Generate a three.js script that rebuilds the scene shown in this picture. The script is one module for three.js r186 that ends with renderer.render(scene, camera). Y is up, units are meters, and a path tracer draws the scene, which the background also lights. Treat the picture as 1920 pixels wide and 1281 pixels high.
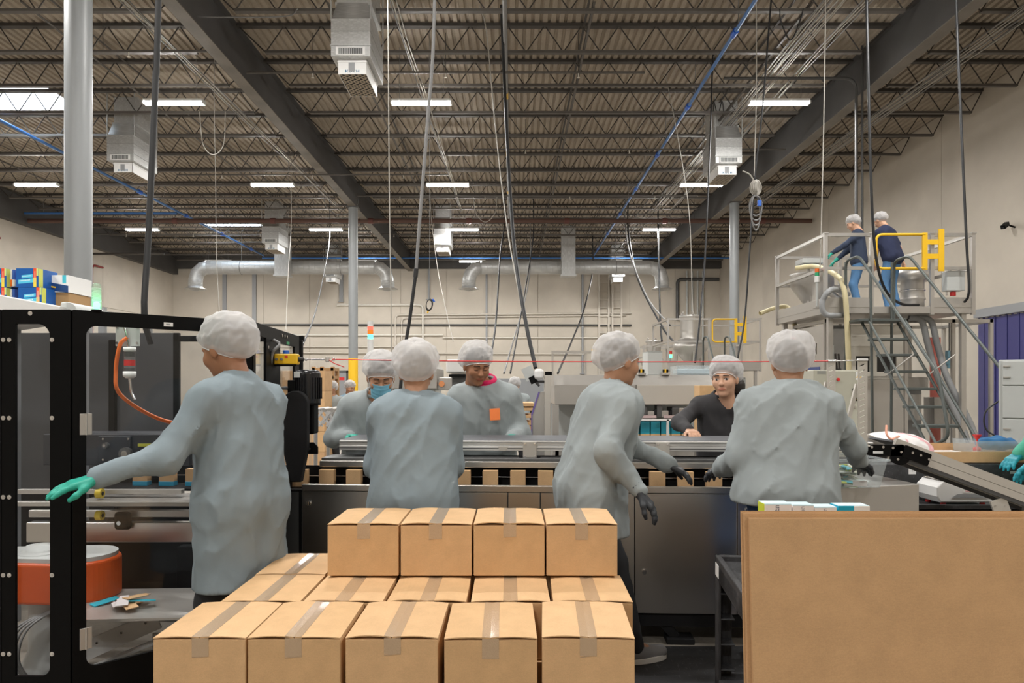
import * as THREE from 'three';
import { mergeGeometries, mergeVertices } from 'three/addons/utils/BufferGeometryUtils.js';
import { RoundedBoxGeometry } from 'three/addons/geometries/RoundedBoxGeometry.js';
import { ImprovedNoise } from 'three/addons/math/ImprovedNoise.js';
import { RectAreaLightUniformsLib } from 'three/addons/lights/RectAreaLightUniformsLib.js';

// ---------------------------------------------------------------- camera, sky, exposure
const W = 1920, H = 1281, F = 1350, EYE = 1.5, HORIZON = 722;
const scene = new THREE.Scene();
const camera = new THREE.PerspectiveCamera(2 * Math.atan(H / 2 / F) * 180 / Math.PI, W / H, 0.05, 200);
camera.position.set(0, EYE, 0);
camera.lookAt(0, EYE, -10);
camera.setViewOffset(W, H, 0, -(HORIZON - H / 2), W, H);
scene.background = new THREE.Color().setRGB(9, 10, 11);      // bright overcast daylight above the skylights
RectAreaLightUniformsLib.init();
const renderer = new THREE.WebGLRenderer({ antialias: true });
renderer.toneMapping = THREE.LinearToneMapping;
renderer.toneMappingExposure = 1.62;
renderer.shadowMap.enabled = true;
const LAMP = 215;                                            // radiance of each ceiling fixture
const LAMP_COLOR = new THREE.Color().setRGB(1, 0.975, 0.94);

// ---------------------------------------------------------------- small maths
function rng(seed) { let a = seed >>> 0; return () => { a = (a + 0x6D2B79F5) | 0; let t = Math.imul(a ^ (a >>> 15), 1 | a); t = (t + Math.imul(t ^ (t >>> 7), 61 | t)) ^ t; return ((t ^ (t >>> 14)) >>> 0) / 4294967296; }; }
const V = (x, y, z) => new THREE.Vector3(x, y, z);
const lerp = (a, b, t) => a + (b - a) * t, clamp = (x, a, b) => Math.max(a, Math.min(b, x));
const XX = (px, d) => (px - 960) / F * d, YY = (py, d) => EYE - (py - HORIZON) / F * d;   // where a line of sight meets a given distance
const at = (px, py, d) => V(XX(px, d), YY(py, d), -d);
const perlin = new ImprovedNoise();
const ORD = ['first', 'second', 'third', 'fourth', 'fifth', 'sixth', 'seventh', 'eighth', 'ninth', 'tenth', 'eleventh', 'twelfth', 'thirteenth', 'fourteenth', 'fifteenth', 'sixteenth', 'seventeenth', 'eighteenth', 'nineteenth', 'twentieth'];

// ---------------------------------------------------------------- objects
const used = {};
function numbered(n) { if (!(n in used)) { used[n] = 0; return n; } used[n]++; return n + '_' + String(used[n]).padStart(3, '0'); }
function tag(o, label, category, group) { o.userData.label = label; if (category) o.userData.category = category; if (group) o.userData.group = group; return o; }
function thing(name, label, category, group) { const g = new THREE.Group(); g.name = numbered(name); scene.add(g); return tag(g, label, category, group); }
function part(parent, name, geo, mat, label) {
  const m = new THREE.Mesh(Array.isArray(geo) ? merge(geo) : geo, mat); m.name = name; m.castShadow = m.receiveShadow = true;
  if (label) m.userData.label = label; parent.add(m); return m;
}
function single(name, geo, mat, label, category, group) { const m = part(scene, numbered(name), geo, mat); return tag(m, label, category, group); }
function struct(name, geo, mat, label) { const m = part(scene, name, geo, mat, label); m.userData.kind = 'structure'; return m; }
function structGroup(name, label) { const g = new THREE.Group(); g.name = name; g.userData.kind = 'structure'; if (label) g.userData.label = label; scene.add(g); return g; }
function copyOf(src, label, group) { const c = src.clone(); c.name = numbered(src.name.replace(/_\d{3}$/, '')); c.userData = { ...src.userData }; scene.add(c); if (label) c.userData.label = label; if (group) c.userData.group = group; return c; }

// ---------------------------------------------------------------- geometry
function prep(g) {
  if (g.index) g = g.toNonIndexed();
  for (const k of Object.keys(g.attributes)) if (!['position', 'normal', 'uv'].includes(k)) g.deleteAttribute(k);
  if (!g.attributes.normal) g.computeVertexNormals();
  if (!g.attributes.uv) g.setAttribute('uv', new THREE.BufferAttribute(new Float32Array(g.attributes.position.count * 2), 2));
  return g;
}
function merge(list) { return mergeGeometries(list.map(prep), false); }
function box(w, h, d, x = 0, y = 0, z = 0) { return new THREE.BoxGeometry(w, h, d).translate(x, y, z); }
function bb(x0, x1, y0, y1, z0, z1) { return new THREE.BoxGeometry(Math.abs(x1 - x0), Math.abs(y1 - y0), Math.abs(z1 - z0)).translate((x0 + x1) / 2, (y0 + y1) / 2, (z0 + z1) / 2); }
function rbox(w, h, d, r, x = 0, y = 0, z = 0, seg = 2) { return new RoundedBoxGeometry(w, h, d, seg, Math.min(r, w / 2.01, h / 2.01, d / 2.01)).translate(x, y, z); }
function rbb(x0, x1, y0, y1, z0, z1, r) { return rbox(Math.abs(x1 - x0), Math.abs(y1 - y0), Math.abs(z1 - z0), r, (x0 + x1) / 2, (y0 + y1) / 2, (z0 + z1) / 2); }
function rod(a, b, r, seg = 8, r2 = r) {
  a = a.isVector3 ? a : V(...a); b = b.isVector3 ? b : V(...b);
  const d = b.clone().sub(a), L = d.length(), g = new THREE.CylinderGeometry(r2, r, L, seg);
  g.applyQuaternion(new THREE.Quaternion().setFromUnitVectors(V(0, 1, 0), d.normalize()));
  return g.translate((a.x + b.x) / 2, (a.y + b.y) / 2, (a.z + b.z) / 2);
}
function bar(a, b, w, h, roll = 0) {      // a straight box section from a to b, h across its upright axis
  a = a.isVector3 ? a : V(...a); b = b.isVector3 ? b : V(...b);
  const d = b.clone().sub(a), L = d.length(); d.normalize();
  let up = Math.abs(d.y) > 0.99 ? V(0, 0, 1) : V(0, 1, 0); const x = V(0, 0, 0).crossVectors(up, d).normalize(); up = V(0, 0, 0).crossVectors(d, x);
  const g = new THREE.BoxGeometry(w, h, L); if (roll) g.rotateZ(roll);
  return g.applyMatrix4(new THREE.Matrix4().makeBasis(x, up, d)).translate((a.x + b.x) / 2, (a.y + b.y) / 2, (a.z + b.z) / 2);
}
function tube(pts, r, seg = 40, rad = 8, closed = false, tension = 0.5) {
  const c = new THREE.CatmullRomCurve3(pts.map(p => p.isVector3 ? p : V(...p)), closed, 'catmullrom', tension);
  return new THREE.TubeGeometry(c, seg, r, rad, closed);
}
function bentTube(pts, r, bend = 0.12, rad = 8) {    // straight runs with rounded corners
  pts = pts.map(p => p.isVector3 ? p : V(...p)); const path = new THREE.CurvePath(); let cur = pts[0];
  for (let i = 1; i < pts.length; i++) {
    if (i === pts.length - 1) { path.add(new THREE.LineCurve3(cur, pts[i])); break; }
    const p = pts[i], a = p.clone().sub(pts[i - 1]), b = pts[i + 1].clone().sub(p), k = Math.min(bend, a.length() * 0.48, b.length() * 0.48);
    const s = p.clone().addScaledVector(a.normalize(), -k), e = p.clone().addScaledVector(b.normalize(), k);
    path.add(new THREE.LineCurve3(cur, s)); path.add(new THREE.QuadraticBezierCurve3(s, p, e)); cur = e;
  }
  const out = []; for (const c of path.curves) { const n = c.isLineCurve3 ? 1 : 7; for (let i = 0; i < n; i++) out.push(c.getPoint(i / n)); } out.push(pts[pts.length - 1]);
  return polyTube(out, r, rad);
}
function polyTube(pts, r, rad = 8) {
  const n = pts.length, pos = [], idx = [], uv = []; let nrm = null, len = 0;
  for (let i = 0; i < n; i++) {
    const t = (i === 0 ? pts[1].clone().sub(pts[0]) : i === n - 1 ? pts[n - 1].clone().sub(pts[n - 2]) : pts[i + 1].clone().sub(pts[i - 1])).normalize();
    if (!nrm) nrm = Math.abs(t.y) > 0.9 ? V(1, 0, 0) : V(0, 1, 0);
    nrm = nrm.clone().addScaledVector(t, -nrm.dot(t)).normalize(); const bn = V(0, 0, 0).crossVectors(t, nrm);
    if (i) len += pts[i].distanceTo(pts[i - 1]);
    for (let k = 0; k <= rad; k++) { const a = k / rad * Math.PI * 2, p = pts[i].clone().addScaledVector(nrm, Math.cos(a) * r).addScaledVector(bn, Math.sin(a) * r); pos.push(p.x, p.y, p.z); uv.push(len, k / rad); }
  }
  const w = rad + 1;
  for (let i = 0; i < n - 1; i++) for (let k = 0; k < rad; k++) { const a = i * w + k, b = a + 1, c = a + w, d = c + 1; idx.push(a, b, c, b, d, c); }
  const base = n * w; pos.push(pts[0].x, pts[0].y, pts[0].z, pts[n - 1].x, pts[n - 1].y, pts[n - 1].z); uv.push(0, 0, len, 0);
  for (let k = 0; k < rad; k++) { idx.push(base, k + 1, k); idx.push(base + 1, (n - 1) * w + k, (n - 1) * w + k + 1); }
  const g = new THREE.BufferGeometry(); g.setAttribute('position', new THREE.Float32BufferAttribute(pos, 3)); g.setAttribute('uv', new THREE.Float32BufferAttribute(uv, 2)); g.setIndex(idx); g.computeVertexNormals(); return g;
}
function lathe(pts, seg = 24) { return new THREE.LatheGeometry(pts.map(p => new THREE.Vector2(p[0], p[1])), seg); }
function extr(pts, depth, holes = [], bevel = 0) {      // outline in x-y, depth along +z
  const s = pts instanceof THREE.Shape ? pts : new THREE.Shape(pts.map(p => new THREE.Vector2(p[0], p[1])));
  for (const h of holes) s.holes.push(h instanceof THREE.Path ? h : new THREE.Path(h.map(p => new THREE.Vector2(p[0], p[1]))));
  return new THREE.ExtrudeGeometry(s, { depth, bevelEnabled: bevel > 0, bevelSize: bevel, bevelThickness: bevel, bevelSegments: 2, curveSegments: 10 });
}
function rrect(x0, x1, y0, y1, r, C = THREE.Shape) { const s = new C(); s.moveTo(x0 + r, y0); s.lineTo(x1 - r, y0); s.absarc(x1 - r, y0 + r, r, -Math.PI / 2, 0); s.lineTo(x1, y1 - r); s.absarc(x1 - r, y1 - r, r, 0, Math.PI / 2); s.lineTo(x0 + r, y1); s.absarc(x0 + r, y1 - r, r, Math.PI / 2, Math.PI); s.lineTo(x0, y0 + r); s.absarc(x0 + r, y0 + r, r, Math.PI, Math.PI * 1.5); return s; }
function triUV(g, s = 1) {               // texture coordinates in metres, by the way each face points
  g = prep(g); const p = g.attributes.position, n = g.attributes.normal, uv = g.attributes.uv;
  for (let i = 0; i < p.count; i += 3) {
    const k = i - i % 3, nx = Math.abs(n.getX(k) + n.getX(k + 1) + n.getX(k + 2)), ny = Math.abs(n.getY(k) + n.getY(k + 1) + n.getY(k + 2)), nz = Math.abs(n.getZ(k) + n.getZ(k + 1) + n.getZ(k + 2));
    for (let j = i; j < i + 3; j++) { const x = p.getX(j), y = p.getY(j), z = p.getZ(j); if (ny >= nx && ny >= nz) uv.setXY(j, x * s, z * s); else if (nx >= nz) uv.setXY(j, z * s, y * s); else uv.setXY(j, x * s, y * s); }
  }
  return g;
}
const cylX = (r, L, seg = 16) => new THREE.CylinderGeometry(r, r, L, seg).rotateZ(Math.PI / 2);
const cylZ = (r, L, seg = 16) => new THREE.CylinderGeometry(r, r, L, seg).rotateX(Math.PI / 2);
const cylY = (r, L, seg = 16) => new THREE.CylinderGeometry(r, r, L, seg);

// ---------------------------------------------------------------- textures
function vnoise(seed) { const P = new Float32Array(65536), R = rng(seed); for (let i = 0; i < 65536; i++) P[i] = R(); return (x, y, per) => { const xi = Math.floor(x), yi = Math.floor(y), fx = x - xi, fy = y - yi, w = (a, b) => P[(((b % per) + per) % per * 251 + ((a % per) + per) % per) & 65535], sx = fx * fx * (3 - 2 * fx), sy = fy * fy * (3 - 2 * fy); return lerp(lerp(w(xi, yi), w(xi + 1, yi), sx), lerp(w(xi, yi + 1), w(xi + 1, yi + 1), sx), sy); }; }
const N1 = vnoise(11), N2 = vnoise(23);
function fbm(u, v, f, oct = 4) { let s = 0, a = 0.5, t = 0; for (let i = 0; i < oct; i++) { s += a * N1(u * f, v * f, f); t += a; a *= 0.5; f *= 2; } return s / t; }
function tex(size, fn, srgb = true, h = size) {
  const d = new Uint8Array(size * h * 4);
  for (let j = 0; j < h; j++) for (let i = 0; i < size; i++) { const c = fn(i / size, j / h), k = (j * size + i) * 4; if (typeof c === 'number') d[k] = d[k + 1] = d[k + 2] = clamp(c, 0, 1) * 255; else { d[k] = clamp(c[0], 0, 1) * 255; d[k + 1] = clamp(c[1], 0, 1) * 255; d[k + 2] = clamp(c[2], 0, 1) * 255; } d[k + 3] = 255; }
  const t = new THREE.DataTexture(d, size, h); t.wrapS = t.wrapT = THREE.RepeatWrapping; t.magFilter = THREE.LinearFilter; t.minFilter = THREE.LinearMipmapLinearFilter; t.generateMipmaps = true; if (srgb) t.colorSpace = THREE.SRGBColorSpace; t.needsUpdate = true; return t;
}
function rep(t, x, y = x) { const c = t.clone(); c.repeat.set(x, y); c.needsUpdate = true; return c; }
function canvasTex(w, h, draw) { const c = document.createElement('canvas'); c.width = w; c.height = h; draw(c.getContext('2d'), w, h); const t = new THREE.CanvasTexture(c); t.colorSpace = THREE.SRGBColorSpace; return t; }
const speck = vnoise(5);
const T = {
  kraft: tex(512, (u, v) => { const f = fbm(u, v, 8, 3), s = speck(u * 256, v * 256, 256), fib = speck(u * 64, v * 256, 256); const k = 0.90 + 0.07 * f + 0.05 * s + 0.03 * fib; return [k, k * 0.995, k * 0.985]; }),
  steel: tex(512, (u, v) => 0.84 + 0.16 * (speck(u * 4, v * 256, 256) * 0.6 + fbm(u, v, 4, 3) * 0.4), false),
  steelV: tex(512, (u, v) => 0.72 + 0.28 * (speck(u * 256, v * 4, 256) * 0.6 + fbm(u, v, 4, 3) * 0.4), false),
  concrete: tex(1024, (u, v) => { const k = 0.72 + 0.2 * fbm(u, v, 6, 5) + 0.08 * speck(u * 256, v * 256, 256); return [k, k * 0.97, k * 0.93]; }),
  paint: tex(512, (u, v) => { const k = 0.9 + 0.1 * fbm(u, v, 5, 5); return [k, k * 0.995, k * 0.985]; }),
  deck: tex(512, (u, v) => { const k = 0.74 + 0.2 * fbm(u, v, 5, 5) + 0.06 * speck(u * 200, v * 200, 200); return [k, k * 0.975, k * 0.94]; }),
  weave: tex(256, (u, v) => 0.5 + 0.25 * Math.sin(u * Math.PI * 128) + 0.25 * Math.sin(v * Math.PI * 128), false),
  grain: tex(256, (u, v) => speck(u * 128, v * 128, 128) * 0.6 + 0.4 * fbm(u, v, 6, 3), false),
  dusty: tex(512, (u, v) => { const f = fbm(u, v, 5, 5), s = N2(u * 180, v * 40, 180), k = 0.3 + 0.35 * Math.pow(f, 2) + (s > 0.86 ? 0.16 : 0); return [k, k, k * 1.02]; }),
  wood: tex(512, (u, v) => { const g = N1(u * 4, v * 60, 60), f = fbm(u, v, 4, 4), k = 0.75 + 0.15 * g + 0.1 * f; return [k, k * 0.93, k * 0.85]; }),
  galv: tex(512, (u, v) => { const k = 0.82 + 0.18 * N2(u * 14, v * 14, 14) * fbm(u, v, 9, 3); return [k, k, k]; }),
};
const lin = (r, g, b) => new THREE.Color().setRGB(r, g, b);
function std(color, rough = 0.6, metal = 0, extra = {}) { return new THREE.MeshStandardMaterial({ color: color.isColor ? color : new THREE.Color(color), roughness: rough, metalness: metal, side: THREE.DoubleSide, ...extra }); }
function phys(color, rough, extra) { return new THREE.MeshPhysicalMaterial({ color: color.isColor ? color : new THREE.Color(color), roughness: rough, metalness: 0, side: THREE.DoubleSide, ...extra }); }
const M = {
  kraft: std(lin(0.67, 0.43, 0.222), 0.8, 0, { map: rep(T.kraft, 3), bumpMap: rep(T.grain, 6), bumpScale: 0.0003 }),
  kraftB: std(lin(0.695, 0.45, 0.24), 0.8, 0, { map: rep(T.kraft, 2.6), bumpMap: rep(T.grain, 6), bumpScale: 0.0003 }),
  kraftEdge: std(lin(0.36, 0.22, 0.10), 0.9),
  sheet: std(lin(0.62, 0.39, 0.205), 0.85, 0, { map: rep(T.kraft, 2), bumpMap: rep(T.grain, 8), bumpScale: 0.0003 }),
  tape: phys(lin(0.50, 0.355, 0.225), 0.22, { clearcoat: 0.8, clearcoatRoughness: 0.15, bumpMap: rep(T.grain, 5), bumpScale: 0.0012 }),
  steel: std(lin(0.62, 0.60, 0.57), 0.34, 1, { roughnessMap: rep(T.steel, 1) }),
  steelV: std(lin(0.62, 0.605, 0.58), 0.3, 1),
  steelMatte: std(lin(0.50, 0.48, 0.45), 0.5, 0.55, { roughnessMap: rep(T.galv, 2) }),
  alu: std(lin(0.70, 0.69, 0.67), 0.42, 0.5),
  aluWarm: std(lin(0.56, 0.53, 0.48), 0.5, 0.35),
  galv: std(lin(0.72, 0.73, 0.72), 0.42, 0.35, { map: rep(T.galv, 2) }),
  chrome: std(lin(0.75, 0.75, 0.75), 0.18, 1),
  black: phys(lin(0.003, 0.003, 0.0032), 0.5, { specularIntensity: 0.25 }),
  blackMatte: phys(lin(0.010, 0.010, 0.011), 0.7, { specularIntensity: 0.5 }),
  blackGloss: std(lin(0.012, 0.012, 0.014), 0.22),
  rubber: std(lin(0.02, 0.02, 0.022), 0.6),
  belt: std(lin(0.10, 0.105, 0.115), 0.6),
  darkSteel: std(lin(0.10, 0.10, 0.10), 0.5, 0.4),
  ladderPaint: std(lin(0.10, 0.115, 0.11), 0.5, 0.15),
  gray: std(lin(0.30, 0.31, 0.32), 0.5),
  columnGray: std(lin(0.30, 0.32, 0.335), 0.42, 0, { map: rep(T.paint, 1) }),
  lightGray: std(lin(0.52, 0.54, 0.53), 0.5),
  beigeGray: std(lin(0.46, 0.45, 0.37), 0.5),
  white: std(lin(0.80, 0.80, 0.79), 0.5),
  offwhite: std(lin(0.70, 0.67, 0.60), 0.7),
  yellow: std(lin(0.86, 0.52, 0.02), 0.45),
  red: std(lin(0.65, 0.03, 0.03), 0.4),
  orange: std(lin(0.85, 0.17, 0.02), 0.45),
  blue: std(lin(0.02, 0.13, 0.62), 0.4),
  bluePipe: std(lin(0.05, 0.17, 0.45), 0.35),
  teal: std(lin(0.02, 0.33, 0.42), 0.5),
  cable: std(lin(0.018, 0.019, 0.021), 0.5),
  cableGray: std(lin(0.22, 0.22, 0.22), 0.5),
  cableWhite: std(lin(0.42, 0.40, 0.36), 0.5),
  wood: std(lin(0.58, 0.40, 0.22), 0.75, 0, { map: rep(T.wood, 1.5) }),
  acrylic: phys(lin(0.96, 0.965, 0.97), 0.04, { transmission: 1, thickness: 0, ior: 1.3 }),
  frosted: phys(lin(0.90, 0.93, 0.94), 0.16, { transmission: 0.86, thickness: 0, ior: 1.4 }),
  smoky: phys(lin(0.55, 0.56, 0.57), 0.08, { transmission: 0.9, thickness: 0, ior: 1.4 }),
  glove: phys(lin(0.02, 0.36, 0.27), 0.5, {}),
  wall: std(lin(0.66, 0.61, 0.535), 0.85, 0, { map: rep(T.paint, 0.25) }),
  wallTrim: std(lin(0.60, 0.555, 0.485), 0.8),
  deck: std(lin(0.50, 0.45, 0.385), 0.75, 0.0, { map: rep(T.deck, 0.35) }),
  joist: std(lin(0.055, 0.048, 0.042), 0.6),
  joistLow: std(lin(0.10, 0.09, 0.08), 0.55),
  girder: std(lin(0.085, 0.083, 0.082), 0.6, 0, { map: rep(T.paint, 0.6) }),
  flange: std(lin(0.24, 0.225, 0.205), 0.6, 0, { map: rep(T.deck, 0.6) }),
  concrete: std(lin(0.36, 0.345, 0.32), 0.45, 0, { map: rep(T.concrete, 0.3) }),
  mat: std(lin(0.22, 0.22, 0.225), 0.75, 0, { map: rep(T.dusty, 0.8), bumpMap: rep(T.grain, 4), bumpScale: 0.001 }),
  cartPlastic: std(lin(0.30, 0.30, 0.31), 0.62, 0, { map: rep(T.dusty, 2.3), bumpMap: rep(T.grain, 8), bumpScale: 0.0006 }),
};
function screw(r = 0.009, t = 0.006) { return merge([cylZ(r, t, 10), cylZ(r * 0.5, t * 1.3, 6)]); }
// ================================================================ THE BUILDING
const XL = -17.9, XR = 11.0, ZB = 38, ZF = -8, DECK = 8.40;
struct('floor', triUV(bb(XL - 0.2, XR + 0.2, -0.2, 0, -ZB - 0.2, -ZF + 0.2)), M.concrete, 'smooth grey concrete factory floor');
{ // wall panels with narrow open joints before a solid backing
  const backing = (n, g, l) => { const w = structGroup(n, l); part(w, 'wall_backing', triUV(g), M.wallTrim); return w; };
  const wb = backing('wall_back', bb(XL - 0.2, XR + 0.2, 0, DECK + 0.1, -ZB - 0.2, -ZB), 'off white tilt-up concrete wall at the far end');
  const nB = 12, wB = (XR - XL) / nB;
  for (let i = 0; i < nB; i++) part(wb, 'panel', triUV(bb(XL + i * wB + 0.012, XL + (i + 1) * wB - 0.012, 0, DECK, -ZB, -ZB + 0.03)), M.wall);
  const wl = backing('wall_left', bb(XL - 0.2, XL, 0, DECK + 0.1, -ZB, -ZF), 'off white side wall with joints, far left');
  const wr = backing('wall_right', bb(XR, XR + 0.2, 0, DECK + 0.1, -ZB, -ZF), 'plain off white side wall on the right');
  for (let i = 0; i < 7; i++) { const z0 = -ZB + i * 6.55, z1 = z0 + 6.55;
    part(wl, 'panel', triUV(bb(XL, XL + 0.03, 0, 4.9, z0 + 0.012, z1 - 0.012)), M.wall); part(wl, 'panel', triUV(bb(XL, XL + 0.03, 4.92, DECK, z0 + 0.012, z1 - 0.012)), M.wall);
    part(wr, 'panel', triUV(bb(XR - 0.03, XR, 0, DECK, z0 - 0.04 + 0.006, z1 - 0.04 - 0.006)), M.wall); }
  struct('wall_front', triUV(bb(XL - 0.2, XR + 0.2, 0, DECK + 0.1, -ZF, -ZF + 0.2)), M.wall, 'off white wall behind the camera');
}
// roof deck: ribbed steel sheet, open at the skylights
const SKY = [[16.7, 18.1], [29.8, 31.3]], SX0 = -13.25, SX1 = -10.75;
{
  const P = 0.155, pos = [];
  const strip = (x0, x1, z0, z1) => {
    const n = Math.round((x1 - x0) / P), p = (x1 - x0) / n;
    const quad = (xa, ya, xb, yb) => { pos.push(xa, ya, -z0, xb, yb, -z0, xb, yb, -z1, xa, ya, -z0, xb, yb, -z1, xa, ya, -z1); };
    for (let i = 0; i < n; i++) { const x = x0 + i * p, lo = DECK, hi = DECK + 0.042; quad(x, lo, x + p * 0.52, lo); quad(x + p * 0.52, lo, x + p * 0.64, hi); quad(x + p * 0.64, hi, x + p * 0.88, hi); quad(x + p * 0.88, hi, x + p, lo); }
  };
  const slabs = []; const both = (x0, x1, z0, z1) => { strip(x0, x1, z0, z1); slabs.push(bb(x0, x1, DECK + 0.045, DECK + 0.25, -z0, -z1)); };
  both(XL, SX0, ZF, ZB); both(SX1, XR, ZF, ZB); let z = ZF; for (const [a, b] of SKY) { both(SX0, SX1, z, a); z = b; } both(SX0, SX1, z, ZB);
  const g = new THREE.BufferGeometry(); g.setAttribute('position', new THREE.Float32BufferAttribute(pos, 3)); g.computeVertexNormals();
  const c = structGroup('ceiling', 'ribbed metal roof deck');
  part(c, 'roof_deck', triUV(g), M.deck); part(c, 'roof_board', slabs, M.wallTrim);
}
SKY.forEach(([a, b], i) => {
  const w = structGroup('window_' + (i + 1), i ? 'far narrow white skylight in the roof' : 'bright rectangular skylight at upper left');
  part(w, 'curb', [bb(SX0 - 0.02, SX0 + 0.04, DECK, DECK + 0.5, -a, -b), bb(SX1 - 0.04, SX1 + 0.02, DECK, DECK + 0.5, -a, -b), bb(SX0, SX1, DECK, DECK + 0.5, -a - 0.04, -a + 0.02), bb(SX0, SX1, DECK, DECK + 0.5, -b - 0.02, -b + 0.04)], M.white);
  for (let k = 0; k < 2; k++) { const x0 = SX0 + 0.05 + k * (SX1 - SX0 - 0.1) / 2; part(w, 'pane', bb(x0 + 0.01, x0 + (SX1 - SX0 - 0.1) / 2 - 0.01, DECK + 0.42, DECK + 0.43, -a - 0.05, -b + 0.05), phys(lin(0.93, 0.95, 0.97), 0.6, { transmission: 0.95, thickness: 0 })); }
});
// girders and their columns
const GIRD = [-5.36, 7.32];
GIRD.forEach((x, i) => {
  const g = structGroup('trim_' + (i + 1), i ? 'deep grey steel roof girder on the right' : 'deep grey steel roof girder on the left');
  part(g, 'girder_web', triUV(bb(x - 0.012, x + 0.012, 7.52, DECK - 0.02, 8, -ZB)), M.girder);
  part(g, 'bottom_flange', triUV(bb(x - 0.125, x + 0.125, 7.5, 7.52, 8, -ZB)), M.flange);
  part(g, 'top_flange', triUV(bb(x - 0.125, x + 0.125, DECK - 0.02, DECK, 8, -ZB)), M.girder);
});
{ const g = structGroup('trim_3', 'dark ledger beam along the left wall'); part(g, 'ledger_beam', triUV(bb(XL, XL + 0.3, 7.32, 8.3, 8, -ZB)), M.girder); }
{ const g = structGroup('trim_4', 'dark ledger beam along the far wall'); part(g, 'ledger_beam', triUV(bb(XL, XR, 7.62, 8.3, -ZB, -ZB + 0.3)), M.girder); }
function column(x, z, top, label, yellow) {
  const c = thing('steel_column', label, 'column', 'round steel roof columns');
  part(c, 'shaft', new THREE.CylinderGeometry(0.155, 0.155, top - (yellow ? 2.4 : 0.0), 32).translate(x, (top + (yellow ? 2.4 : 0)) / 2, -z), M.columnGray);
  if (yellow) part(c, 'yellow_sleeve', new THREE.CylinderGeometry(0.16, 0.16, 2.4, 32).translate(x, 1.2, -z), M.yellow, 'yellow painted lower part');
  part(c, 'cap_plate', box(0.4, 0.025, 0.4, x, top - 0.0125, -z), M.girder);
  part(c, 'base_plate', box(0.42, 0.02, 0.42, x, 0.01, -z), M.girder);
}
column(-5.42, 9.0, 7.5, 'thick grey round column nearest the camera, behind the black enclosure', false);
column(-5.36, 24.3, 7.5, 'grey round column with yellow lower part behind the masked worker', true);
column(7.32, 23.7, 7.5, 'grey round column standing behind the yellow gate of the far platform', false);
// bar joists
{
  const BAYS = [[XL + 0.3, GIRD[0] - 0.1, 'left'], [GIRD[0] + 0.1, GIRD[1] - 0.1, 'middle'], [GIRD[1] + 0.1, XR, 'right']];
  BAYS.forEach(([x0, x1, bay]) => {
    const L = x1 - x0, inL = 0.55, inR = bay === 'right' ? 0.28 : 0.55, yt = DECK - 0.03, yb = 7.83 + 0.03, rods = [];
    const topG = merge([bb(x0, x1, yt - 0.03, yt + 0.03, -0.06, 0.06)]), botG = merge([bb(x0 + inL, x1 - inR, yb - 0.025, yb + 0.025, -0.045, 0.045)]);
    const n = Math.max(2, Math.round((L - inL - inR) / 0.71)), p = (L - inL - inR) / n; let xa = x0 + 0.1, top = true;
    rods.push(rod([x0 + 0.02, yt, 0], [x0 + inL, yb, 0], 0.013, 5));
    for (let k = 0; k < n; k++) { const xl = x0 + inL + k * p; rods.push(rod([xl, yb, 0], [xl + p / 2, yt, 0], 0.012, 5)); rods.push(rod([xl + p / 2, yt, 0], [xl + p, yb, 0], 0.012, 5)); }
    rods.push(rod([x1 - inR, yb, 0], [x1 - 0.02, yt, 0], 0.013, 5));
    const webG = merge(rods); let src = null;
    for (let k = 0; k < 17; k++) {
      const z = 12.24 + 1.525 * k, label = `${ORD[k]} bar joist from the camera in the ${bay} roof bay`;
      if (!src) { src = thing('roof_joist', label, 'joist', `bar joists of the ${bay} roof bay`); part(src, 'top_chord', topG, M.joist); part(src, 'bottom_chord', botG, M.joistLow); part(src, 'web', webG, M.joist); src.position.z = -z; }
      else { const c = copyOf(src, label); c.position.z = -z; }
    }
  });
}
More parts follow.
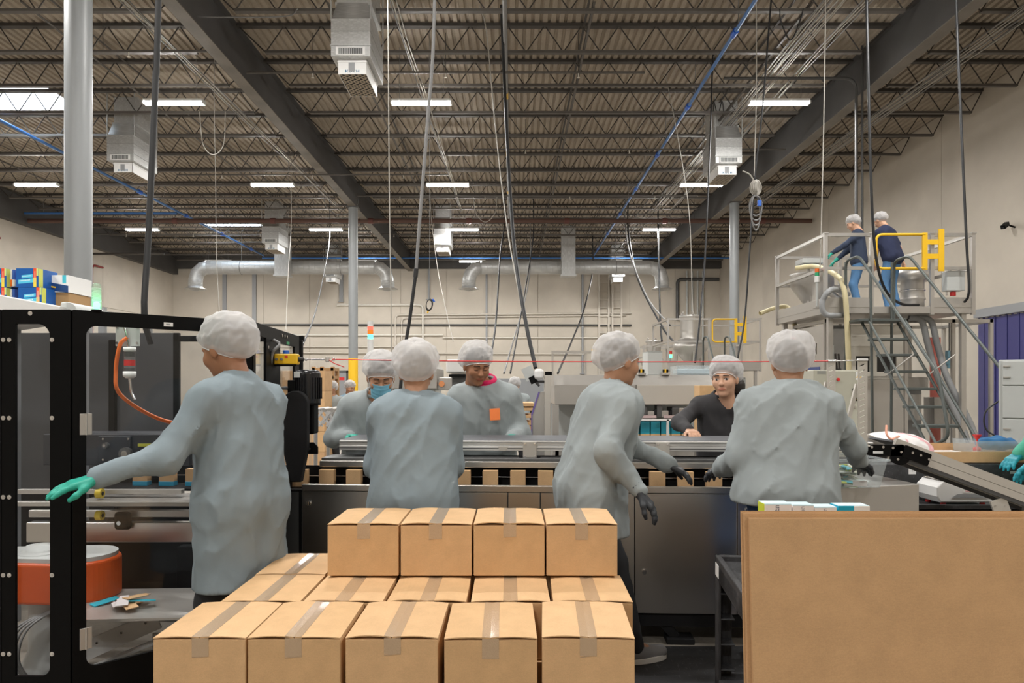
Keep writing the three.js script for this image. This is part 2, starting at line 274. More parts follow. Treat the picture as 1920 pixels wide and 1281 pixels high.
// bridging runs, pipes and conduits under the roof
function pipe(name, pts, r, mat, label, cat, extra) { const t = thing(name, label, cat); part(t, 'run', bentTube(pts, r, 0.25, 10), mat); if (extra) extra(t); return t; }
const couplings = (t, a, b, n, r, mat) => { for (let i = 0; i < n; i++) { const k = (i + 0.5) / n, d = b.clone().sub(a).normalize(), c = a.clone().lerp(b, k); part(t, 'coupling', rod(c.clone().addScaledVector(d, -0.09), c.clone().addScaledVector(d, 0.09), r, 10), mat); } };
const clips = (t, a, b, n, mat) => { for (let i = 0; i < n; i++) { const c = a.clone().lerp(b, (i + 0.5) / n); part(t, 'hanger', rod(c, V(c.x, DECK, c.z), 0.006, 5), mat); } };
{
  const a = V(3.92, 7.70, -11), b = V(3.92, 7.70, -34.5);
  pipe('air_pipe', [a, b], 0.035, M.bluePipe, 'blue compressed air pipe running back along the roof right of centre', 'pipe', t => { couplings(t, a, b, 7, 0.055, M.blue); clips(t, a, b, 8, M.cableGray); });
  const c = V(-12.0, 7.70, -15), d = V(-11.9, 7.70, -34.5);
  pipe('air_pipe', [c, d], 0.04, M.bluePipe, 'blue compressed air pipe slanting across the upper left roof', 'pipe', t => { couplings(t, c, d, 6, 0.065, M.blue); clips(t, c, d, 7, M.cableGray); });
  const e = V(-12.0, 7.6, -34.6), f = V(10.8, 7.6, -34.6);
  pipe('air_pipe', [e, f], 0.04, M.bluePipe, 'thin blue air pipe running across above the round ducts', 'pipe', t => { clips(t, e, f, 9, M.cableGray); });
  const g = V(XL + 0.3, 7.70, -26), h = V(-12.1, 7.70, -26);
  pipe('air_pipe', [g, h], 0.04, M.bluePipe, 'short blue air pipe at far left under the roof', 'pipe', t => { clips(t, g, h, 4, M.cableGray); });
  const i = V(XL + 0.3, 7.47, -26.2), j = V(XR - 0.1, 7.47, -26.2);
  pipe('sprinkler_main', [i, j], 0.085, std(lin(0.11, 0.055, 0.04), 0.6), 'dark red brown sprinkler main crossing the whole roof', 'pipe', t => { clips(t, i, j, 10, M.joist); couplings(t, i, j, 8, 0.105, std(lin(0.14, 0.05, 0.04), 0.6)); });
  const k = V(-0.12, 7.72, -10), l = V(-0.12, 7.72, -31);
  pipe('conduit', [k, l], 0.04, M.cableGray, 'grey conduit with yellow tags along the roof centre', 'conduit', t => { clips(t, k, l, 6, M.joist); for (const q of [15.3, 19.2, 23.0]) part(t, 'yellow_tag', rod([-0.12, 7.72, -q], [-0.12, 7.72, -q - 0.3], 0.044, 10), M.yellow); });
  const sp = [[-5.2, 2.6, 14.1, 7.62], [-1, 7.1, 18.7, 7.62], [-17, -5.6, 13.2, 7.62], [-9.5, -1.8, 20.4, 7.46], [-5, 6, 23.3, 7.62], [-17, 2, 29.2, 7.62]];
  const spl = ['branch pipe under the second middle joist', 'branch pipe reaching to the right girder', 'branch pipe beside the near column', 'branch pipe crossing the left girder', 'branch pipe over the middle lamps', 'branch pipe over the left duct'];
  sp.forEach(([x0, x1, z, y], q) => pipe('sprinkler_pipe', [V(x0, y, -z), V(x1, y, -z)], 0.022, M.joistLow, 'thin dark sprinkler ' + spl[q], 'pipe', t => {
    const n = Math.round((x1 - x0) / 2.6); for (let w = 0; w < n; w++) { const x = lerp(x0, x1, (w + 0.5) / n); part(t, 'sprinkler_head', [rod([x, y, -z], [x, y - 0.1, -z], 0.012, 6), cylY(0.03, 0.006, 10).translate(x, y - 0.1, -z)], M.offwhite); }
    clips(t, V(x0, y, -z), V(x1, y, -z), 3, M.joist); }));
  // bridging angles that tie the joists together
  const br = [[-14.6, 'far left'], [-8.2, 'left of the girder'], [-3.1, 'right of the left girder'], [1.35, 'right of centre'], [5.0, 'near the right girder']];
  br.forEach(([x, w]) => { const t = thing('joist_bridging', `steel bridging angle across the joists, ${w}`, 'bridging', 'joist bridging lines'); part(t, 'angle', [bb(x, x + 0.045, 7.885, 7.89, -12, -37.5), bb(x, x + 0.005, 7.885, 7.93, -12, -37.5)], M.joistLow); part(t, 'upper_angle', [bb(x, x + 0.045, 8.33, 8.335, -12, -37.5)], M.joist); });
  // bundles of cable laid over the joists beside the right girder
  const R = rng(77); const mk = (name, x0, x1, n, label) => { const t = thing(name, label, 'cables'); for (let q = 0; q < n; q++) { const xa = x0 + q * 0.045 + R() * 0.02, xb = x1 + q * 0.04 + R() * 0.04, pts = []; for (let w = 0; w <= 8; w++) { const u = w / 8; pts.push(V(lerp(xa, xb, u) + (R() - 0.5) * 0.05, 7.78 - 0.05 * R(), -lerp(11.5, 26, u))); } part(t, 'cable', tube(pts, 0.011, 24, 5), q % 3 ? M.cableWhite : M.cableGray); } };
  mk('cable_bundle', 5.05, 5.0, 9, 'bundle of pale cables laid along the joists left of the right girder');
  mk('cable_bundle', 5.7, 5.6, 4, 'thin bundle of pale cables sagging beside the larger bundle');
  mk('cable_bundle', 8.4, 8.2, 10, 'fan of grey wires strung under the joists right of the right girder');
  mk('cable_bundle', -2.0, -1.9, 3, 'few pale wires running back over the middle lamps');
  mk('cable_bundle', -6.4, -6.2, 4, 'few wires strapped along the roof left of the left girder');
}
// ---------------------------------------------------------------- ceiling lamps
{
  const cols = [[-13.7, 'far left'], [-6.9, 'left'], [-1.85, 'centre'], [5.45, 'right']], rows = [[-4, 'behind the camera'], [2.7, 'over the cartons'], [8.7, 'just above the picture'], [14.7, 'nearest'], [20.75, 'second'], [26.7, 'third'], [33.6, 'farthest']];
  const glow = new THREE.MeshStandardMaterial({ color: 0xffffff, emissive: LAMP_COLOR, emissiveIntensity: 85, roughness: 0.4 });
  const housing = merge([bb(-0.61, 0.61, 0.03, 0.075, -0.07, 0.07), bb(-0.56, 0.56, 0.0, 0.03, -0.018, 0.018)]), tubeG = cylX(0.02, 1.19, 12), cap = box(0.03, 0.06, 0.16, 0, 0.01, 0), wire = rod([0, 0.075, 0], [0, DECK - 7.25, 0], 0.004, 4);
  for (const [z, rw] of rows) for (const [x, cw] of cols) {
    if (z < 14 && x < -12) continue;
    const t = thing('ceiling_lamp', z < 14 ? `twin tube ceiling lamp ${rw}, ${cw} line` : `twin tube ceiling lamp, ${rw} lamp of the ${cw} line`, 'lamp', 'twin tube ceiling lamps');
    part(t, 'housing', housing, M.white);
    for (const s of [-1, 1]) { part(t, 'tube', tubeG.clone().translate(0, -0.005, s * 0.045), glow); part(t, 'end_cap', cap.clone().translate(s * 0.61, 0, 0), M.white); part(t, 'hanger', wire.clone().translate(s * 0.45, 0, 0), M.cableGray); }
    const L = new THREE.RectAreaLight(LAMP_COLOR, LAMP, 1.2, 0.14); L.position.set(0, -0.035, 0); L.rotation.x = -Math.PI / 2; t.add(L); L.name = 'lamp_light'; L.castShadow = true;
    t.position.set(x, 7.25, -z);
  }
}
// ================================================================ CARTONS AND THE FOREGROUND
const BW = 0.296, BH = 0.214, BD = 0.372;
function cartonParts(variant) {
  const R = rng(100 + variant * 17), w = BW, h = BH, d = BD, hw = w / 2, hd = d / 2;
  const body = triUV(rbox(w, h - 0.004, d, 0.004, 0, (h - 0.004) / 2, 0)).translate(0, 0, 0);
  const liftF = 0.003 + R() * 0.006, liftB = 0.002 + R() * 0.003, skew = (R() - 0.5) * 0.6;
  const surf = (x, z) => { const u = Math.abs(x) / hw, t = (z + hd) / d, l = lerp(liftB, liftF, t * t) * (1 + (x < 0 ? skew : -skew)); return h + 0.0005 + l * Math.pow(Math.sin(Math.PI * Math.min(1, u)), 0.8) + 0.002 * (1 - u); };
  const sheet = (x0, x1, nx, nz, off, th, z0 = -hd, z1 = hd) => {    // a thin curved board with its own thickness
    const pos = [], idx = []; for (const o of [off, off - th]) for (let j = 0; j <= nz; j++) for (let i = 0; i <= nx; i++) { const x = lerp(x0, x1, i / nx), z = lerp(z0, z1, j / nz); pos.push(x, surf(x, z) + o, z); }
    const S = (nx + 1) * (nz + 1), q = (a, b, c, e) => idx.push(a, b, c, a, c, e);
    for (let j = 0; j < nz; j++) for (let i = 0; i < nx; i++) { const a = j * (nx + 1) + i; q(a, a + nx + 1, a + nx + 2, a + 1); q(S + a, S + a + 1, S + a + nx + 2, S + a + nx + 1); }
    for (let i = 0; i < nx; i++) { q(i, i + 1, S + i + 1, S + i); const a = nz * (nx + 1) + i; q(a, S + a, S + a + 1, a + 1); }
    for (let j = 0; j < nz; j++) { const a = j * (nx + 1), b = a + nx; q(a, S + a, S + a + nx + 1, a + nx + 1); q(b, b + nx + 1, S + b + nx + 1, S + b); }
    const g = new THREE.BufferGeometry(); g.setAttribute('position', new THREE.Float32BufferAttribute(pos, 3)); g.setIndex(idx); const n = g.toNonIndexed(); n.computeVertexNormals(); return triUV(n);
  };
  const gap = 0.0012, flapL = sheet(-hw, -gap, 8, 8, 0.001, 0.0035), flapR = sheet(gap, hw, 8, 8, 0.001, 0.0035);
  const tw = 0.027, tx = (R() - 0.5) * 0.008, down = 0.05 + R() * 0.014, top = sheet(tx - tw, tx + tw, 4, 10, 0.0019, 0.0006), yf = h - 0.001;
  const tape = merge([top, triUV(bb(tx - tw, tx + tw, yf - down, yf + 0.002, hd, hd + 0.0009)), triUV(bb(tx - tw, tx + tw, yf - down, yf + 0.002, -hd - 0.0009, -hd))]);
  const wr = triUV(new THREE.BoxGeometry(2 * tw, 0.0016, 0.0014).rotateZ((R() - 0.5) * 0.3).translate(tx, yf - down, hd + 0.001));
  return { body, flapL, flapR, tape, wr };
}
const cartonVariants = [0, 1, 2, 3, 4].map(cartonParts), CARTON_H = BH + 0.004;
let cartonN = 0;
function carton(x, y, z, yaw, label, group) {
  const v = cartonVariants[cartonN % 5], mat = cartonN % 2 ? M.kraft : M.kraftB; cartonN++;
  const c = thing('carton', label, 'carton', group);
  part(c, 'body', v.body, mat); part(c, 'flap', v.flapL, mat); part(c, 'flap', v.flapR, mat);
  const t = part(c, 'tape', v.tape, M.tape, 'glossy brown packing tape'); part(t, 'tape_end', v.wr, M.tape);
  c.position.set(x, y, z); c.rotation.y = yaw; return c;
}
{
  const G = 'taped cartons stacked in front', y0 = 0.476, y1 = y0 + CARTON_H + 0.004, zf = 2.30, z2 = zf + BD + 0.012, z3 = z2 + BD + 0.012;
  const front = [[-0.999, 0, 0, 'leftmost'], [-0.697, 0, 0.004, 'second from the left'], [-0.384, 0, -0.004, 'middle'], [-0.070, 0.006, 0.012, 'second from the right'], [0.252, -0.002, -0.045, 'rightmost, slightly turned']];
  for (const [x, dz, a, w] of front) carton(x, y0, -(zf + BD / 2) + dz, a, `taped brown carton in the front row, ${w}`, G);
  const second = [[-0.940, 'leftmost'], [-0.632, 'second from the left'], [-0.320, 'middle'], [-0.006, 'second from the right'], [0.306, 'rightmost']];
  for (const [x, w] of second) carton(x, y0, -(z2 + BD / 2), (w === 'rightmost' ? -0.02 : 0.004), `taped brown carton in the second row, ${w}`, G);
  const third = [[-0.946, 'uncovered at far left'], [-0.64, 'under the left end of the top row'], [-0.335, 'under the middle of the top row'], [-0.03, 'under the right middle of the top row'], [0.28, 'under the right end of the top row']];
  for (const [x, w] of third) carton(x, y0, -(z3 + BD / 2), 0, `taped brown carton in the third row, ${w}`, G);
  const top = [[-0.621, 'leftmost'], [-0.316, 'second from the left'], [-0.012, 'second from the right'], [0.293, 'rightmost']];
  for (const [x, w] of top) carton(x, y1 + 0.006, -(3.0 + BD / 2), x > 0.2 ? -0.008 : 0, `taped brown carton of the top row, ${w}`, G);
  // plain tall cartons and the pallet that carry the stack, below the picture
  for (let i = 0; i < 3; i++) for (let j = 0; j < 3; j++) {
    const x = -0.86 + i * 0.505, z = -(zf + 0.195 + j * 0.385);
    const c = thing('base_carton', `large plain carton under the stack, ${['left', 'middle', 'right'][i]} column, ${['front', 'centre', 'back'][j]}`, 'carton', 'large cartons under the stack');
    part(c, 'body', triUV(rbox(0.50, 0.338, 0.376, 0.004, x, 0.135 + 0.169, z)), M.kraft); part(c, 'tape', box(0.05, 0.0015, 0.376, x, 0.4738, z), M.tape);
  }
  const p = thing('pallet', 'wooden pallet on the floor under the carton stack', 'pallet');
  for (let i = 0; i < 7; i++) part(p, 'deck_board', triUV(rbb(-1.12, 0.40, 0.117, 0.135, -(zf + 0.02 + i * 0.185), -(zf + 0.13 + i * 0.185), 0.003)), M.wood);
  for (let i = 0; i < 3; i++) part(p, 'stringer', triUV(rbb(-1.12 + i * 0.74, -1.08 + i * 0.74, 0.018, 0.117, -zf - 0.02, -zf - 1.24, 0.003)), M.wood);
  for (let i = 0; i < 3; i++) part(p, 'bottom_board', triUV(rbb(-1.12, 0.40, 0.0, 0.018, -(zf + 0.02 + i * 0.55), -(zf + 0.12 + i * 0.55), 0.003)), M.wood);
}
// ---------------------------------------------------------------- leaning corrugated sheets
{
  const lean = Math.atan2(0.075, 1.09), n = 8;
  for (let i = 0; i < n; i++) {
    const back = i > 2, h = back ? 1.098 + (i % 2) * 0.002 : 1.088, x0 = back ? 0.728 + (i % 3) * 0.002 : 0.735 + i * 0.002, w = 1.2, zz = -(2.155 + i * 0.0098);
    const s = thing('cardboard_sheet', `flat corrugated sheet, ${ORD[i]} from the front of the leaning stack`, 'cardboard sheet', 'flat sheets leaning on the black cart');
    const put = g => g.rotateX(-lean).translate(0, 0, zz);
    part(s, 'front_liner', put(triUV(bb(x0, x0 + w, 0, h, -0.0008, 0.0008).translate(0, 0, 0.003))), M.sheet);
    part(s, 'fluting', put(bb(x0 + 0.0015, x0 + w - 0.0015, 0.001, h - 0.0015, -0.0022, 0.0022)), M.kraftEdge);
    part(s, 'back_liner', put(triUV(bb(x0, x0 + w, 0, h, -0.0008, 0.0008).translate(0, 0, -0.003))), M.sheet);
  }
}
// ---------------------------------------------------------------- black plastic carts
function plasticCart(label, w, d, h, x, z, yaw, tagOn) {
  const c = thing('utility_cart', label, 'cart', 'black plastic utility carts'), rim = 0.1;
  part(c, 'top_tray', [triUV(rbb(0, w, h - rim, h - 0.025, 0, d, 0.006)), triUV(rbb(0, w, h - rim, h, 0, 0.025, 0.008)), triUV(rbb(0, w, h - rim, h, d - 0.025, d, 0.008)), triUV(rbb(0, 0.025, h - rim, h, 0, d, 0.008)), triUV(rbb(w - 0.025, w, h - rim, h, 0, d, 0.008))], M.cartPlastic);
  part(c, 'bottom_shelf', triUV(rbb(0, w, 0.16, 0.22, 0, d, 0.008)), M.cartPlastic);
  for (const [i, j] of [[0, 0], [1, 0], [0, 1], [1, 1]]) {
    const lx = i ? w - 0.07 : 0, lz = j ? d - 0.09 : 0, g = [rbb(lx, lx + 0.07, 0.1, h - rim + 0.01, lz, lz + 0.012, 0.003), rbb(i ? lx + 0.058 : lx, i ? lx + 0.07 : lx + 0.012, 0.1, h - rim + 0.01, lz, lz + 0.09, 0.003)];
    for (let k = 0; k < 4; k++) g.push(rbb(lx, lx + 0.07, 0.26 + k * 0.11, 0.266 + k * 0.11, lz, lz + 0.09, 0.002));
    const leg = part(c, 'leg', g, M.cartPlastic); part(leg, 'caster', [cylX(0.045, 0.03, 16).translate(lx + 0.035, 0.045, lz + 0.045), rbb(lx + 0.015, lx + 0.055, 0.06, 0.105, lz + 0.02, lz + 0.07, 0.004)], M.rubber);
  }
  if (tagOn) part(c, 'label_tag', rbb(-0.002, 0.001, h - 0.085, h - 0.03, 0.02, 0.1, 0.001), M.white, 'small white paper tag');
  c.position.set(x, 0, z); c.rotation.y = yaw; return c;
}
plasticCart('black plastic cart beside the leaning cardboard sheets', 0.66, 0.86, 0.746, 0.905, -3.21, -0.118, true);
// small printed boxes standing on that cart
{
  const side = canvasTex(256, 512, (g, w, h) => { g.fillStyle = '#fbf3ef'; g.fillRect(0, 0, w, h); g.fillStyle = '#d8eef5'; g.fillRect(0, 0, w, 14); g.save(); g.translate(w * 0.42, 18); g.rotate(Math.PI / 2); g.fillStyle = '#1c2b4a'; g.font = 'bold 46px sans-serif'; g.fillText('LIQ', 0, 0); g.restore(); g.fillStyle = '#8fa3b8'; for (let i = 0; i < 5; i++) g.fillRect(20, 60 + i * 26, 6, 6); });
  const wide = canvasTex(512, 512, (g, w, h) => { g.fillStyle = '#f6f4f0'; g.fillRect(0, 0, w, h); g.fillStyle = '#12a8c8'; g.fillRect(0, 0, w * 0.5, h); g.fillStyle = '#0c6e8c'; for (let i = 0; i < 2; i++) g.fillRect(120 + i * 90, 70, 22, 300); g.fillStyle = '#9aa0a6'; for (let i = 0; i < 6; i++) g.fillRect(300 + i * 32, 60, 6, 320); });
  const ms = std(0xffffff, 0.45, 0, { map: side }), mw = std(0xffffff, 0.45, 0, { map: wide }), lid = std(lin(0.62, 0.80, 0.86), 0.5), edge = std(lin(0.55, 0.62, 0.04), 0.5);
  const faceUV = g => { g = prep(g); g.computeBoundingBox(); const b = g.boundingBox, p = g.attributes.position, u = g.attributes.uv; for (let i = 0; i < p.count; i++) u.setXY(i, (p.getX(i) - b.min.x) / (b.max.x - b.min.x), (p.getY(i) - b.min.y) / (b.max.y - b.min.y)); return g; };
  const z = -2.78, tops = [[1433, 1484, 944, 'leftmost, with a yellow green side', ms], [1486, 1526, 946, 'second from the left', ms], [1527, 1569, 950, 'third from the left', ms], [1571, 1631, 948, 'rightmost, half teal', mw]];
  tops.forEach(([a, b, y, w, m], i) => { const x0 = XX(a, 2.78), x1 = XX(b, 2.78), yt = YY(y + 1, 2.78), ym = 0.889;
    const low = thing('product_box', `lower printed box on the cart behind the sheets, ${w}`, 'box', 'printed boxes on the cart'); part(low, 'carton', faceUV(rbb(x0, x1, 0.723, ym - 0.002, z - 0.07, z, 0.001)), m);
    const t = thing('product_box', `small printed box showing above the cardboard sheets, ${w}`, 'box', 'printed boxes on the cart'); part(t, 'carton', faceUV(rbb(x0 + 0.001, x1 - 0.001, ym, yt, z - 0.072, z + 0.002, 0.001)), m); part(t, 'lid', rbb(x0 + 0.002, x1 - 0.002, yt, yt + 0.0015, z - 0.07, z, 0.0005), lid, 'pale blue lid');
    if (i === 0) part(t, 'side_print', rbb(x0 - 0.0005, x0 + 0.001, ym + 0.01, yt, z - 0.07, z, 0.0002), edge, 'yellow green printed side'); });
}
single('floor_mat', triUV(rbb(-1.1, 2.6, 0, 0.014, -2.1, -4.1, 0.006)), M.mat, 'dusty black rubber mat on the floor between cartons and machine', 'mat');
// ================================================================ THE PACKING LINE
const LINE = new THREE.Matrix4().makeTranslation(0, 0, -4.3).multiply(new THREE.Matrix4().makeRotationY(-0.05)).multiply(new THREE.Matrix4().makeTranslation(0, 0, 4.3));
function spin(o) { o.traverse(m => { if (m.isMesh) m.geometry = m.geometry.clone().applyMatrix4(LINE); }); return o; }
{ // stainless cabinet
  const c = thing('packing_machine', 'long brushed stainless steel machine cabinet across the middle', 'machine'), zf = -4.2;
  const xs = [-1.24, -0.6, -0.02, 0.17, 0.715, 1.30, 1.80];
  for (let i = 0; i < xs.length - 1; i++) part(c, 'front_panel', triUV(rbb(xs[i] + 0.002, xs[i + 1] - 0.002, 0.18, 0.872, zf, zf - 0.02, 0.003)), M.steelV);
  part(c, 'inner_frame', [bb(-1.24, 1.80, 0.2, 0.84, zf - 0.02, zf - 0.04), bb(-1.24, 1.8, 0.2, 0.84, zf - 0.78, zf - 0.8)], M.darkSteel);
  part(c, 'front_rail', triUV(rbb(-1.24, 1.80, 0.874, 0.912, zf + 0.008, zf - 0.03, 0.004)), M.steel, 'bright steel edge rail');
  part(c, 'top_plate', triUV(bb(-1.24, 1.80, 0.84, 0.858, zf - 0.03, zf - 0.8)), M.darkSteel);
  for (const [x, y] of [[0.77, 0.78], [0.77, 0.42], [-1.2, 0.8], [1.36, 0.78], [0.66, 0.78]]) part(c, 'latch', [cylZ(0.014, 0.012, 14).translate(x, y, zf + 0.006), box(0.006, 0.02, 0.014, x, y, zf + 0.008)], M.chrome);
  part(c, 'base_beam', [bb(-1.2, 2.35, 0.1, 0.178, zf - 0.02, zf - 0.1), bb(-1.2, 2.35, 0.1, 0.178, zf - 0.7, zf - 0.78)], M.blackMatte);
  for (const x of [-0.9, 0.86, 2.15]) for (const z of [zf - 0.06, zf - 0.74]) part(c, 'foot', [bar([x, 0.14, z], [x + 0.1, 0.03, z], 0.06, 0.05), rbb(x + 0.04, x + 0.2, 0, 0.035, z - 0.06, z + 0.06, 0.005)], M.blackMatte);
  // slanting end housing
  const pts = [[1.80, 4.2], [2.42, 4.42], [2.35, 4.98], [1.80, 4.98]], s = new THREE.Shape(pts.map(p => new THREE.Vector2(p[0], p[1])));
  const eh = new THREE.ExtrudeGeometry(s, { depth: 0.72, bevelEnabled: true, bevelSize: 0.004, bevelThickness: 0.004, bevelSegments: 1 }).rotateX(-Math.PI / 2).translate(0, 0.184, 0);
  part(c, 'end_housing', triUV(eh), M.steelMatte, 'angled grey steel end housing'); part(c, 'housing_hole', cylY(0.022, 0.004, 16).translate(2.05, 0.911, -4.6), M.black);
  spin(c);
}
{ // carton chain: rails, pushers and the tan boxes riding in it
  const t = thing('carton_chain', 'steel guide rail and black chain bed carrying the small tan boxes', 'conveyor');
  part(t, 'guide_rail', triUV(rbb(-1.2, 1.75, 0.992, 1.03, -4.40, -4.46, 0.004)), M.steel); part(t, 'upper_bed', rbb(-1.2, 1.75, 1.03, 1.045, -4.44, -4.66, 0.003), M.darkSteel);
  part(t, 'chain_bed', bb(-2.65, 1.78, 0.858, 0.872, -4.26, -4.5), M.blackMatte); part(t, 'back_fence', bb(-2.65, 1.78, 0.872, 0.99, -4.505, -4.515), M.blackMatte);
  part(t, 'guide_rod', rod([-2.6, 0.925, -4.49], [1.75, 0.925, -4.49], 0.005, 8), M.chrome);
  for (let i = 0; i < 5; i++) part(t, 'rail_post', bb(-1.1 + i * 0.68, -1.07 + i * 0.68, 0.858, 1.03, -4.52, -4.54), M.darkSteel);
  spin(t);
  const g = rbox(0.092, 0.106, 0.05, 0.002, 0, 0.053, 0), base = rbox(0.094, 0.028, 0.052, 0.002, 0, 0.014, 0); let n = 0;
  for (let x = -2.32; x < 1.75; x += 0.168) {
    if (x > -1.5 && x < -1.4) continue;
    const inside = x < -1.4, k = inside ? n : n;
    const b = thing('small_box', inside ? `small tan and blue box in the chain inside the black enclosure, ${ORD[n]} from the left` : `small tan box riding in the chain, ${ORD[n - 5]} from the left`, 'box', 'small boxes in the carton chain');
    part(b, 'carton', triUV(g.clone().translate(x, 0.873, -4.385)), M.kraftB); if (inside) part(b, 'blue_sleeve', base.clone().translate(x, 0.873, -4.385), std(lin(0.03, 0.34, 0.55), 0.5), 'blue printed foot');
    spin(b); n++;
  }
}
{ // belt conveyor above
  const t = thing('belt_conveyor', 'aluminium belt conveyor with grey belt running above the machine', 'conveyor'), x0 = -1.12, x1 = 2.22, zf = -4.55, zb = -5.06;
  part(t, 'belt', rbb(x0, x1, 1.128, 1.15, zf - 0.03, zb + 0.03, 0.004), M.belt, 'grey conveyor belt');
  for (const [z, s] of [[zf, 1], [zb, -1]]) {
    const side = part(t, 'side_rail', [rbb(x0, x1, 1.135, 1.146, z, z - s * 0.03, 0.003), rbb(x0, x1, 1.116, 1.133, z - s * 0.006, z - s * 0.03, 0.002), rbb(x0, x1, 1.084, 1.114, z, z - s * 0.03, 0.003)], M.alu);
    part(side, 'slot', bb(x0, x1, 1.095, 1.101, z + s * 0.0005, z - s * 0.003), M.darkSteel);
  }
  part(t, 'cross_member', [0, 1, 2, 3].map(i => bb(x0 + 0.3 + i * 0.85, x0 + 0.34 + i * 0.85, 1.09, 1.12, zf - 0.03, zb + 0.03)), M.aluWarm);
  for (const x of [0.10, 0.93, 1.72]) { const b = part(t, 'bracket', rbb(x - 0.043, x + 0.043, 1.035, 1.142, zf + 0.002, zf + 0.012, 0.002), M.aluWarm); for (const dx of [-1, 1]) { part(b, 'bolt', screw(0.006).translate(x + dx * 0.03, 1.13, zf + 0.014), M.chrome); part(b, 'bolt', screw(0.006).translate(x + dx * 0.03, 1.05, zf + 0.014), M.chrome); part(b, 'clamp', [rbb(x + dx * 0.055 - 0.022, x + dx * 0.055 + 0.022, 1.0, 1.03, zf + 0.06, zf - 0.0, 0.004), cylY(0.012, 0.03, 10).translate(x + dx * 0.055, 1.04, zf + 0.04)], M.blackMatte); } }
  part(t, 'arrow_sticker', extr([[-0.075, 1.112], [-0.003, 1.112], [-0.02, 1.084], [-0.058, 1.084]], 0.0015).translate(-0.03, 0, zf), M.aluWarm);
  part(t, 'support', [bb(-0.7, -0.66, 0.858, 1.084, zf - 0.1, zf - 0.14), bb(0.5, 0.54, 0.858, 1.084, zf - 0.1, zf - 0.14), bb(1.5, 1.54, 0.858, 1.084, zf - 0.1, zf - 0.14)], M.aluWarm);
  part(t, 'serial_plate', bb(-0.92, -0.83, 1.09, 1.108, zf, zf + 0.001), M.white); part(t, 'serial_print', [bb(-0.915, -0.9, 1.094, 1.105, zf + 0.001, zf + 0.0015), bb(-0.855, -0.836, 1.1, 1.105, zf + 0.001, zf + 0.0015)], M.black);
  spin(t);
}
{ // drive at the conveyor's left end
  const t = thing('conveyor_drive', 'black gear motor with tall pulley cover at the conveyor end', 'motor'), z = -4.42;
  const mx = -1.252; part(t, 'motor', lathe([[0, 0], [0.072, 0], [0.076, 0.006], [0.076, 0.18], [0.07, 0.2], [0.05, 0.208], [0, 0.21]], 32).translate(mx, 1.385, z), M.blackGloss);
  const fins = []; for (let i = 0; i < 28; i++) { const a = i / 28 * Math.PI * 2; fins.push(box(0.004, 0.13, 0.012, 0, 0, 0.078).rotateY(a).translate(mx, 1.48, z)); } part(t, 'cooling_fins', fins, M.blackGloss);
  part(t, 'terminal_box', rbb(mx - 0.115, mx - 0.06, 1.43, 1.53, z - 0.04, z + 0.04, 0.006), M.black); part(t, 'rating_plate', bb(mx - 0.066, mx - 0.03, 1.545, 1.58, z + 0.066, z + 0.07), M.lightGray);
  part(t, 'gearbox', [rbb(mx - 0.05, mx + 0.05, 1.2, 1.385, z - 0.06, z + 0.05, 0.012), cylY(0.075, 0.012, 28).translate(mx, 1.383, z)], M.black);
  const s = new THREE.Shape(); s.moveTo(-0.068, 0.25); s.absarc(0, 0.33, 0.068, Math.PI, 0, true); s.lineTo(0.068, 0.07); s.lineTo(0.03, -0.13); s.lineTo(-0.022, -0.13); s.lineTo(-0.068, 0.07); s.closePath();
  part(t, 'pulley_cover', new THREE.ExtrudeGeometry(s, { depth: 0.05, bevelEnabled: true, bevelSize: 0.006, bevelThickness: 0.006, bevelSegments: 2 }).translate(-1.288, 1.06, z + 0.10), M.blackMatte);
  const pl = part(t, 'mount_plate', extr([[-1.28, 1.085], [-1.165, 1.085], [-1.165, 1.128], [-1.19, 1.155], [-1.28, 1.155]], 0.012).translate(0, 0, z + 0.09), M.black);
  for (const [x, y] of [[-1.255, 1.12], [-1.205, 1.12], [-1.27, 1.19], [-1.285, 1.15]]) part(pl, 'bolt', screw(0.006).translate(x, y, z + 0.132), M.chrome);
  const cb = part(t, 'power_cable', tube([[mx - 0.115, 1.48, z], [mx - 0.13, 1.49, z + 0.2], [-1.33, 1.56, z + 0.45], [-1.30, 1.67, z + 0.52], [-1.265, 1.72, z + 0.5], [-1.30, 1.745, z + 0.5]], 0.009, 40), M.cableGray); part(cb, 'cable_gland', [rod([mx - 0.15, 1.483, z], [mx - 0.115, 1.48, z], 0.012, 10)], M.chrome);
}
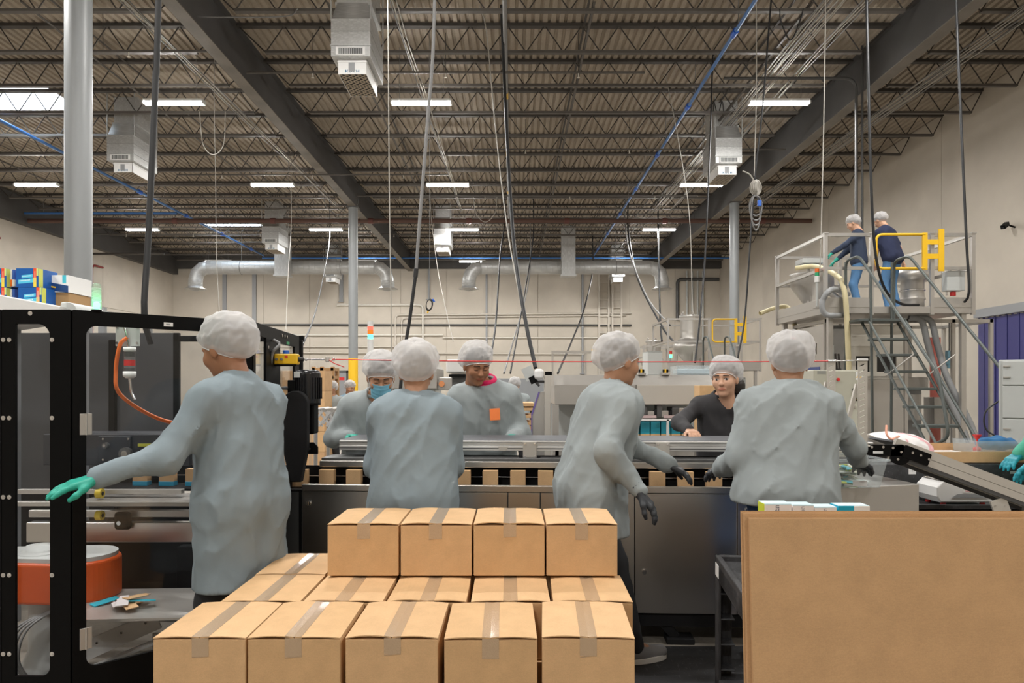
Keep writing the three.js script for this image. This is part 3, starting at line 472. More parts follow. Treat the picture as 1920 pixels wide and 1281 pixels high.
{ // pull cord switch with red rope
  const t = thing('pull_switch', 'yellow emergency pull switch box with red rope stretched to the right', 'safety switch'), z = -4.0, y = 1.642;
  part(t, 'switch_box', rbb(-1.322, -1.185, 1.612, 1.672, z - 0.025, z + 0.025, 0.008), M.yellow); part(t, 'blue_button', cylY(0.017, 0.02, 16).translate(-1.255, 1.682, z), M.blue); part(t, 'boot', rod([-1.185, 1.642, z], [-1.157, 1.642, z], 0.014, 14, 0.011), M.rubber);
  part(t, 'window', bb(-1.255, -1.238, 1.65, 1.662, z + 0.025, z + 0.0265), M.red); part(t, 'base', rbb(-1.318, -1.19, 1.604, 1.614, z - 0.03, z + 0.03, 0.002), M.black);
  for (const x of [-1.3, -1.272]) part(t, 'screw', screw(0.008).translate(x, 1.642, z + 0.026), M.cableGray);
  const eye = part(t, 'tensioner', [rod([-1.157, y, z], [-1.115, y, z], 0.003, 8), rod([-1.112, y, z], [-1.04, y, z], 0.0055, 10), new THREE.TorusGeometry(0.008, 0.002, 8, 16).translate(-1.145, y, z), rbox(0.02, 0.028, 0.014, 0.003, -1.025, y, z)], M.chrome); part(eye, 'eye_bolt', tube([[-1.015, y - 0.006, z], [-0.99, y - 0.008, z], [-0.983, y, z], [-0.99, y + 0.008, z], [-1.015, y + 0.006, z]], 0.002, 20, 6), M.chrome);
  part(t, 'rope', tube([[-1.0, y, z], [-0.4, y - 0.006, z - 0.08], [0.5, y - 0.008, z - 0.18], [1.4, y - 0.004, z - 0.27], [1.92, y + 0.002, z - 0.33]], 0.0032, 60, 6), M.red, 'taut red rope'); part(t, 'rope_tail', tube([[-1.02, y, z], [-0.985, y - 0.022, z + 0.01], [-0.93, y - 0.043, z + 0.01]], 0.003, 16, 6), M.red);
  part(t, 'turnbuckle', [rod([1.9, y + 0.002, z - 0.33], [1.96, y + 0.003, z - 0.33], 0.006, 10), rod([1.96, y + 0.003, z - 0.33], [2.11, y + 0.006, z - 0.33], 0.0035, 8)], M.chrome);
}
{ // slotted uprights on both sides of the conveyor
  for (const [z, w] of [[-4.34, 'nearer'], [-4.98, 'farther']]) {
    const t = thing('slotted_upright', `slotted grey steel upright with slanting brace at the conveyor end, ${w} one`, 'bracket', 'slotted uprights'), x = z > -4.6 ? 2.11 : 2.205, y0 = z > -4.6 ? 1.14 : 1.152, y1 = z > -4.6 ? 1.645 : 1.66;
    const holes = []; for (let y = y0 + 0.06; y < y1 - 0.03; y += 0.034) holes.push([[x - 0.016, y], [x + 0.014, y + 0.014], [x + 0.014, y + 0.022], [x - 0.016, y + 0.008]]);
    part(t, 'slotted_plate', extr([[x - 0.027, y0], [x + 0.03, y0], [x + 0.03, y1], [x - 0.027, y1]], 0.006, holes).translate(0, 0, z), M.aluWarm);
    part(t, 'brace', bar([x - 0.11, y0 + 0.005, z - 0.02], [x - 0.02, y1 - 0.14, z - 0.02], 0.02, 0.022), M.aluWarm); part(t, 'foot_plate', rbb(x - 0.13, x + 0.04, y0 - 0.012, y0, z - 0.05, z + 0.02, 0.002), M.aluWarm); part(t, 'top_block', rbb(x - 0.028, x + 0.03, y1, y1 + 0.014, z - 0.01, z + 0.016, 0.003), M.white);
  }
}
{ // discharge incline
  const t = thing('incline_conveyor', 'aluminium inclined conveyor sloping down to the right edge', 'conveyor'), a = V(2.36, 1.108, -4.44), d = V(1.75, -0.66, 0.06).normalize(), b = a.clone().addScaledVector(d, 1.55);
  const off = (p, dz, dy) => p.clone().add(V(0, dy, dz));
  for (const [dz, k] of [[0, 1], [-0.36, -1]]) { const r = part(t, 'side_profile', [bar(off(a, dz, 0.040), off(b, dz, 0.040), 0.03, 0.050), bar(off(a, dz, -0.012), off(b, dz, -0.012), 0.03, 0.042), bar(off(a, dz - k * 0.006, 0.012), off(b, dz - k * 0.006, 0.012), 0.02, 0.02)], M.aluWarm); part(r, 'lower_lip', bar(off(a, dz + k * 0.002, -0.046), off(b, dz + k * 0.002, -0.046), 0.02, 0.024), M.darkSteel); }
  part(t, 'belt', bar(off(a, -0.18, 0.045), off(b, -0.18, 0.045), 0.31, 0.012), M.belt);
  const p = part(t, 'pivot_plate', merge([extr(rrect(2.18, 2.40, 1.065, 1.135, 0.008), 0.012), cylZ(0.062, 0.012, 28).translate(2.38, 1.07, 0.006), extr(rrect(0, 0.17, -0.04, 0.035, 0.008), 0.012).rotateZ(-0.36).translate(2.40, 1.10, 0.001)]).translate(0, 0, -4.42), M.black);
  for (const [x, y] of [[2.2, 1.12], [2.27, 1.12], [2.3, 1.05], [2.36, 1.045], [2.45, 1.085], [2.50, 1.07], [2.55, 1.045], [2.33, 1.115], [2.38, 1.09]]) part(p, 'bolt', screw(0.008).translate(x, y, -4.404), M.chrome);
  part(p, 'plate_sticker', bb(2.21, 2.27, 1.08, 1.095, -4.407, -4.405), M.white);
  const fb = part(t, 'support_bracket', [bar([2.98, 0.80, -4.42], [3.02, 0.69, -4.42], 0.014, 0.10)], M.aluWarm);
  part(fb, 'bracket_foot', rbb(2.90, 3.10, 0.66, 0.70, -4.38, -4.5, 0.006), M.black);
  for (const [x, y] of [[2.96, 0.76], [3.02, 0.76], [2.97, 0.71]]) part(fb, 'rivet', screw(0.005).translate(x, y, -4.41), M.chrome);
  part(t, 'stand', [bb(3.3, 3.36, 0, 0.72, -4.6, -4.66), bb(3.3, 3.36, 0, 0.72, -4.46, -4.5), bb(3.25, 3.4, 0, 0.02, -4.4, -4.7)], M.aluWarm);
}
{ // clear bin of loose sachets at the cabinet's right end
  const t = thing('plastic_bin', 'clear plastic bin full of small packets on the machine end', 'bin'), z = -4.08, x0 = 1.70, x1 = 2.13, y0 = 0.914, y1 = 1.075;
  const wall = (pts, th) => { const g = new THREE.BufferGeometry(); g.setAttribute('position', new THREE.Float32BufferAttribute([...pts[0], ...pts[1], ...pts[2], ...pts[0], ...pts[2], ...pts[3]], 3)); g.computeVertexNormals(); return g; };
  const zb = -4.45, e = 0.03, A = [[x0 + e, y0, z - e], [x1 - e, y0, z - e], [x1 - e, y0, zb + e], [x0 + e, y0, zb + e]], B = [[x0, y1, z], [x1, y1, z], [x1, y1, zb], [x0, y1, zb]];
  part(t, 'tub', [...[0, 1, 2, 3].map(i => wall([A[i], A[(i + 1) % 4], B[(i + 1) % 4], B[i]])), wall([A[0], A[3], A[2], A[1]])], M.frosted);
  part(t, 'rim', [rbb(x0 - 0.012, x1 + 0.012, y1 - 0.008, y1 + 0.004, z + 0.012, z - 0.004, 0.003), rbb(x0 - 0.012, x1 + 0.012, y1 - 0.008, y1 + 0.004, zb + 0.004, zb - 0.012, 0.003), rbb(x0 - 0.012, x0 + 0.004, y1 - 0.008, y1 + 0.004, z, zb, 0.003), rbb(x1 - 0.004, x1 + 0.012, y1 - 0.008, y1 + 0.004, z, zb, 0.003)], M.frosted);
  part(t, 'paper_label', bb(1.94, 2.02, 0.925, 0.955, z - 0.02, z - 0.017), M.white);
  const R = rng(9), mats = [std(lin(0.72, 0.76, 0.74), 0.4), std(lin(0.50, 0.55, 0.10), 0.4), std(lin(0.10, 0.42, 0.50), 0.4), std(lin(0.75, 0.74, 0.62), 0.4)], g = rbox(0.03, 0.008, 0.13, 0.003);
  for (let i = 0; i < 56; i++) {
    const k = i / 56, m = single('packet', g.clone(), mats[i % 4], ['loose white packet in the clear bin', 'loose yellow green packet in the clear bin', 'loose teal packet in the clear bin', 'loose cream packet in the clear bin'][i % 4], 'packet', ['white packets in the bin', 'yellow green packets in the bin', 'teal packets in the bin', 'cream packets in the bin'][i % 4]);
    m.position.set(lerp(x0 + 0.1, x1 - 0.1, R()), y0 + 0.015 + k * 0.095, lerp(z - 0.1, zb + 0.1, R())); m.rotation.set((R() - 0.5) * 0.5, R() * 6.28, (R() - 0.5) * 0.5);
  }
}
// ================================================================ THE BLACK ENCLOSURE
function orient(g, a, b) { // local x along a->b on the floor plan, local z outwards
  const d = V(b[0] - a[0], 0, -(b[1] - a[1])).normalize(), up = V(0, 1, 0), n = V(0, 0, 0).crossVectors(d, up);
  return g.applyMatrix4(new THREE.Matrix4().makeBasis(d, up, n).setPosition(a[0], 0, -a[1]));
}
{
  const e = thing('machine_enclosure', 'tall black guard enclosure with clear windows at left', 'enclosure'), TOP = 1.812, A = [-1.833, 3.0], B = [-1.288, 3.55], C = [-1.38, 4.62];
  const bolt = (p, a, b, x, y) => part(p, 'bolt', orient(screw(0.0095, 0.008).translate(x, y, 0.014), a, b), M.chrome);
  // front panel with a tall narrow window
  const f0 = [-2.118, 3.0], fl = A[0] - f0[0];
  const s1 = rrect(0.0025, fl, 0.02, TOP, 0.004), w1 = new THREE.Path(); w1.moveTo(0.056, 0.29); w1.lineTo(0.162, 0.29); w1.absarc(0.162, 0.33, 0.04, -Math.PI / 2, 0); w1.lineTo(0.202, 1.70); w1.absarc(0.147, 1.70, 0.055, 0, Math.PI / 2); w1.lineTo(0.06, 1.755); w1.lineTo(0.056, 1.75); w1.closePath();
  const p1 = part(e, 'front_panel', orient(extr(s1, 0.012, [w1], 0.0015), f0, A), M.black);
  part(p1, 'window_pane', orient(bb(0.03, 0.222, 0.26, 1.775, -0.008, -0.004), f0, A), M.acrylic);
  for (const y of [1.687, 1.363, 1.035, 0.712, 0.385]) { bolt(p1, f0, A, 0.01, y); bolt(p1, f0, A, 0.035, y); bolt(p1, f0, A, 0.212, y); }
  bolt(p1, f0, A, 0.122, 1.797);
  // neighbouring panel at the picture edge
  const g0 = [-2.75, 3.0], p2 = part(e, 'front_panel', orient(extr(rrect(0, 0.63, 0.02, TOP, 0.004), 0.012, [rrect(0.08, 0.55, 0.29, 1.755, 0.04, THREE.Path)], 0.0015), g0, f0), M.black);
  part(p2, 'window_pane', orient(bb(0.06, 0.57, 0.27, 1.775, -0.008, -0.004), g0, f0), M.acrylic); for (const y of [1.687, 1.363, 1.035, 0.712, 0.385]) bolt(p2, g0, f0, 0.618, y);
  // hinged door on the slanting corner
  const L = Math.hypot(B[0] - A[0], B[1] - A[1]);
  const d = part(e, 'door', orient(extr(rrect(0.0, L, 0.02, TOP, 0.004), 0.012, [rrect(0.048, 0.62, 0.31, 1.752, 0.045, THREE.Path)], 0.0015), A, B), M.black);
  part(d, 'window_pane', orient(bb(0.03, 0.64, 0.29, 1.772, -0.007, -0.002), A, B), M.acrylic);
  for (const y of [1.335, 0.435]) { const h = part(d, 'hinge', orient(merge([rbb(0.024, 0.046, y - 0.045, y + 0.045, 0.013, 0.019, 0.002), rbb(0.05, 0.07, y - 0.045, y + 0.045, 0.013, 0.019, 0.002), rod([0.048, y - 0.045, 0.018], [0.048, y + 0.045, 0.018], 0.005, 10)]), A, B), M.steelMatte); }
  part(d, 'door_tag', orient(bb(0.36, 0.40, 1.765, 1.783, 0.0135, 0.0145), A, B), M.white, 'small white printed tag'); part(d, 'tag_print', orient(bb(0.37, 0.387, 1.771, 1.777, 0.0145, 0.015), A, B), M.gray);
  // side panel running back with two clear strips
  const l2 = Math.hypot(C[0] - B[0], C[1] - B[1]);
  const sp = part(e, 'side_panel', orient(extr(rrect(0, l2, 0.92, TOP, 0.004), 0.012, [rrect(0.04, 0.25, 0.96, 1.75, 0.01, THREE.Path), rrect(0.56, 0.95, 0.96, 1.74, 0.01, THREE.Path)], 0.0015), B, C), M.black);
  part(sp, 'window_pane', orient(bb(0.03, 0.26, 0.95, 1.76, -0.006, -0.002), B, C), M.acrylic); part(sp, 'window_pane', orient(bb(0.55, 0.96, 0.95, 1.75, -0.006, -0.002), B, C), M.acrylic);
  for (const x of [0.6, 0.66, 0.72]) bolt(sp, B, C, x, 1.785); for (const y of [1.7, 1.5, 1.3, 1.1]) { bolt(sp, B, C, 0.28, y); bolt(sp, B, C, 0.54, y); }
  part(sp, 'green_tag', orient(bb(0.72, 0.79, 1.742, 1.758, 0.0135, 0.015), B, C), std(lin(0.02, 0.4, 0.15), 0.4));
  part(sp, 'lower_skin', orient(bb(0, l2, 0.02, 0.92, 0, 0.012), B, C), M.black);
  // frame posts, sills, back guards
  const post = (x, z) => part(e, 'post', rbb(x - 0.02, x + 0.02, 0, TOP - 0.003, -z - 0.02, -z + 0.02, 0.003), M.black);
  post(-2.12, 3.04); post(-1.835, 3.035); post(-1.31, 3.56); post(-1.46, 4.95); post(-2.75, 3.04); post(-2.75, 4.96);
  part(e, 'back_guard', rbb(-4.0, -2.32, 0.75, 1.86, -4.98, -5.0, 0.003), std(lin(0.045, 0.047, 0.052), 0.5), 'dark grey opaque back guard'); part(e, 'back_window', bb(-2.32, -1.46, 0.95, 1.80, -4.985, -4.99), M.acrylic);
  part(e, 'back_frame', [rbb(-2.34, -1.44, 1.80, 1.84, -4.97, -5.0, 0.003), rbb(-2.34, -2.30, 0.75, 1.86, -4.97, -5.0, 0.003), rbb(-4.0, -1.44, 0.02, 0.75, -4.98, -5.0, 0.003)], M.black);
}
{ // signal beacon on the enclosure
  const b = thing('signal_beacon', 'clear signal beacon with glowing green light on the black enclosure', 'beacon'), x = XX(181, 3.06), z = -3.06, y = 1.812;
  part(b, 'base', cylY(0.02, 0.008, 20).translate(x, y + 0.004, z), M.black);
  part(b, 'lens', lathe([[0.0175, 0], [0.0185, 0.004], [0.0185, 0.098], [0.015, 0.108], [0.008, 0.112], [0, 0.113]], 24).translate(x, y + 0.008, z), phys(lin(0.90, 0.97, 0.93), 0.12, { transmission: 0.9, thickness: 0, ior: 1.35 }));
  const st = []; for (let i = 0; i < 10; i++) st.push(new THREE.TorusGeometry(0.0172, 0.0007, 4, 24).rotateX(Math.PI / 2).translate(x, y + 0.045 + i * 0.006, z)); part(b, 'ribs', st, M.white);
  part(b, 'green_lamp', lathe([[0, 0], [0.012, 0.002], [0.0125, 0.024], [0.008, 0.031], [0, 0.033]], 16).translate(x, y + 0.01, z), new THREE.MeshStandardMaterial({ color: lin(0.3, 1, 0.55), emissive: lin(0.12, 1, 0.38), emissiveIntensity: 3.2 }), 'glowing green lamp');
  const L = new THREE.PointLight(lin(0.1, 1, 0.35), 0.016); L.name = 'beacon_light'; L.position.set(x, y + 0.025, z); L.castShadow = true; b.add(L);
}
{ // works inside the enclosure
  const t = thing('feeder_unit', 'dark box feeder with rollers and steel rails inside the black enclosure', 'machine');
  part(t, 'feed_block', rbb(-2.62, -1.80, 1.05, 1.225, -4.02, -4.3, 0.006), std(lin(0.022, 0.024, 0.03), 0.45));
  part(t, 'feed_plate', [rbb(-2.3, -2.12, 1.07, 1.215, -4.0, -4.02, 0.003)], std(lin(0.02, 0.023, 0.03), 0.4));
  for (const [x, y, r] of [[-2.25, 1.165, 0.016], [-2.14, 1.12, 0.034]]) { const w = part(t, 'roller', cylZ(r, 0.03, 24).translate(x, y, -3.99), M.darkSteel); part(w, 'roller_hub', cylZ(r * 0.5, 0.036, 18).translate(x, y, -3.988), M.chrome); }
  for (const [x, y] of [[-2.27, 1.2], [-2.13, 1.2], [-2.27, 1.085], [-2.2, 1.085], [-1.95, 1.2], [-1.86, 1.2]]) part(t, 'bolt', screw(0.006).translate(x, y, -3.997), M.chrome);
  for (const y of [1.165, 1.10]) part(t, 'yellow_strip', rbb(-2.08, -1.99, y - 0.008, y + 0.008, -4.0, -4.012, 0.002), std(lin(0.35, 0.36, 0.03), 0.5));
  part(t, 'tray_arm', [rbb(-1.76, -1.52, 1.03, 1.125, -3.94, -4.08, 0.03), rbb(-1.74, -1.54, 1.112, 1.128, -3.93, -4.09, 0.006)], M.darkSteel);
  part(t, 'cross_bar', triUV(rbb(-2.7, -1.32, 0.625, 0.735, -4.0, -4.06, 0.005)), M.steel, 'wide brushed steel bar'); part(t, 'slide_rail', [rbb(-2.7, -1.8, 0.905, 0.93, -3.92, -3.96, 0.003), rbb(-2.7, -1.7, 0.845, 0.87, -3.88, -3.92, 0.003), rbb(-2.3, -1.7, 0.875, 0.885, -3.8, -4.1, 0.002), rbb(-2.7, -1.3, 0.76, 0.80, -4.02, -4.05, 0.004)], M.steelMatte);
  for (const y of [0.918, 0.80]) { const w = part(t, 'yellow_bush', cylX(0.026, 0.03, 20).translate(-2.21, y, -3.86), std(lin(0.62, 0.46, 0.03), 0.4)); part(w, 'bush_core', cylX(0.011, 0.034, 14).translate(-2.21, y, -3.86), M.black); }
  for (const x of [-2.15, -1.70]) { const k = part(t, 'clamp_block', [rbb(x - 0.045, x + 0.045, 0.70, 0.80, -3.96, -4.0, 0.02)], M.blackMatte); part(k, 'bolt', screw(0.012).translate(x - 0.01, 0.74, -3.955), M.chrome); }
  part(t, 'dark_skirt', [rbb(-2.7, -1.32, 0.16, 0.62, -4.08, -4.1, 0.004), rbb(-1.86, -1.55, 0.30, 0.60, -3.99, -4.07, 0.004)], M.blackMatte);
  part(t, 'floor_legs', [bb(-2.66, -2.6, 0, 0.16, -4.06, -4.12), bb(-1.4, -1.35, 0, 0.16, -4.06, -4.12)], M.blackMatte);
}
{ // air filter bowl and hose
  const t = thing('air_filter', 'clear air filter bowl with orange hose hanging inside the enclosure', 'air filter'), x = XX(224, 3.35), z = -3.42;
  part(t, 'mount_plate', rbb(x - 0.065, x + 0.05, 1.685, 1.79, z - 0.02, z - 0.014, 0.002), M.lightGray); for (const [a, b] of [[-0.055, 1.775], [0.04, 1.775], [-0.055, 1.7], [0.04, 1.7]]) part(t, 'bolt', screw(0.006).translate(x + a, b, z - 0.01), M.chrome);
  part(t, 'bowl', [cylY(0.024, 0.1, 24).translate(x + 0.01, 1.60, z)], phys(lin(0.75, 0.76, 0.78), 0.1, { transmission: 0.8, thickness: 0 })); part(t, 'red_label', cylY(0.0245, 0.028, 24).translate(x + 0.01, 1.605, z), M.red); part(t, 'band', [cylY(0.0248, 0.022, 24).translate(x + 0.01, 1.645, z), cylY(0.0246, 0.018, 24).translate(x + 0.01, 1.572, z)], M.darkSteel);
  part(t, 'cap', [lathe([[0, 0], [0.02, 0], [0.028, 0.008], [0.028, 0.024], [0, 0.026]], 20).translate(x + 0.01, 1.655, z), lathe([[0, 0], [0.018, 0.002], [0.029, 0.012], [0.029, 0.034], [0, 0.036]], 20).translate(x + 0.01, 1.53, z)], M.white);
  part(t, 'metal_tube', [tube([[x - 0.045, 1.80, z], [x - 0.03, 1.805, z], [x - 0.01, 1.76, z], [x + 0.008, 1.68, z]], 0.006, 24), tube([[x + 0.01, 1.53, z], [x + 0.018, 1.47, z], [x + 0.035, 1.43, z]], 0.006, 16)], M.chrome);
  part(t, 'orange_hose', tube([[x + 0.0, 1.725, z + 0.0], [x - 0.03, 1.69, z + 0.01], [x - 0.05, 1.56, z + 0.01], [x - 0.03, 1.45, z], [x + 0.05, 1.33, z - 0.2], [x + 0.13, 1.265, z - 0.5], [x + 0.02, 1.235, z - 0.62]], 0.0095, 60), M.orange, 'orange air hose');
}
{ // orange robot arm low inside the enclosure
  const t = thing('robot_arm', 'orange robot arm low behind the enclosure window', 'robot'), z = -3.62;
  const prof = new THREE.Shape(); prof.moveTo(-2.62, -0.12); prof.lineTo(-2.18, -0.16); prof.absarc(-2.16, 0, 0.16, -Math.PI / 2, Math.PI / 2); prof.lineTo(-2.62, 0.12); prof.closePath();
  part(t, 'arm', new THREE.ExtrudeGeometry(prof, { depth: 0.17, bevelEnabled: true, bevelSize: 0.015, bevelThickness: 0.015, bevelSegments: 3 }).rotateX(-Math.PI / 2).translate(0, 0.455, z), std(lin(0.62, 0.085, 0.008), 0.4));
  part(t, 'arm_cover', new THREE.ExtrudeGeometry(prof, { depth: 0.02, bevelEnabled: false }).rotateX(-Math.PI / 2).translate(0, 0.64, z), M.lightGray); part(t, 'joint_cap', [lathe([[0.09, 0], [0.09, 0.012], [0.06, 0.02], [0.06, 0.045], [0, 0.05]], 28).translate(-2.36, 0.655, z + 0.02)], M.lightGray);
  part(t, 'wrist', lathe([[0.11, 0], [0.11, 0.03], [0.07, 0.12], [0.07, 0.395]], 24).translate(-2.35, 0.06, z), M.lightGray); part(t, 'pedestal', cylY(0.16, 0.06, 28).translate(-2.35, 0.03, z), M.darkSteel);
  for (let i = 0; i < 4; i++) part(t, 'cable', tube([[-2.2, 0.42, z + 0.1], [-2.3 - i * 0.02, 0.34, z + 0.2], [-2.33 - i * 0.015, 0.2, z + 0.22], [-2.3, 0.06, z + 0.16]], 0.006, 24, 6), M.cableGray);
}
{ // outfeed chute and scraps on it
  const t = thing('scrap_chute', 'grey sheet metal chute low inside the enclosure door', 'chute');
  part(t, 'shelf_plate', triUV(new THREE.BoxGeometry(0.62, 0.012, 0.5).rotateZ(-0.04).rotateY(0.2).translate(-1.80, 0.43, -3.52)), M.steelMatte);
  part(t, 'side_channel', [bar([-2.12, 0.20, -3.38], [-1.72, 0.36, -3.50], 0.012, 0.09), bar([-2.12, 0.12, -3.34], [-1.70, 0.27, -3.47], 0.05, 0.012)], M.alu);
  part(t, 'bracket', [bar([-2.1, 0.0, -3.36], [-2.1, 0.2, -3.36], 0.03, 0.012), bar([-1.72, 0.0, -3.48], [-1.72, 0.3, -3.48], 0.03, 0.012)], M.steelMatte); for (let i = 0; i < 4; i++) part(t, 'bolt', screw(0.006).translate(-2.06 + i * 0.1, 0.245 + i * 0.037, -3.37 - i * 0.03), M.chrome);
  const R = rng(31), mats = [M.kraftB, std(lin(0.02, 0.40, 0.52), 0.5), std(lin(0.72, 0.68, 0.68), 0.5)];
  for (let i = 0; i < 7; i++) { const x = -1.99 + R() * 0.22, z = -3.36 - R() * 0.12; const s = single('scrap_box', merge([rbox(0.075 + R() * 0.03, 0.004, 0.055, 0.001), rbox(0.04, 0.003, 0.04, 0.001, 0.05, 0.001, 0)]), mats[i % 3], ['flattened tan box scrap lying on the chute', 'flattened teal box scrap lying on the chute', 'flattened white box scrap lying on the chute'][i % 3], 'scrap', ['tan scraps on the chute', 'teal scraps on the chute', 'white scraps on the chute'][i % 3]); s.position.set(x, 0.447 + i * 0.006, z); s.rotation.set((R() - 0.5) * 0.3, R() * 3, (R() - 0.5) * 0.2); }
}
{ // rack with printed cartons behind the enclosure
  const r = thing('shelf_rack', 'steel shelf rack of printed cartons behind the black enclosure', 'rack'), Y = 2.02;
  for (const x of [-4.3, -2.9]) for (const z of [-5.1, -5.75]) part(r, 'post', bb(x - 0.02, x + 0.02, 0, 2.05, z - 0.02, z + 0.02), M.gray);
  for (const y of [0.5, 1.25, Y]) part(r, 'shelf', rbb(-4.34, -2.86, y - 0.03, y, -5.05, -5.8, 0.004), M.white);
  const pr = (big) => canvasTex(512, 256, (g, w, h) => { g.fillStyle = '#0d5aa7'; g.fillRect(0, 0, w, h); g.fillStyle = '#56c8e8'; g.save(); g.translate(0, 10); g.rotate(-0.06); g.fillRect(120, 92, 260, 44); g.fillRect(40, 150, 350, 56); g.restore(); g.fillStyle = '#e8f6fb'; for (let i = 0; i < 9; i++) { g.fillRect(150 + i * 22, 104 - i, 14, 12); g.fillRect(80 + i * 28, 166 - i * 1.5, 20, 14); } g.fillStyle = '#f0562a'; g.fillRect(400, 0, 70, 128); g.fillStyle = '#f4d84a'; g.fillRect(400, 128, 70, 128); g.fillStyle = '#cfe08a'; g.fillRect(470, 0, 42, 100); g.fillStyle = '#e9b0a0'; g.fillRect(425, 40, 22, 150); });
  const m = std(0xffffff, 0.45, 0, { map: pr() }), face = g => { g = prep(g); g.computeBoundingBox(); const b = g.boundingBox, p = g.attributes.position, u = g.attributes.uv; for (let i = 0; i < p.count; i++) u.setXY(i, (p.getX(i) - b.min.x) / (b.max.x - b.min.x), (p.getY(i) - b.min.y) / (b.max.y - b.min.y)); return g; };
  const blueM = std(lin(0.006, 0.10, 0.38), 0.45), limeM = std(lin(0.62, 0.66, 0.12), 0.5), stickM = std(lin(0.75, 0.74, 0.78), 0.5), stickB = std(lin(0.03, 0.10, 0.40), 0.5);
  const put = (px0, px1, py0, py1, label) => { const d = 5.2, b = thing('printed_carton', label, 'carton', 'printed cartons on the rack'); part(b, 'carton', rbb(XX(px0, d), XX(px1, d), YY(py1, d), YY(py0, d), -d, -d - 0.22, 0.002), blueM); part(b, 'front_print', face(bb(XX(px0, d) + 0.001, XX(px1, d) - 0.001, YY(py1, d) + 0.001, YY(py0, d) - 0.001, -d, -d + 0.001)), m, 'printed front'); part(b, 'side_print', bb(XX(px1, d), XX(px1, d) + 0.0008, YY(py1, d) + 0.002, YY(py0, d) - 0.002, -d - 0.05, -d - 0.002), limeM); return b; };
  put(30, 72, 503, 538.5, 'blue printed carton on the rack, upper one beside the tray box'); put(34, 78, 539, 575, 'blue printed carton on the rack, lower one beside the tray box'); put(-30, 12, 503, 538.5, 'blue printed carton at the left picture edge, upper one'); put(-30, 12, 539, 575, 'blue printed carton at the left picture edge, lower one');
  for (let k = 0; k < 2; k++) for (let i = 0; i < 3; i++) { const d = 5.24, x = XX(15 + i * 5, d), s = thing('stick_pack_bundle', `slim striped pack between the blue cartons, ${k ? 'lower' : 'upper'} row, ${ORD[i]} from the left`, 'pack', 'slim packs between the cartons'); part(s, 'sleeve', rbox(0.017, 0.125, 0.2, 0.003, x, YY(k ? 575 : 538.5, d) + 0.0655, -d - 0.1), i === 1 ? stickM : stickB); part(s, 'printed_foot', rbox(0.0175, 0.05, 0.202, 0.002, x, YY(k ? 575 : 538.5, d) + 0.03, -d - 0.1), i === 1 ? M.orange : M.offwhite); }
  const tb = thing('tray_box', 'white and navy display tray box beside the near column', 'carton'), d = 5.35;
  part(tb, 'tray', rbb(XX(80, d), XX(128, d), YY(548, d), YY(516, d), -d, -d - 0.3, 0.002), M.white); part(tb, 'navy_front', extr([[XX(80, d), YY(543, d)], [XX(128, d), YY(549, d)], [XX(128, d), YY(536, d)], [XX(80, d), YY(527, d)]], 0.004).translate(0, 0, -d), std(lin(0.01, 0.05, 0.18), 0.45)); part(tb, 'yellow_print', extr([[XX(88, d), YY(537.5, d)], [XX(105, d), YY(540.5, d)], [XX(105, d), YY(538, d)], [XX(88, d), YY(534.5, d)]], 0.002).translate(0, 0, -d + 0.004), M.yellow); part(tb, 'cyan_print', rbb(XX(117, d), XX(124, d), YY(531, d), YY(516, d), -d + 0.0015, -d - 0.01, 0.001), std(lin(0.06, 0.5, 0.62), 0.5));
  const lift = thing('riser_box', 'plain box under the white tray box on the rack', 'carton'); part(lift, 'body', rbb(XX(82, d), XX(127, d), Y, YY(549, d), -d - 0.01, -d - 0.29, 0.002), M.kraftEdge);
}
{ // white machine hood just over the enclosure's edge
  const t = thing('hopper_lid', 'white slanting hopper lid with rounded grey end behind the enclosure top', 'hopper'), d = 4.25;
  part(t, 'lid', extr([[XX(-120, d), YY(533, d)], [XX(112, d), YY(576, d)], [XX(112, d), YY(582, d)], [XX(-120, d), YY(620, d)]], 0.42, [], 0.004).translate(0, 0, -d - 0.42), M.white);
  part(t, 'end_cover', [cylZ(0.055, 0.3, 28).translate(XX(117, d), YY(583, d), -d - 0.2), rbox(0.05, 0.05, 0.304, 0.015, XX(110, d), YY(572, d), -d - 0.2)], M.lightGray);
  part(t, 'stand', [bb(XX(-40, d), XX(-34, d), 0, YY(610, d), -d - 0.3, -d - 0.34), bb(XX(100, d), XX(104, d), 0, YY(585, d), -d - 0.3, -d - 0.34)], M.gray);
}
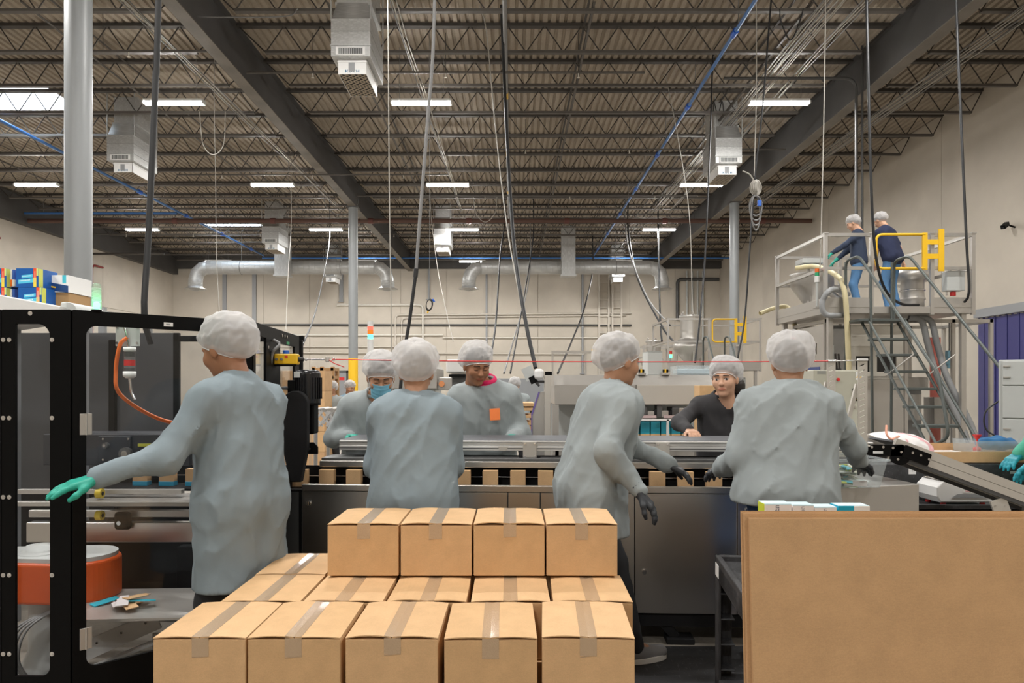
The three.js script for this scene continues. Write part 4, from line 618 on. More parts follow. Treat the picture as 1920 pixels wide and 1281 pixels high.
// ================================================================ PEOPLE
function surfaceNets(f, mn, mx, cell) {
  const nx = Math.ceil((mx[0] - mn[0]) / cell) + 1, ny = Math.ceil((mx[1] - mn[1]) / cell) + 1, nz = Math.ceil((mx[2] - mn[2]) / cell) + 1, D = new Float32Array(nx * ny * nz), B = 4, far = B * cell * 0.87 + cell * 1.5;
  for (let k = 0; k < nz; k += B) for (let j = 0; j < ny; j += B) for (let i = 0; i < nx; i += B) {
    const c = f(mn[0] + (i + 1.5) * cell, mn[1] + (j + 1.5) * cell, mn[2] + (k + 1.5) * cell), skip = Math.abs(c) > far * 1.35;
    for (let kk = k; kk < Math.min(nz, k + B); kk++) for (let jj = j; jj < Math.min(ny, j + B); jj++) for (let ii = i; ii < Math.min(nx, i + B); ii++) D[(kk * ny + jj) * nx + ii] = skip ? c : f(mn[0] + ii * cell, mn[1] + jj * cell, mn[2] + kk * cell);
  }
  const id = new Int32Array(nx * ny * nz).fill(-1), pos = [], idx = [], O = [0, 1, nx, nx + 1, nx * ny, nx * ny + 1, nx * ny + nx, nx * ny + nx + 1], E = [[0, 1], [2, 3], [4, 5], [6, 7], [0, 2], [1, 3], [4, 6], [5, 7], [0, 4], [1, 5], [2, 6], [3, 7]];
  for (let k = 0; k < nz - 1; k++) for (let j = 0; j < ny - 1; j++) for (let i = 0; i < nx - 1; i++) {
    const b = (k * ny + j) * nx + i; let m = 0; for (let c = 0; c < 8; c++) if (D[b + O[c]] < 0) m |= 1 << c; if (m === 0 || m === 255) continue;
    let x = 0, y = 0, z = 0, n = 0; for (const [p, q] of E) { const a = D[b + O[p]], c = D[b + O[q]]; if ((a < 0) === (c < 0)) continue; const t = a / (a - c); x += lerp(p & 1, q & 1, t); y += lerp((p >> 1) & 1, (q >> 1) & 1, t); z += lerp((p >> 2) & 1, (q >> 2) & 1, t); n++; }
    id[b] = pos.length / 3; pos.push(mn[0] + (i + x / n) * cell, mn[1] + (j + y / n) * cell, mn[2] + (k + z / n) * cell);
  }
  const S = [1, nx, nx * ny];
  for (let k = 1; k < nz - 1; k++) for (let j = 1; j < ny - 1; j++) for (let i = 1; i < nx - 1; i++) {
    const b = (k * ny + j) * nx + i, in0 = D[b] < 0;
    for (let a = 0; a < 3; a++) { if (in0 === (D[b + S[a]] < 0)) continue; const u = S[(a + 1) % 3], v = S[(a + 2) % 3], q = [id[b - u - v], id[b - v], id[b], id[b - u]]; if (q.includes(-1)) continue; if (in0) idx.push(q[0], q[1], q[2], q[0], q[2], q[3]); else idx.push(q[0], q[2], q[1], q[0], q[3], q[2]); }
  }
  const g = new THREE.BufferGeometry(); g.setAttribute('position', new THREE.Float32BufferAttribute(pos, 3)); g.setIndex(idx); g.computeVertexNormals(); return g;
}
const smin = (a, b, k) => { const h = Math.max(k - Math.abs(a - b), 0) / k; return Math.min(a, b) - h * h * k * 0.25; };
const smax = (a, b, k) => -smin(-a, -b, k);
function cone(a, b, r1, r2) { const ax = a.x, ay = a.y, az = a.z, dx = b.x - ax, dy = b.y - ay, dz = b.z - az, L = dx * dx + dy * dy + dz * dz || 1e-9; return (x, y, z) => { const px = x - ax, py = y - ay, pz = z - az; let t = (px * dx + py * dy + pz * dz) / L; t = t < 0 ? 0 : t > 1 ? 1 : t; const ex = px - dx * t, ey = py - dy * t, ez = pz - dz * t; return Math.sqrt(ex * ex + ey * ey + ez * ez) - (r1 + (r2 - r1) * t); }; }
function ell(cx, cy, cz, rx, ry, rz) { return (x, y, z) => { const a = (x - cx) / rx, b = (y - cy) / ry, c = (z - cz) / rz, k0 = Math.sqrt(a * a + b * b + c * c), k1 = Math.sqrt(a * a / (rx * rx) + b * b / (ry * ry) + c * c / (rz * rz)); return k1 < 1e-6 ? -Math.min(rx, ry, rz) : k0 * (k0 - 1) / k1; }; }
function union(fs, k) { return (x, y, z) => { let d = fs[0](x, y, z); for (let i = 1; i < fs.length; i++) { const e = fs[i](x, y, z); if (e < d + k) d = smin(d, e, k); } return d; }; }
function paint(g, fn) { const p = g.attributes.position, c = new Float32Array(p.count * 3); for (let i = 0; i < p.count; i++) { const q = fn(p.getX(i), p.getY(i), p.getZ(i)); c.set(q, i * 3); } g.setAttribute('color', new THREE.BufferAttribute(c, 3)); return g; }
function ik(a, t, l1, l2, hint) {
  const d = t.clone().sub(a); let L = d.length(); const max = (l1 + l2) * 0.995; if (L > max) { d.multiplyScalar(max / L); L = max; }
  const u = d.clone().normalize(), x = (l1 * l1 - l2 * l2 + L * L) / (2 * L), h = Math.sqrt(Math.max(0, l1 * l1 - x * x)), n = hint.clone().addScaledVector(u, -hint.dot(u)).normalize();
  return { elbow: a.clone().addScaledVector(u, x).addScaledVector(n, h), wrist: a.clone().add(d) };
}
const headCache = {};
function headGeo(detail) {
  if (headCache[detail]) return headCache[detail];
  const skull = ell(0, 0.028, -0.012, 0.077, 0.094, 0.096), jaw = ell(0, -0.042, 0.022, 0.059, 0.074, 0.066), neck = cone(V(0, -0.05, -0.022), V(0, -0.19, -0.045), 0.05, 0.053);
  const nose = cone(V(0, 0.014, 0.083), V(0, -0.022, 0.101), 0.007, 0.0125), tip = ell(0, -0.024, 0.098, 0.017, 0.010, 0.012), brow = ell(0, 0.032, 0.074, 0.05, 0.012, 0.016), lips = ell(0, -0.057, 0.082, 0.024, 0.0085, 0.012), chin = ell(0, -0.092, 0.062, 0.024, 0.018, 0.02), cheek = [-1, 1].map(s => ell(s * 0.04, -0.02, 0.06, 0.026, 0.026, 0.022));
  const ears = [-1, 1].map(s => ell(s * 0.079, -0.002, -0.008, 0.011, 0.031, 0.019)), eyes = [-1, 1].map(s => ell(s * 0.031, 0.008, 0.071, 0.0145, 0.0125, 0.0125)), sock = [-1, 1].map(s => ell(s * 0.031, 0.010, 0.092, 0.019, 0.012, 0.014)), mouth = ell(0, -0.0575, 0.098, 0.022, 0.0018, 0.008);
  const f = (x, y, z) => {
    let d = smin(skull(x, y, z), jaw(x, y, z), 0.035); d = smin(d, neck(x, y, z), 0.03); d = smin(d, brow(x, y, z), 0.02); for (const c of cheek) d = smin(d, c(x, y, z), 0.025); d = smin(d, chin(x, y, z), 0.02);
    for (const s of sock) d = smax(d, -s(x, y, z), 0.014); d = smin(d, nose(x, y, z), 0.014); d = smin(d, tip(x, y, z), 0.008); d = smin(d, lips(x, y, z), 0.01); d = smax(d, -mouth(x, y, z), 0.004); for (const e of eyes) d = smin(d, e(x, y, z), 0.003); for (const e of ears) d = smin(d, e(x, y, z), 0.008); return d;
  };
  return headCache[detail] = surfaceNets(f, [-0.105, -0.2, -0.13], [0.105, 0.135, 0.13], detail);
}
function headColor(skin, lidsDown) {
  const dark = [0.018, 0.013, 0.011];
  return (x, y, z) => {
    const ax = Math.abs(x), n = perlin.noise(x * 60, y * 60, z * 60) * 0.04; let c = [skin[0] * (1 + n), skin[1] * (1 + n), skin[2] * (1 + n)];
    if (z > 0.05) {
      const by = 0.031 + 0.004 * Math.cos((ax - 0.03) * 60); if (ax > 0.012 && ax < 0.05 && Math.abs(y - by) < 0.0042) return [dark[0] * 1.6, dark[1] * 1.5, dark[2] * 1.4];
      const ex = ax - 0.031, ey = y - 0.008; if (lidsDown) { if (Math.abs(ex) < 0.014 && Math.abs(ey + 0.005) < 0.0022) return dark; }
      else { if (Math.hypot(ex / 0.0142, ey / 0.0058) < 1) return Math.hypot(ex + (x > 0 ? -0.002 : -0.002), ey) < 0.0062 ? dark : [0.55, 0.5, 0.47]; if (Math.hypot(ex / 0.0155, (ey - 0.0012) / 0.0076) < 1 && ey > -0.002) return dark; }
      if (Math.hypot(x / 0.025, (y + 0.057) / 0.0105) < 1) return [skin[0] * 0.92, skin[1] * 0.62, skin[2] * 0.62];
    }
    return c;
  };
}
function hairnetGeo(seed, puff = 1) {
  const NT = 34, NP = 72, pos = [], idx = [], uv = [], tilt = 0.60, tm = 1.90;
  for (let i = 0; i <= NT; i++) for (let j = 0; j <= NP; j++) {
    const t = i / NT * tm, ph = j / NP * Math.PI * 2, jj = j % NP, e = i / NT; let x = Math.sin(t) * Math.sin(ph), y = Math.cos(t), z = Math.sin(t) * Math.cos(ph);
    const y2 = y * Math.cos(tilt) + z * Math.sin(tilt), z2 = -y * Math.sin(tilt) + z * Math.cos(tilt); y = y2; z = z2;
    const gather = Math.sin(jj / NP * Math.PI * 2 * 18 + seed + 2 * perlin.noise(x * 2, y * 2 + seed, z * 2)), keep = 1 - Math.pow(e, 9);
    const n = perlin.noise(x * 2.2 + seed, y * 2.2, z * 2.2) * 0.012 + perlin.noise(x * 6, y * 6 + seed, z * 6) * 0.007 + 0.0035 * gather * Math.pow(e, 1.5);
    const pf = puff * (0.017 * Math.pow(Math.max(0, Math.sin(Math.PI * Math.pow(e, 0.75))), 0.7) + 0.012 * (1 - e)) + 0.006, back = Math.max(0, -z) * 0.014 * puff, top = Math.max(0, y) * 0.010 * puff;
    const r = 1 / Math.sqrt((x * x) / (0.079 ** 2) + (y * y) / (0.095 ** 2) + (z * z) / (0.102 ** 2)) + (pf + back + top + n) * keep + 0.003;
    pos.push(x * r, 0.026 + y * r, -0.012 + z * r); uv.push(j / NP * 8, i / NT * 4);
  }
  for (let i = 0; i < NT; i++) for (let j = 0; j < NP; j++) { const a = i * (NP + 1) + j, b = a + NP + 1; idx.push(a, b, a + 1, b, b + 1, a + 1); }
  const g = new THREE.BufferGeometry(); g.setAttribute('position', new THREE.Float32BufferAttribute(pos, 3)); g.setAttribute('uv', new THREE.Float32BufferAttribute(uv, 2)); g.setIndex(idx); g.computeVertexNormals(); return g;
}
function bandGeo(g0) { // elastic hem of the cap
  const p = g0.attributes.position, NP = 72, pts = []; for (let j = 0; j < NP; j++) { const i = 34 * 73 + j; pts.push(V(p.getX(i), p.getY(i), p.getZ(i))); } return tube(pts, 0.003, 144, 6, true);
}
function maskGeo() {
  const pos = [], idx = [], NU = 28, NV = 16;
  for (let j = 0; j <= NV; j++) for (let i = 0; i <= NU; i++) { const u = i / NU * 2 - 1, v = j / NV, a = u * 1.18, y = lerp(-0.004, -0.105, v) + (1 - Math.abs(u)) * (v < 0.5 ? 0.006 : -0.004), mid = Math.exp(-u * u * 9), R = lerp(0.079, 0.070, v) + 0.005, pl = 0.0012 * Math.sin(v * 26), z = 0.012 + Math.cos(a) * (R + 0.012) + mid * lerp(0.016, 0.004, Math.abs(v - 0.3) * 1.5) + pl, x = Math.sin(a) * (R * 0.94 - 0.004); pos.push(x, y, z); }
  for (let j = 0; j < NV; j++) for (let i = 0; i < NU; i++) { const a = j * (NU + 1) + i, b = a + NU + 1; idx.push(a, b, a + 1, b, b + 1, a + 1); }
  const g = new THREE.BufferGeometry(); g.setAttribute('position', new THREE.Float32BufferAttribute(pos, 3)); g.setIndex(idx); g.computeVertexNormals(); return g;
}
const PM = {
  skin: new THREE.MeshPhysicalMaterial({ vertexColors: true, roughness: 0.55, sheen: 0.2, side: THREE.DoubleSide }),
  hair: std(lin(0.03, 0.024, 0.02), 0.55),
  net: phys(lin(0.80, 0.79, 0.79), 0.95, { transmission: 0.3, thickness: 0, transparent: true, opacity: 0.62 }),
  netBand: std(lin(0.75, 0.74, 0.74), 0.9),
  gown: std(lin(0.26, 0.32, 0.355), 0.9, 0, { bumpMap: rep(T.weave, 6), bumpScale: 0.0004 }),
  gownPale: std(lin(0.335, 0.375, 0.385), 0.9, 0, { bumpMap: rep(T.weave, 6), bumpScale: 0.0004 }),
  gownBlue: std(lin(0.30, 0.45, 0.58), 0.9), gownTeal: std(lin(0.10, 0.46, 0.33), 0.9),
  black: std(lin(0.035, 0.034, 0.037), 0.85), navy: std(lin(0.022, 0.030, 0.075), 0.9), jacket: std(lin(0.03, 0.045, 0.085), 0.85),
  jeans: std(lin(0.025, 0.075, 0.20), 0.9), jeansPale: std(lin(0.09, 0.21, 0.40), 0.9), darkPants: std(lin(0.02, 0.021, 0.024), 0.9),
  shoe: std(lin(0.22, 0.22, 0.23), 0.7), shoeDark: std(lin(0.05, 0.05, 0.055), 0.7), sole: std(lin(0.7, 0.69, 0.66), 0.7),
  mask: std(lin(0.22, 0.55, 0.74), 0.85), pink: std(lin(0.80, 0.02, 0.14), 0.85), badge: std(lin(0.95, 0.24, 0.06), 0.6), blue: std(lin(0.04, 0.16, 0.62), 0.7),
  gloveDark: std(lin(0.03, 0.034, 0.04), 0.55),
};
const SKIN = { light: [0.62, 0.36, 0.24], tan: [0.46, 0.24, 0.14], brown: [0.34, 0.155, 0.08] };
function handBones(w, dir, palmN, side, curl, s) { // w: wrist, dir: along the hand, palmN: out of the palm
  const across = V(0, 0, 0).crossVectors(dir, palmN).normalize().multiplyScalar(side), b = [], P = (l, a, n) => w.clone().addScaledVector(dir, l * s).addScaledVector(across, a * s).addScaledVector(palmN, n * s);
  for (let i = 0; i < 4; i++) { const a = -0.03 + i * 0.02; b.push(cone(P(0.008, a * 0.65, 0), P(0.082, a, 0), 0.0145 * s, 0.0125 * s)); }
  const len = [[0.034, 0.022, 0.018], [0.04, 0.027, 0.02], [0.038, 0.025, 0.02], [0.029, 0.019, 0.017]];
  for (let i = 0; i < 4; i++) { const a = 0.03 - i * 0.02; let p = P(0.08, a, 0), ang = curl * 0.4; for (let k = 0; k < 3; k++) { const d = dir.clone().multiplyScalar(Math.cos(ang)).addScaledVector(palmN, Math.sin(ang)), q = p.clone().addScaledVector(d, len[i][k] * s).addScaledVector(across, (a * 0.12) * s); b.push(cone(p, q, (0.0095 - k * 0.0008) * s, (0.009 - k * 0.001) * s)); p = q; ang += curl * (0.5 + k * 0.15); } }
  const t0 = P(0.022, 0.02, 0.006), t1 = P(0.055, 0.048, 0.016), t2 = P(0.085, 0.056, 0.026 + curl * 0.01), t3 = P(0.106, 0.052, 0.034 + curl * 0.014); b.push(cone(t0, t1, 0.0145 * s, 0.0115 * s), cone(t1, t2, 0.0112 * s, 0.0098 * s), cone(t2, t3, 0.0098 * s, 0.0085 * s)); return b;
}
function boundsOf(pts, pad) { const mn = [1e9, 1e9, 1e9], mx = [-1e9, -1e9, -1e9]; for (const p of pts) { const q = [p.x, p.y, p.z]; for (let i = 0; i < 3; i++) { mn[i] = Math.min(mn[i], q[i] - pad); mx[i] = Math.max(mx[i], q[i] + pad); } } return [mn, mx]; }
let personN = 0;
function person(o) {
  personN++; const s = (o.h || 1.68) / 1.68, grp = thing('person', o.label, 'person', 'factory workers'), base = V(o.pos[0], o.pos[1], -o.pos[2]); grp.position.copy(base); grp.rotation.y = o.yaw || 0;
  const cell = o.cell || 0.0105, inv = new THREE.Matrix4().makeRotationY(-(o.yaw || 0)), toL = w => V(w[0], w[1], -w[2]).sub(base).applyMatrix4(inv), up = V(0, 1, 0);
  const pelvis = V(o.hip ? o.hip[0] : 0, 0.93 * s + (o.hip ? o.hip[1] : 0), o.hip ? o.hip[2] : 0), ln = o.lean || [0, 0.04], sd = V(ln[0], 0.44, ln[1]).normalize(), chest = pelvis.clone().addScaledVector(sd, 0.45 * s), neck = chest.clone().addScaledVector(sd, 0.06 * s).add(V(0, 0.01 * s, 0.01));
  const ho = o.head || {}, hc = o.headAt ? toL(o.headAt) : neck.clone().add(V((ho.x || 0), 0.155 * s, (ho.z ?? 0.03))), hq = new THREE.Matrix4().makeRotationFromEuler(new THREE.Euler(ho.pitch || 0, ho.yaw || 0, ho.roll || 0, 'YXZ')), hm = hq.clone().setPosition(hc.x, hc.y, hc.z), hs = new THREE.Matrix4().makeScale(s * (o.headScale || 1), s * (o.headScale || 1), s * (o.headScale || 1)); hm.multiply(hs);
  const tw = o.twist || 0, rx = V(Math.cos(tw), 0, -Math.sin(tw)), roll = o.roll || 0; rx.y = Math.sin(roll); rx.normalize();
  const shL = chest.clone().addScaledVector(rx, 0.175 * s), shR = chest.clone().addScaledVector(rx, -0.175 * s), fw = V(0, 0, 0).crossVectors(rx, up).normalize();
  const hL = o.handL ? toL(o.handL) : shL.clone().add(V(0.06, -0.52 * s, 0.06)), hR = o.handR ? toL(o.handR) : shR.clone().add(V(-0.06, -0.52 * s, 0.06));
  const aL = ik(shL, hL, 0.285 * s, 0.25 * s, (o.hintL ? V(...o.hintL) : V(0.6, -0.7, -0.5))), aR = ik(shR, hR, 0.285 * s, 0.25 * s, (o.hintR ? V(...o.hintR) : V(-0.6, -0.7, -0.5)));
  const hipL = pelvis.clone().add(V(0.09 * s, -0.02, 0)), hipR = pelvis.clone().add(V(-0.09 * s, -0.02, 0)), fL = o.footL ? toL(o.footL) : V(0.11, 0, 0.0), fR = o.footR ? toL(o.footR) : V(-0.11, 0, 0.0);
  const ankL = fL.clone().setY(fL.y + 0.085 * s), ankR = fR.clone().setY(fR.y + 0.085 * s), kL = ik(hipL, ankL, 0.42 * s, 0.425 * s, V(0.05, 0, 1)), kR = ik(hipR, ankR, 0.42 * s, 0.425 * s, V(-0.05, 0, 1));
  const off = (p, k) => p.clone().addScaledVector(rx, k * s), k = s;
  // body: one continuous surface
  const bones = [cone(off(pelvis, 0.06), off(chest, 0.07), 0.10 * k, 0.095 * k), cone(off(pelvis, -0.06), off(chest, -0.07), 0.10 * k, 0.095 * k), cone(chest, neck, 0.08 * k, 0.055 * k), cone(neck, hc.clone().add(V(0, -0.03, -0.02)), 0.05 * k, 0.05 * k), cone(off(chest, 0.05), shL, 0.07 * k, 0.05 * k), cone(off(chest, -0.05), shR, 0.07 * k, 0.05 * k),
    cone(shL, aL.elbow, 0.047 * k, 0.036 * k), cone(aL.elbow, aL.wrist, 0.036 * k, 0.025 * k), cone(shR, aR.elbow, 0.047 * k, 0.036 * k), cone(aR.elbow, aR.wrist, 0.036 * k, 0.025 * k), cone(hipL, kL.elbow, 0.078 * k, 0.05 * k), cone(kL.elbow, kL.wrist, 0.048 * k, 0.034 * k), cone(hipR, kR.elbow, 0.078 * k, 0.05 * k), cone(kR.elbow, kR.wrist, 0.048 * k, 0.034 * k), cone(ankL, fL.clone().add(V(0, 0.035, 0.12)), 0.034 * k, 0.025 * k), cone(ankR, fR.clone().add(V(0, 0.035, 0.12)), 0.034 * k, 0.025 * k)];
  const all = [pelvis, chest, neck, hc, shL, shR, aL.elbow, aL.wrist, aR.elbow, aR.wrist, kL.elbow, kR.elbow, ankL, ankR, fL.clone().add(V(0, 0, 0.14)), fR.clone().add(V(0, 0, 0.14))];
  const [mn, mx] = boundsOf(all, 0.13); const bodyG = surfaceNets(union(bones, 0.035 * k), mn, mx, cell * 1.25); paint(bodyG, () => o.skin);
  const geos = [bodyG]; const hg = headGeo(o.face ? 0.0032 : 0.006).clone(); paint(hg, headColor(o.skin, o.lidsDown)); hg.applyMatrix4(hm); geos.push(hg);
  const gloveG = [];
  for (const [arm, side, cfg] of [[aL, 1, o.palmL], [aR, -1, o.palmR]]) {
    if (o.cell > 0.016 || o.noHands) continue; const dir = arm.wrist.clone().sub(arm.elbow).normalize(); let pn = cfg ? V(...cfg) : V(0, -1, 0.2); pn.addScaledVector(dir, -pn.dot(dir)).normalize(); const d2 = dir.clone();
    const glove = o.glove, hb = handBones(arm.wrist, d2, pn, side, o.curl ?? 0.55, k * (glove ? 1.08 : 1)), tip = arm.wrist.clone().addScaledVector(d2, 0.1 * k); if (glove) hb.push(cone(arm.wrist.clone().addScaledVector(dir, -0.035), arm.wrist, 0.036 * k, 0.033 * k));
    const [a, b] = boundsOf([arm.wrist.clone().addScaledVector(dir, glove ? -0.1 : -0.01), tip], 0.115); const g = surfaceNets(union(hb, 0.012), a, b, 0.0045); if (glove) gloveG.push(g); else { paint(g, () => o.skin); geos.push(g); }
  }
  const strip = g => { g = g.toNonIndexed(); if (g.attributes.uv) g.deleteAttribute('uv'); return g; };
  part(grp, 'body', mergeGeometries(geos.map(strip)), PM.skin);
  for (const g of gloveG) part(grp, 'glove', g, o.glove, 'rubber glove');
  // clothes
  const nz = 3 + personN * 7.3, ridge = v => 1 - 2 * Math.sqrt(Math.abs(v) + 0.002), wr = (x, y, z, a) => { const q = x + 0.35 * y, w = perlin.noise(x * 3 + nz, y * 3, z * 3) * 0.12; return a * (0.75 * perlin.noise(q * 7 + nz, y * 2.2, z * 7) - 0.42 * ridge(perlin.noise((q + w) * 6.5, y * 3.2 + nz, (z - w) * 6.5)) - 0.20 * ridge(perlin.noise(x * 13 + nz, (y + x) * 8, z * 13)) - 0.12); }, amp = 1.45 * (o.wrinkle ?? 0.011);
  const G = o.top || {}, wide = (G.wide || 1) * k, hem = G.hem !== undefined ? G.hem - base.y : 0.78 * s, sl = G.sleeve ?? 1, cuff = (arm) => arm.elbow.clone().lerp(arm.wrist, 0.98);
  const hemP = V(pelvis.x, Math.min(hem - 0.02, pelvis.y - 0.04), pelvis.z), rs = G.slim ? 0.80 : 1, TB = [cone(off(pelvis, 0.075), off(chest, 0.085).add(V(0, -0.02, 0)), 0.135 * wide, 0.112 * wide), cone(off(pelvis, -0.075), off(chest, -0.085).add(V(0, -0.02, 0)), 0.135 * wide, 0.112 * wide), cone(chest, pelvis, 0.115 * wide, 0.13 * wide), cone(off(chest, 0.06), shL, 0.088 * k, 0.078 * k * rs), cone(off(chest, -0.06), shR, 0.088 * k, 0.078 * k * rs), cone(chest.clone().add(V(0, 0, 0)), neck.clone().add(V(0, -0.005, 0)), 0.09 * k, 0.078 * k)];
  if (!G.slim) TB.push(cone(off(pelvis, 0.085), off(hemP, 0.10), 0.13 * wide, 0.13 * wide), cone(off(pelvis, -0.085), off(hemP, -0.10), 0.13 * wide, 0.13 * wide));
  if (sl >= 1) TB.push(cone(shL, aL.elbow, 0.076 * k * rs, 0.060 * k * rs), cone(aL.elbow, cuff(aL), 0.060 * k * rs, 0.043 * k * rs), cone(shR, aR.elbow, 0.076 * k * rs, 0.060 * k * rs), cone(aR.elbow, cuff(aR), 0.060 * k * rs, 0.043 * k * rs));
  else TB.push(cone(shL, shL.clone().lerp(aL.elbow, 0.7), 0.078 * k * rs, 0.072 * k * rs), cone(shR, shR.clone().lerp(aR.elbow, 0.7), 0.078 * k * rs, 0.072 * k * rs));
  const tu = union(TB, 0.05 * k), collar = cone(neck.clone().addScaledVector(V(0, 1, 0), -0.01), hc.clone(), 0.058 * k, 0.09 * k), vneck = G.vneck ? cone(neck.clone().add(V(0, 0.0, 0.09)), neck.clone().add(V(0, -G.vneck, 0.14)), 0.05 * k, 0.008) : null;
  const topF = (x, y, z) => { let d = tu(x, y, z); if (d > 0.2) return d; d += Math.min(0.009, wr(x, y, z, amp)) + (G.fold ? G.fold * Math.sin((y * 1.0 + x * 0.7) * 42 + perlin.noise(x * 4, y * 4, z * 4) * 5) : 0); d = smax(d, hem - y, 0.006); d = smax(d, -collar(x, y, z), 0.01); if (vneck) d = smax(d, -vneck(x, y, z), 0.012); return d; };
  const [tm, tx] = boundsOf([chest, neck, shL, shR, aL.elbow, aL.wrist, aR.elbow, aR.wrist, off(pelvis, 0.15), off(pelvis, -0.15), V(pelvis.x, hem, pelvis.z + 0.06), V(pelvis.x, hem, pelvis.z - 0.06)], 0.17);
  const topM = part(grp, G.name || 'gown', (() => { const g = surfaceNets(topF, tm, tx, cell); g.setAttribute('uv', new THREE.Float32BufferAttribute(Array.from({ length: g.attributes.position.count * 2 }, (_, i) => i % 2 ? g.attributes.position.getY(i >> 1) * 4 : (g.attributes.position.getX(i >> 1) + g.attributes.position.getZ(i >> 1)) * 4), 2)); return g; })(), G.mat || PM.gown);
  if (G.collar) part(topM, 'collar', (() => { const pts = []; for (let i = 0; i < 20; i++) { const a = i / 20 * Math.PI * 2; pts.push(neck.clone().add(V(Math.sin(a) * 0.062 * k, 0.012 + 0.012 * -Math.cos(a), Math.cos(a) * 0.062 * k))); } return tube(pts, 0.016, 60, 8, true); })(), G.collar);
  if (o.legs !== false) {
    const wL = 0.094 * k, L2 = [cone(hipL, kL.elbow, wL, 0.068 * k), cone(kL.elbow, kL.wrist.clone().add(V(0, -0.02, 0)), 0.066 * k, 0.056 * k), cone(hipR, kR.elbow, wL, 0.068 * k), cone(kR.elbow, kR.wrist.clone().add(V(0, -0.02, 0)), 0.066 * k, 0.056 * k), cone(hipL, hipR, 0.1 * k, 0.1 * k)];
    const lu = union(L2, 0.03), [a, b] = boundsOf([hipL, hipR, kL.elbow, kR.elbow, ankL, ankR, pelvis], 0.13); const fy = Math.min(fL.y, fR.y) + 0.045;
    part(grp, 'trousers', surfaceNets((x, y, z) => { let d = lu(x, y, z); if (d < 0.1) d += wr(x, y, z, 0.008); return smax(d, fy - y, 0.006); }, a, b, cell), o.pants || PM.darkPants);
    for (const f of [fL, fR]) { const toe = f.clone().add(V(0, 0.04 * k, 0.155 * k)), hl = f.clone().add(V(0, 0.045 * k, -0.05 * k)), an = f.clone().add(V(0, 0.085 * k, -0.01)); const su = union([cone(hl, toe, 0.042 * k, 0.036 * k), cone(an, hl.clone().lerp(toe, 0.4), 0.042 * k, 0.04 * k)], 0.03), [p, q] = boundsOf([toe, hl, an], 0.06); const sh = part(grp, 'shoe', surfaceNets((x, y, z) => smax(su(x, y, z), f.y + 0.02 - y, 0.004), p, q, Math.min(cell, 0.009)), o.shoe || PM.shoeDark); part(sh, 'sole', (() => { const c = new THREE.Shape(); c.absellipse(0, 0, 0.047 * k, 0.135 * k, 0, Math.PI * 2); return new THREE.ExtrudeGeometry(c, { depth: 0.024, bevelEnabled: true, bevelSize: 0.002, bevelThickness: 0.002, bevelSegments: 1, curveSegments: 24 }).rotateX(-Math.PI / 2).translate(f.x, f.y + 0.002, f.z + 0.053 * k); })(), PM.sole); }
  }
  // hair and cap
  const hair = surfaceNets((x, y, z) => { let d = ell(0, 0.030, -0.014, 0.083, 0.101, 0.105)(x, y, z); return smax(d, -0.012 - (0.825 * (y - 0.026) - 0.565 * (z + 0.012)), 0.008); }, [-0.11, -0.09, -0.14], [0.11, 0.15, 0.12], 0.008); hair.applyMatrix4(hm); part(grp, 'hair', hair, PM.hair);
  const cg = hairnetGeo(personN * 3.1, o.puff || 1), cap = part(grp, 'hairnet', cg.clone().applyMatrix4(hm), PM.net, 'thin white hair net'); if (cell < 0.016) part(cap, 'elastic_band', bandGeo(cg).applyMatrix4(hm), PM.netBand);
  if (o.bun) part(grp, 'hair_bun', surfaceNets((x, y, z) => ell(0.055, -0.045, -0.095, 0.055, 0.06, 0.05)(x, y, z) + 0.004 * perlin.noise(x * 50, y * 50, z * 50), [-0.02, -0.13, -0.17], [0.13, 0.04, -0.02], 0.006).applyMatrix4(hm), PM.hair, 'black hair tied low');
  if (o.mask) { const m = part(grp, 'face_mask', maskGeo().applyMatrix4(hm), PM.mask, 'light blue face mask'); for (const e of [-1, 1]) part(m, 'ear_loop', tube([[e * 0.073, -0.015, 0.04], [e * 0.083, 0.01, 0.005], [e * 0.085, -0.01, -0.015], [e * 0.076, -0.075, 0.03]], 0.0016, 20, 5).applyMatrix4(hm), M.white); }
  if (o.scarf) part(grp, 'neck_scarf', (() => { const pts = []; for (let i = 0; i < 24; i++) { const a = i / 24 * Math.PI * 2; pts.push(neck.clone().add(V(Math.sin(a) * 0.066, 0.03 - 0.03 * Math.cos(a), Math.cos(a) * 0.07 + 0.01))); } return merge([tube(pts, 0.024, 72, 10, true), tube(pts.map(p => p.clone().add(V(0, 0.03, 0))), 0.02, 72, 10, true)]); })(), o.scarf, 'bright pink neck scarf');
  if (o.badge) { const [bx, by, bz, rz] = o.badge; part(topM, 'badge', rbox(0.075, 0.085, 0.004, 0.002).rotateZ(rz || 0).translate(chest.x + bx, chest.y + by, chest.z + bz), PM.badge, 'orange badge'); }
  return grp;
}
const PI = Math.PI;
person({ label: 'person in grey gown and white hair net standing with back turned before the belt', pos: [-0.515, 0.014, 3.74], yaw: PI, h: 1.62, skin: SKIN.tan, lean: [0, 0.07], head: { pitch: 0.22, z: 0.05 }, headScale: 1.08, puff: 1.5, handL: [-0.63, 1.07, 4.08], handR: [-0.40, 1.06, 4.08], hintL: [0.3, -1, -0.1], hintR: [-0.2, -1, -0.1], top: { wide: 1.17, hem: 0.66 }, glove: PM.glove || M.glove, wrinkle: 0.015 });
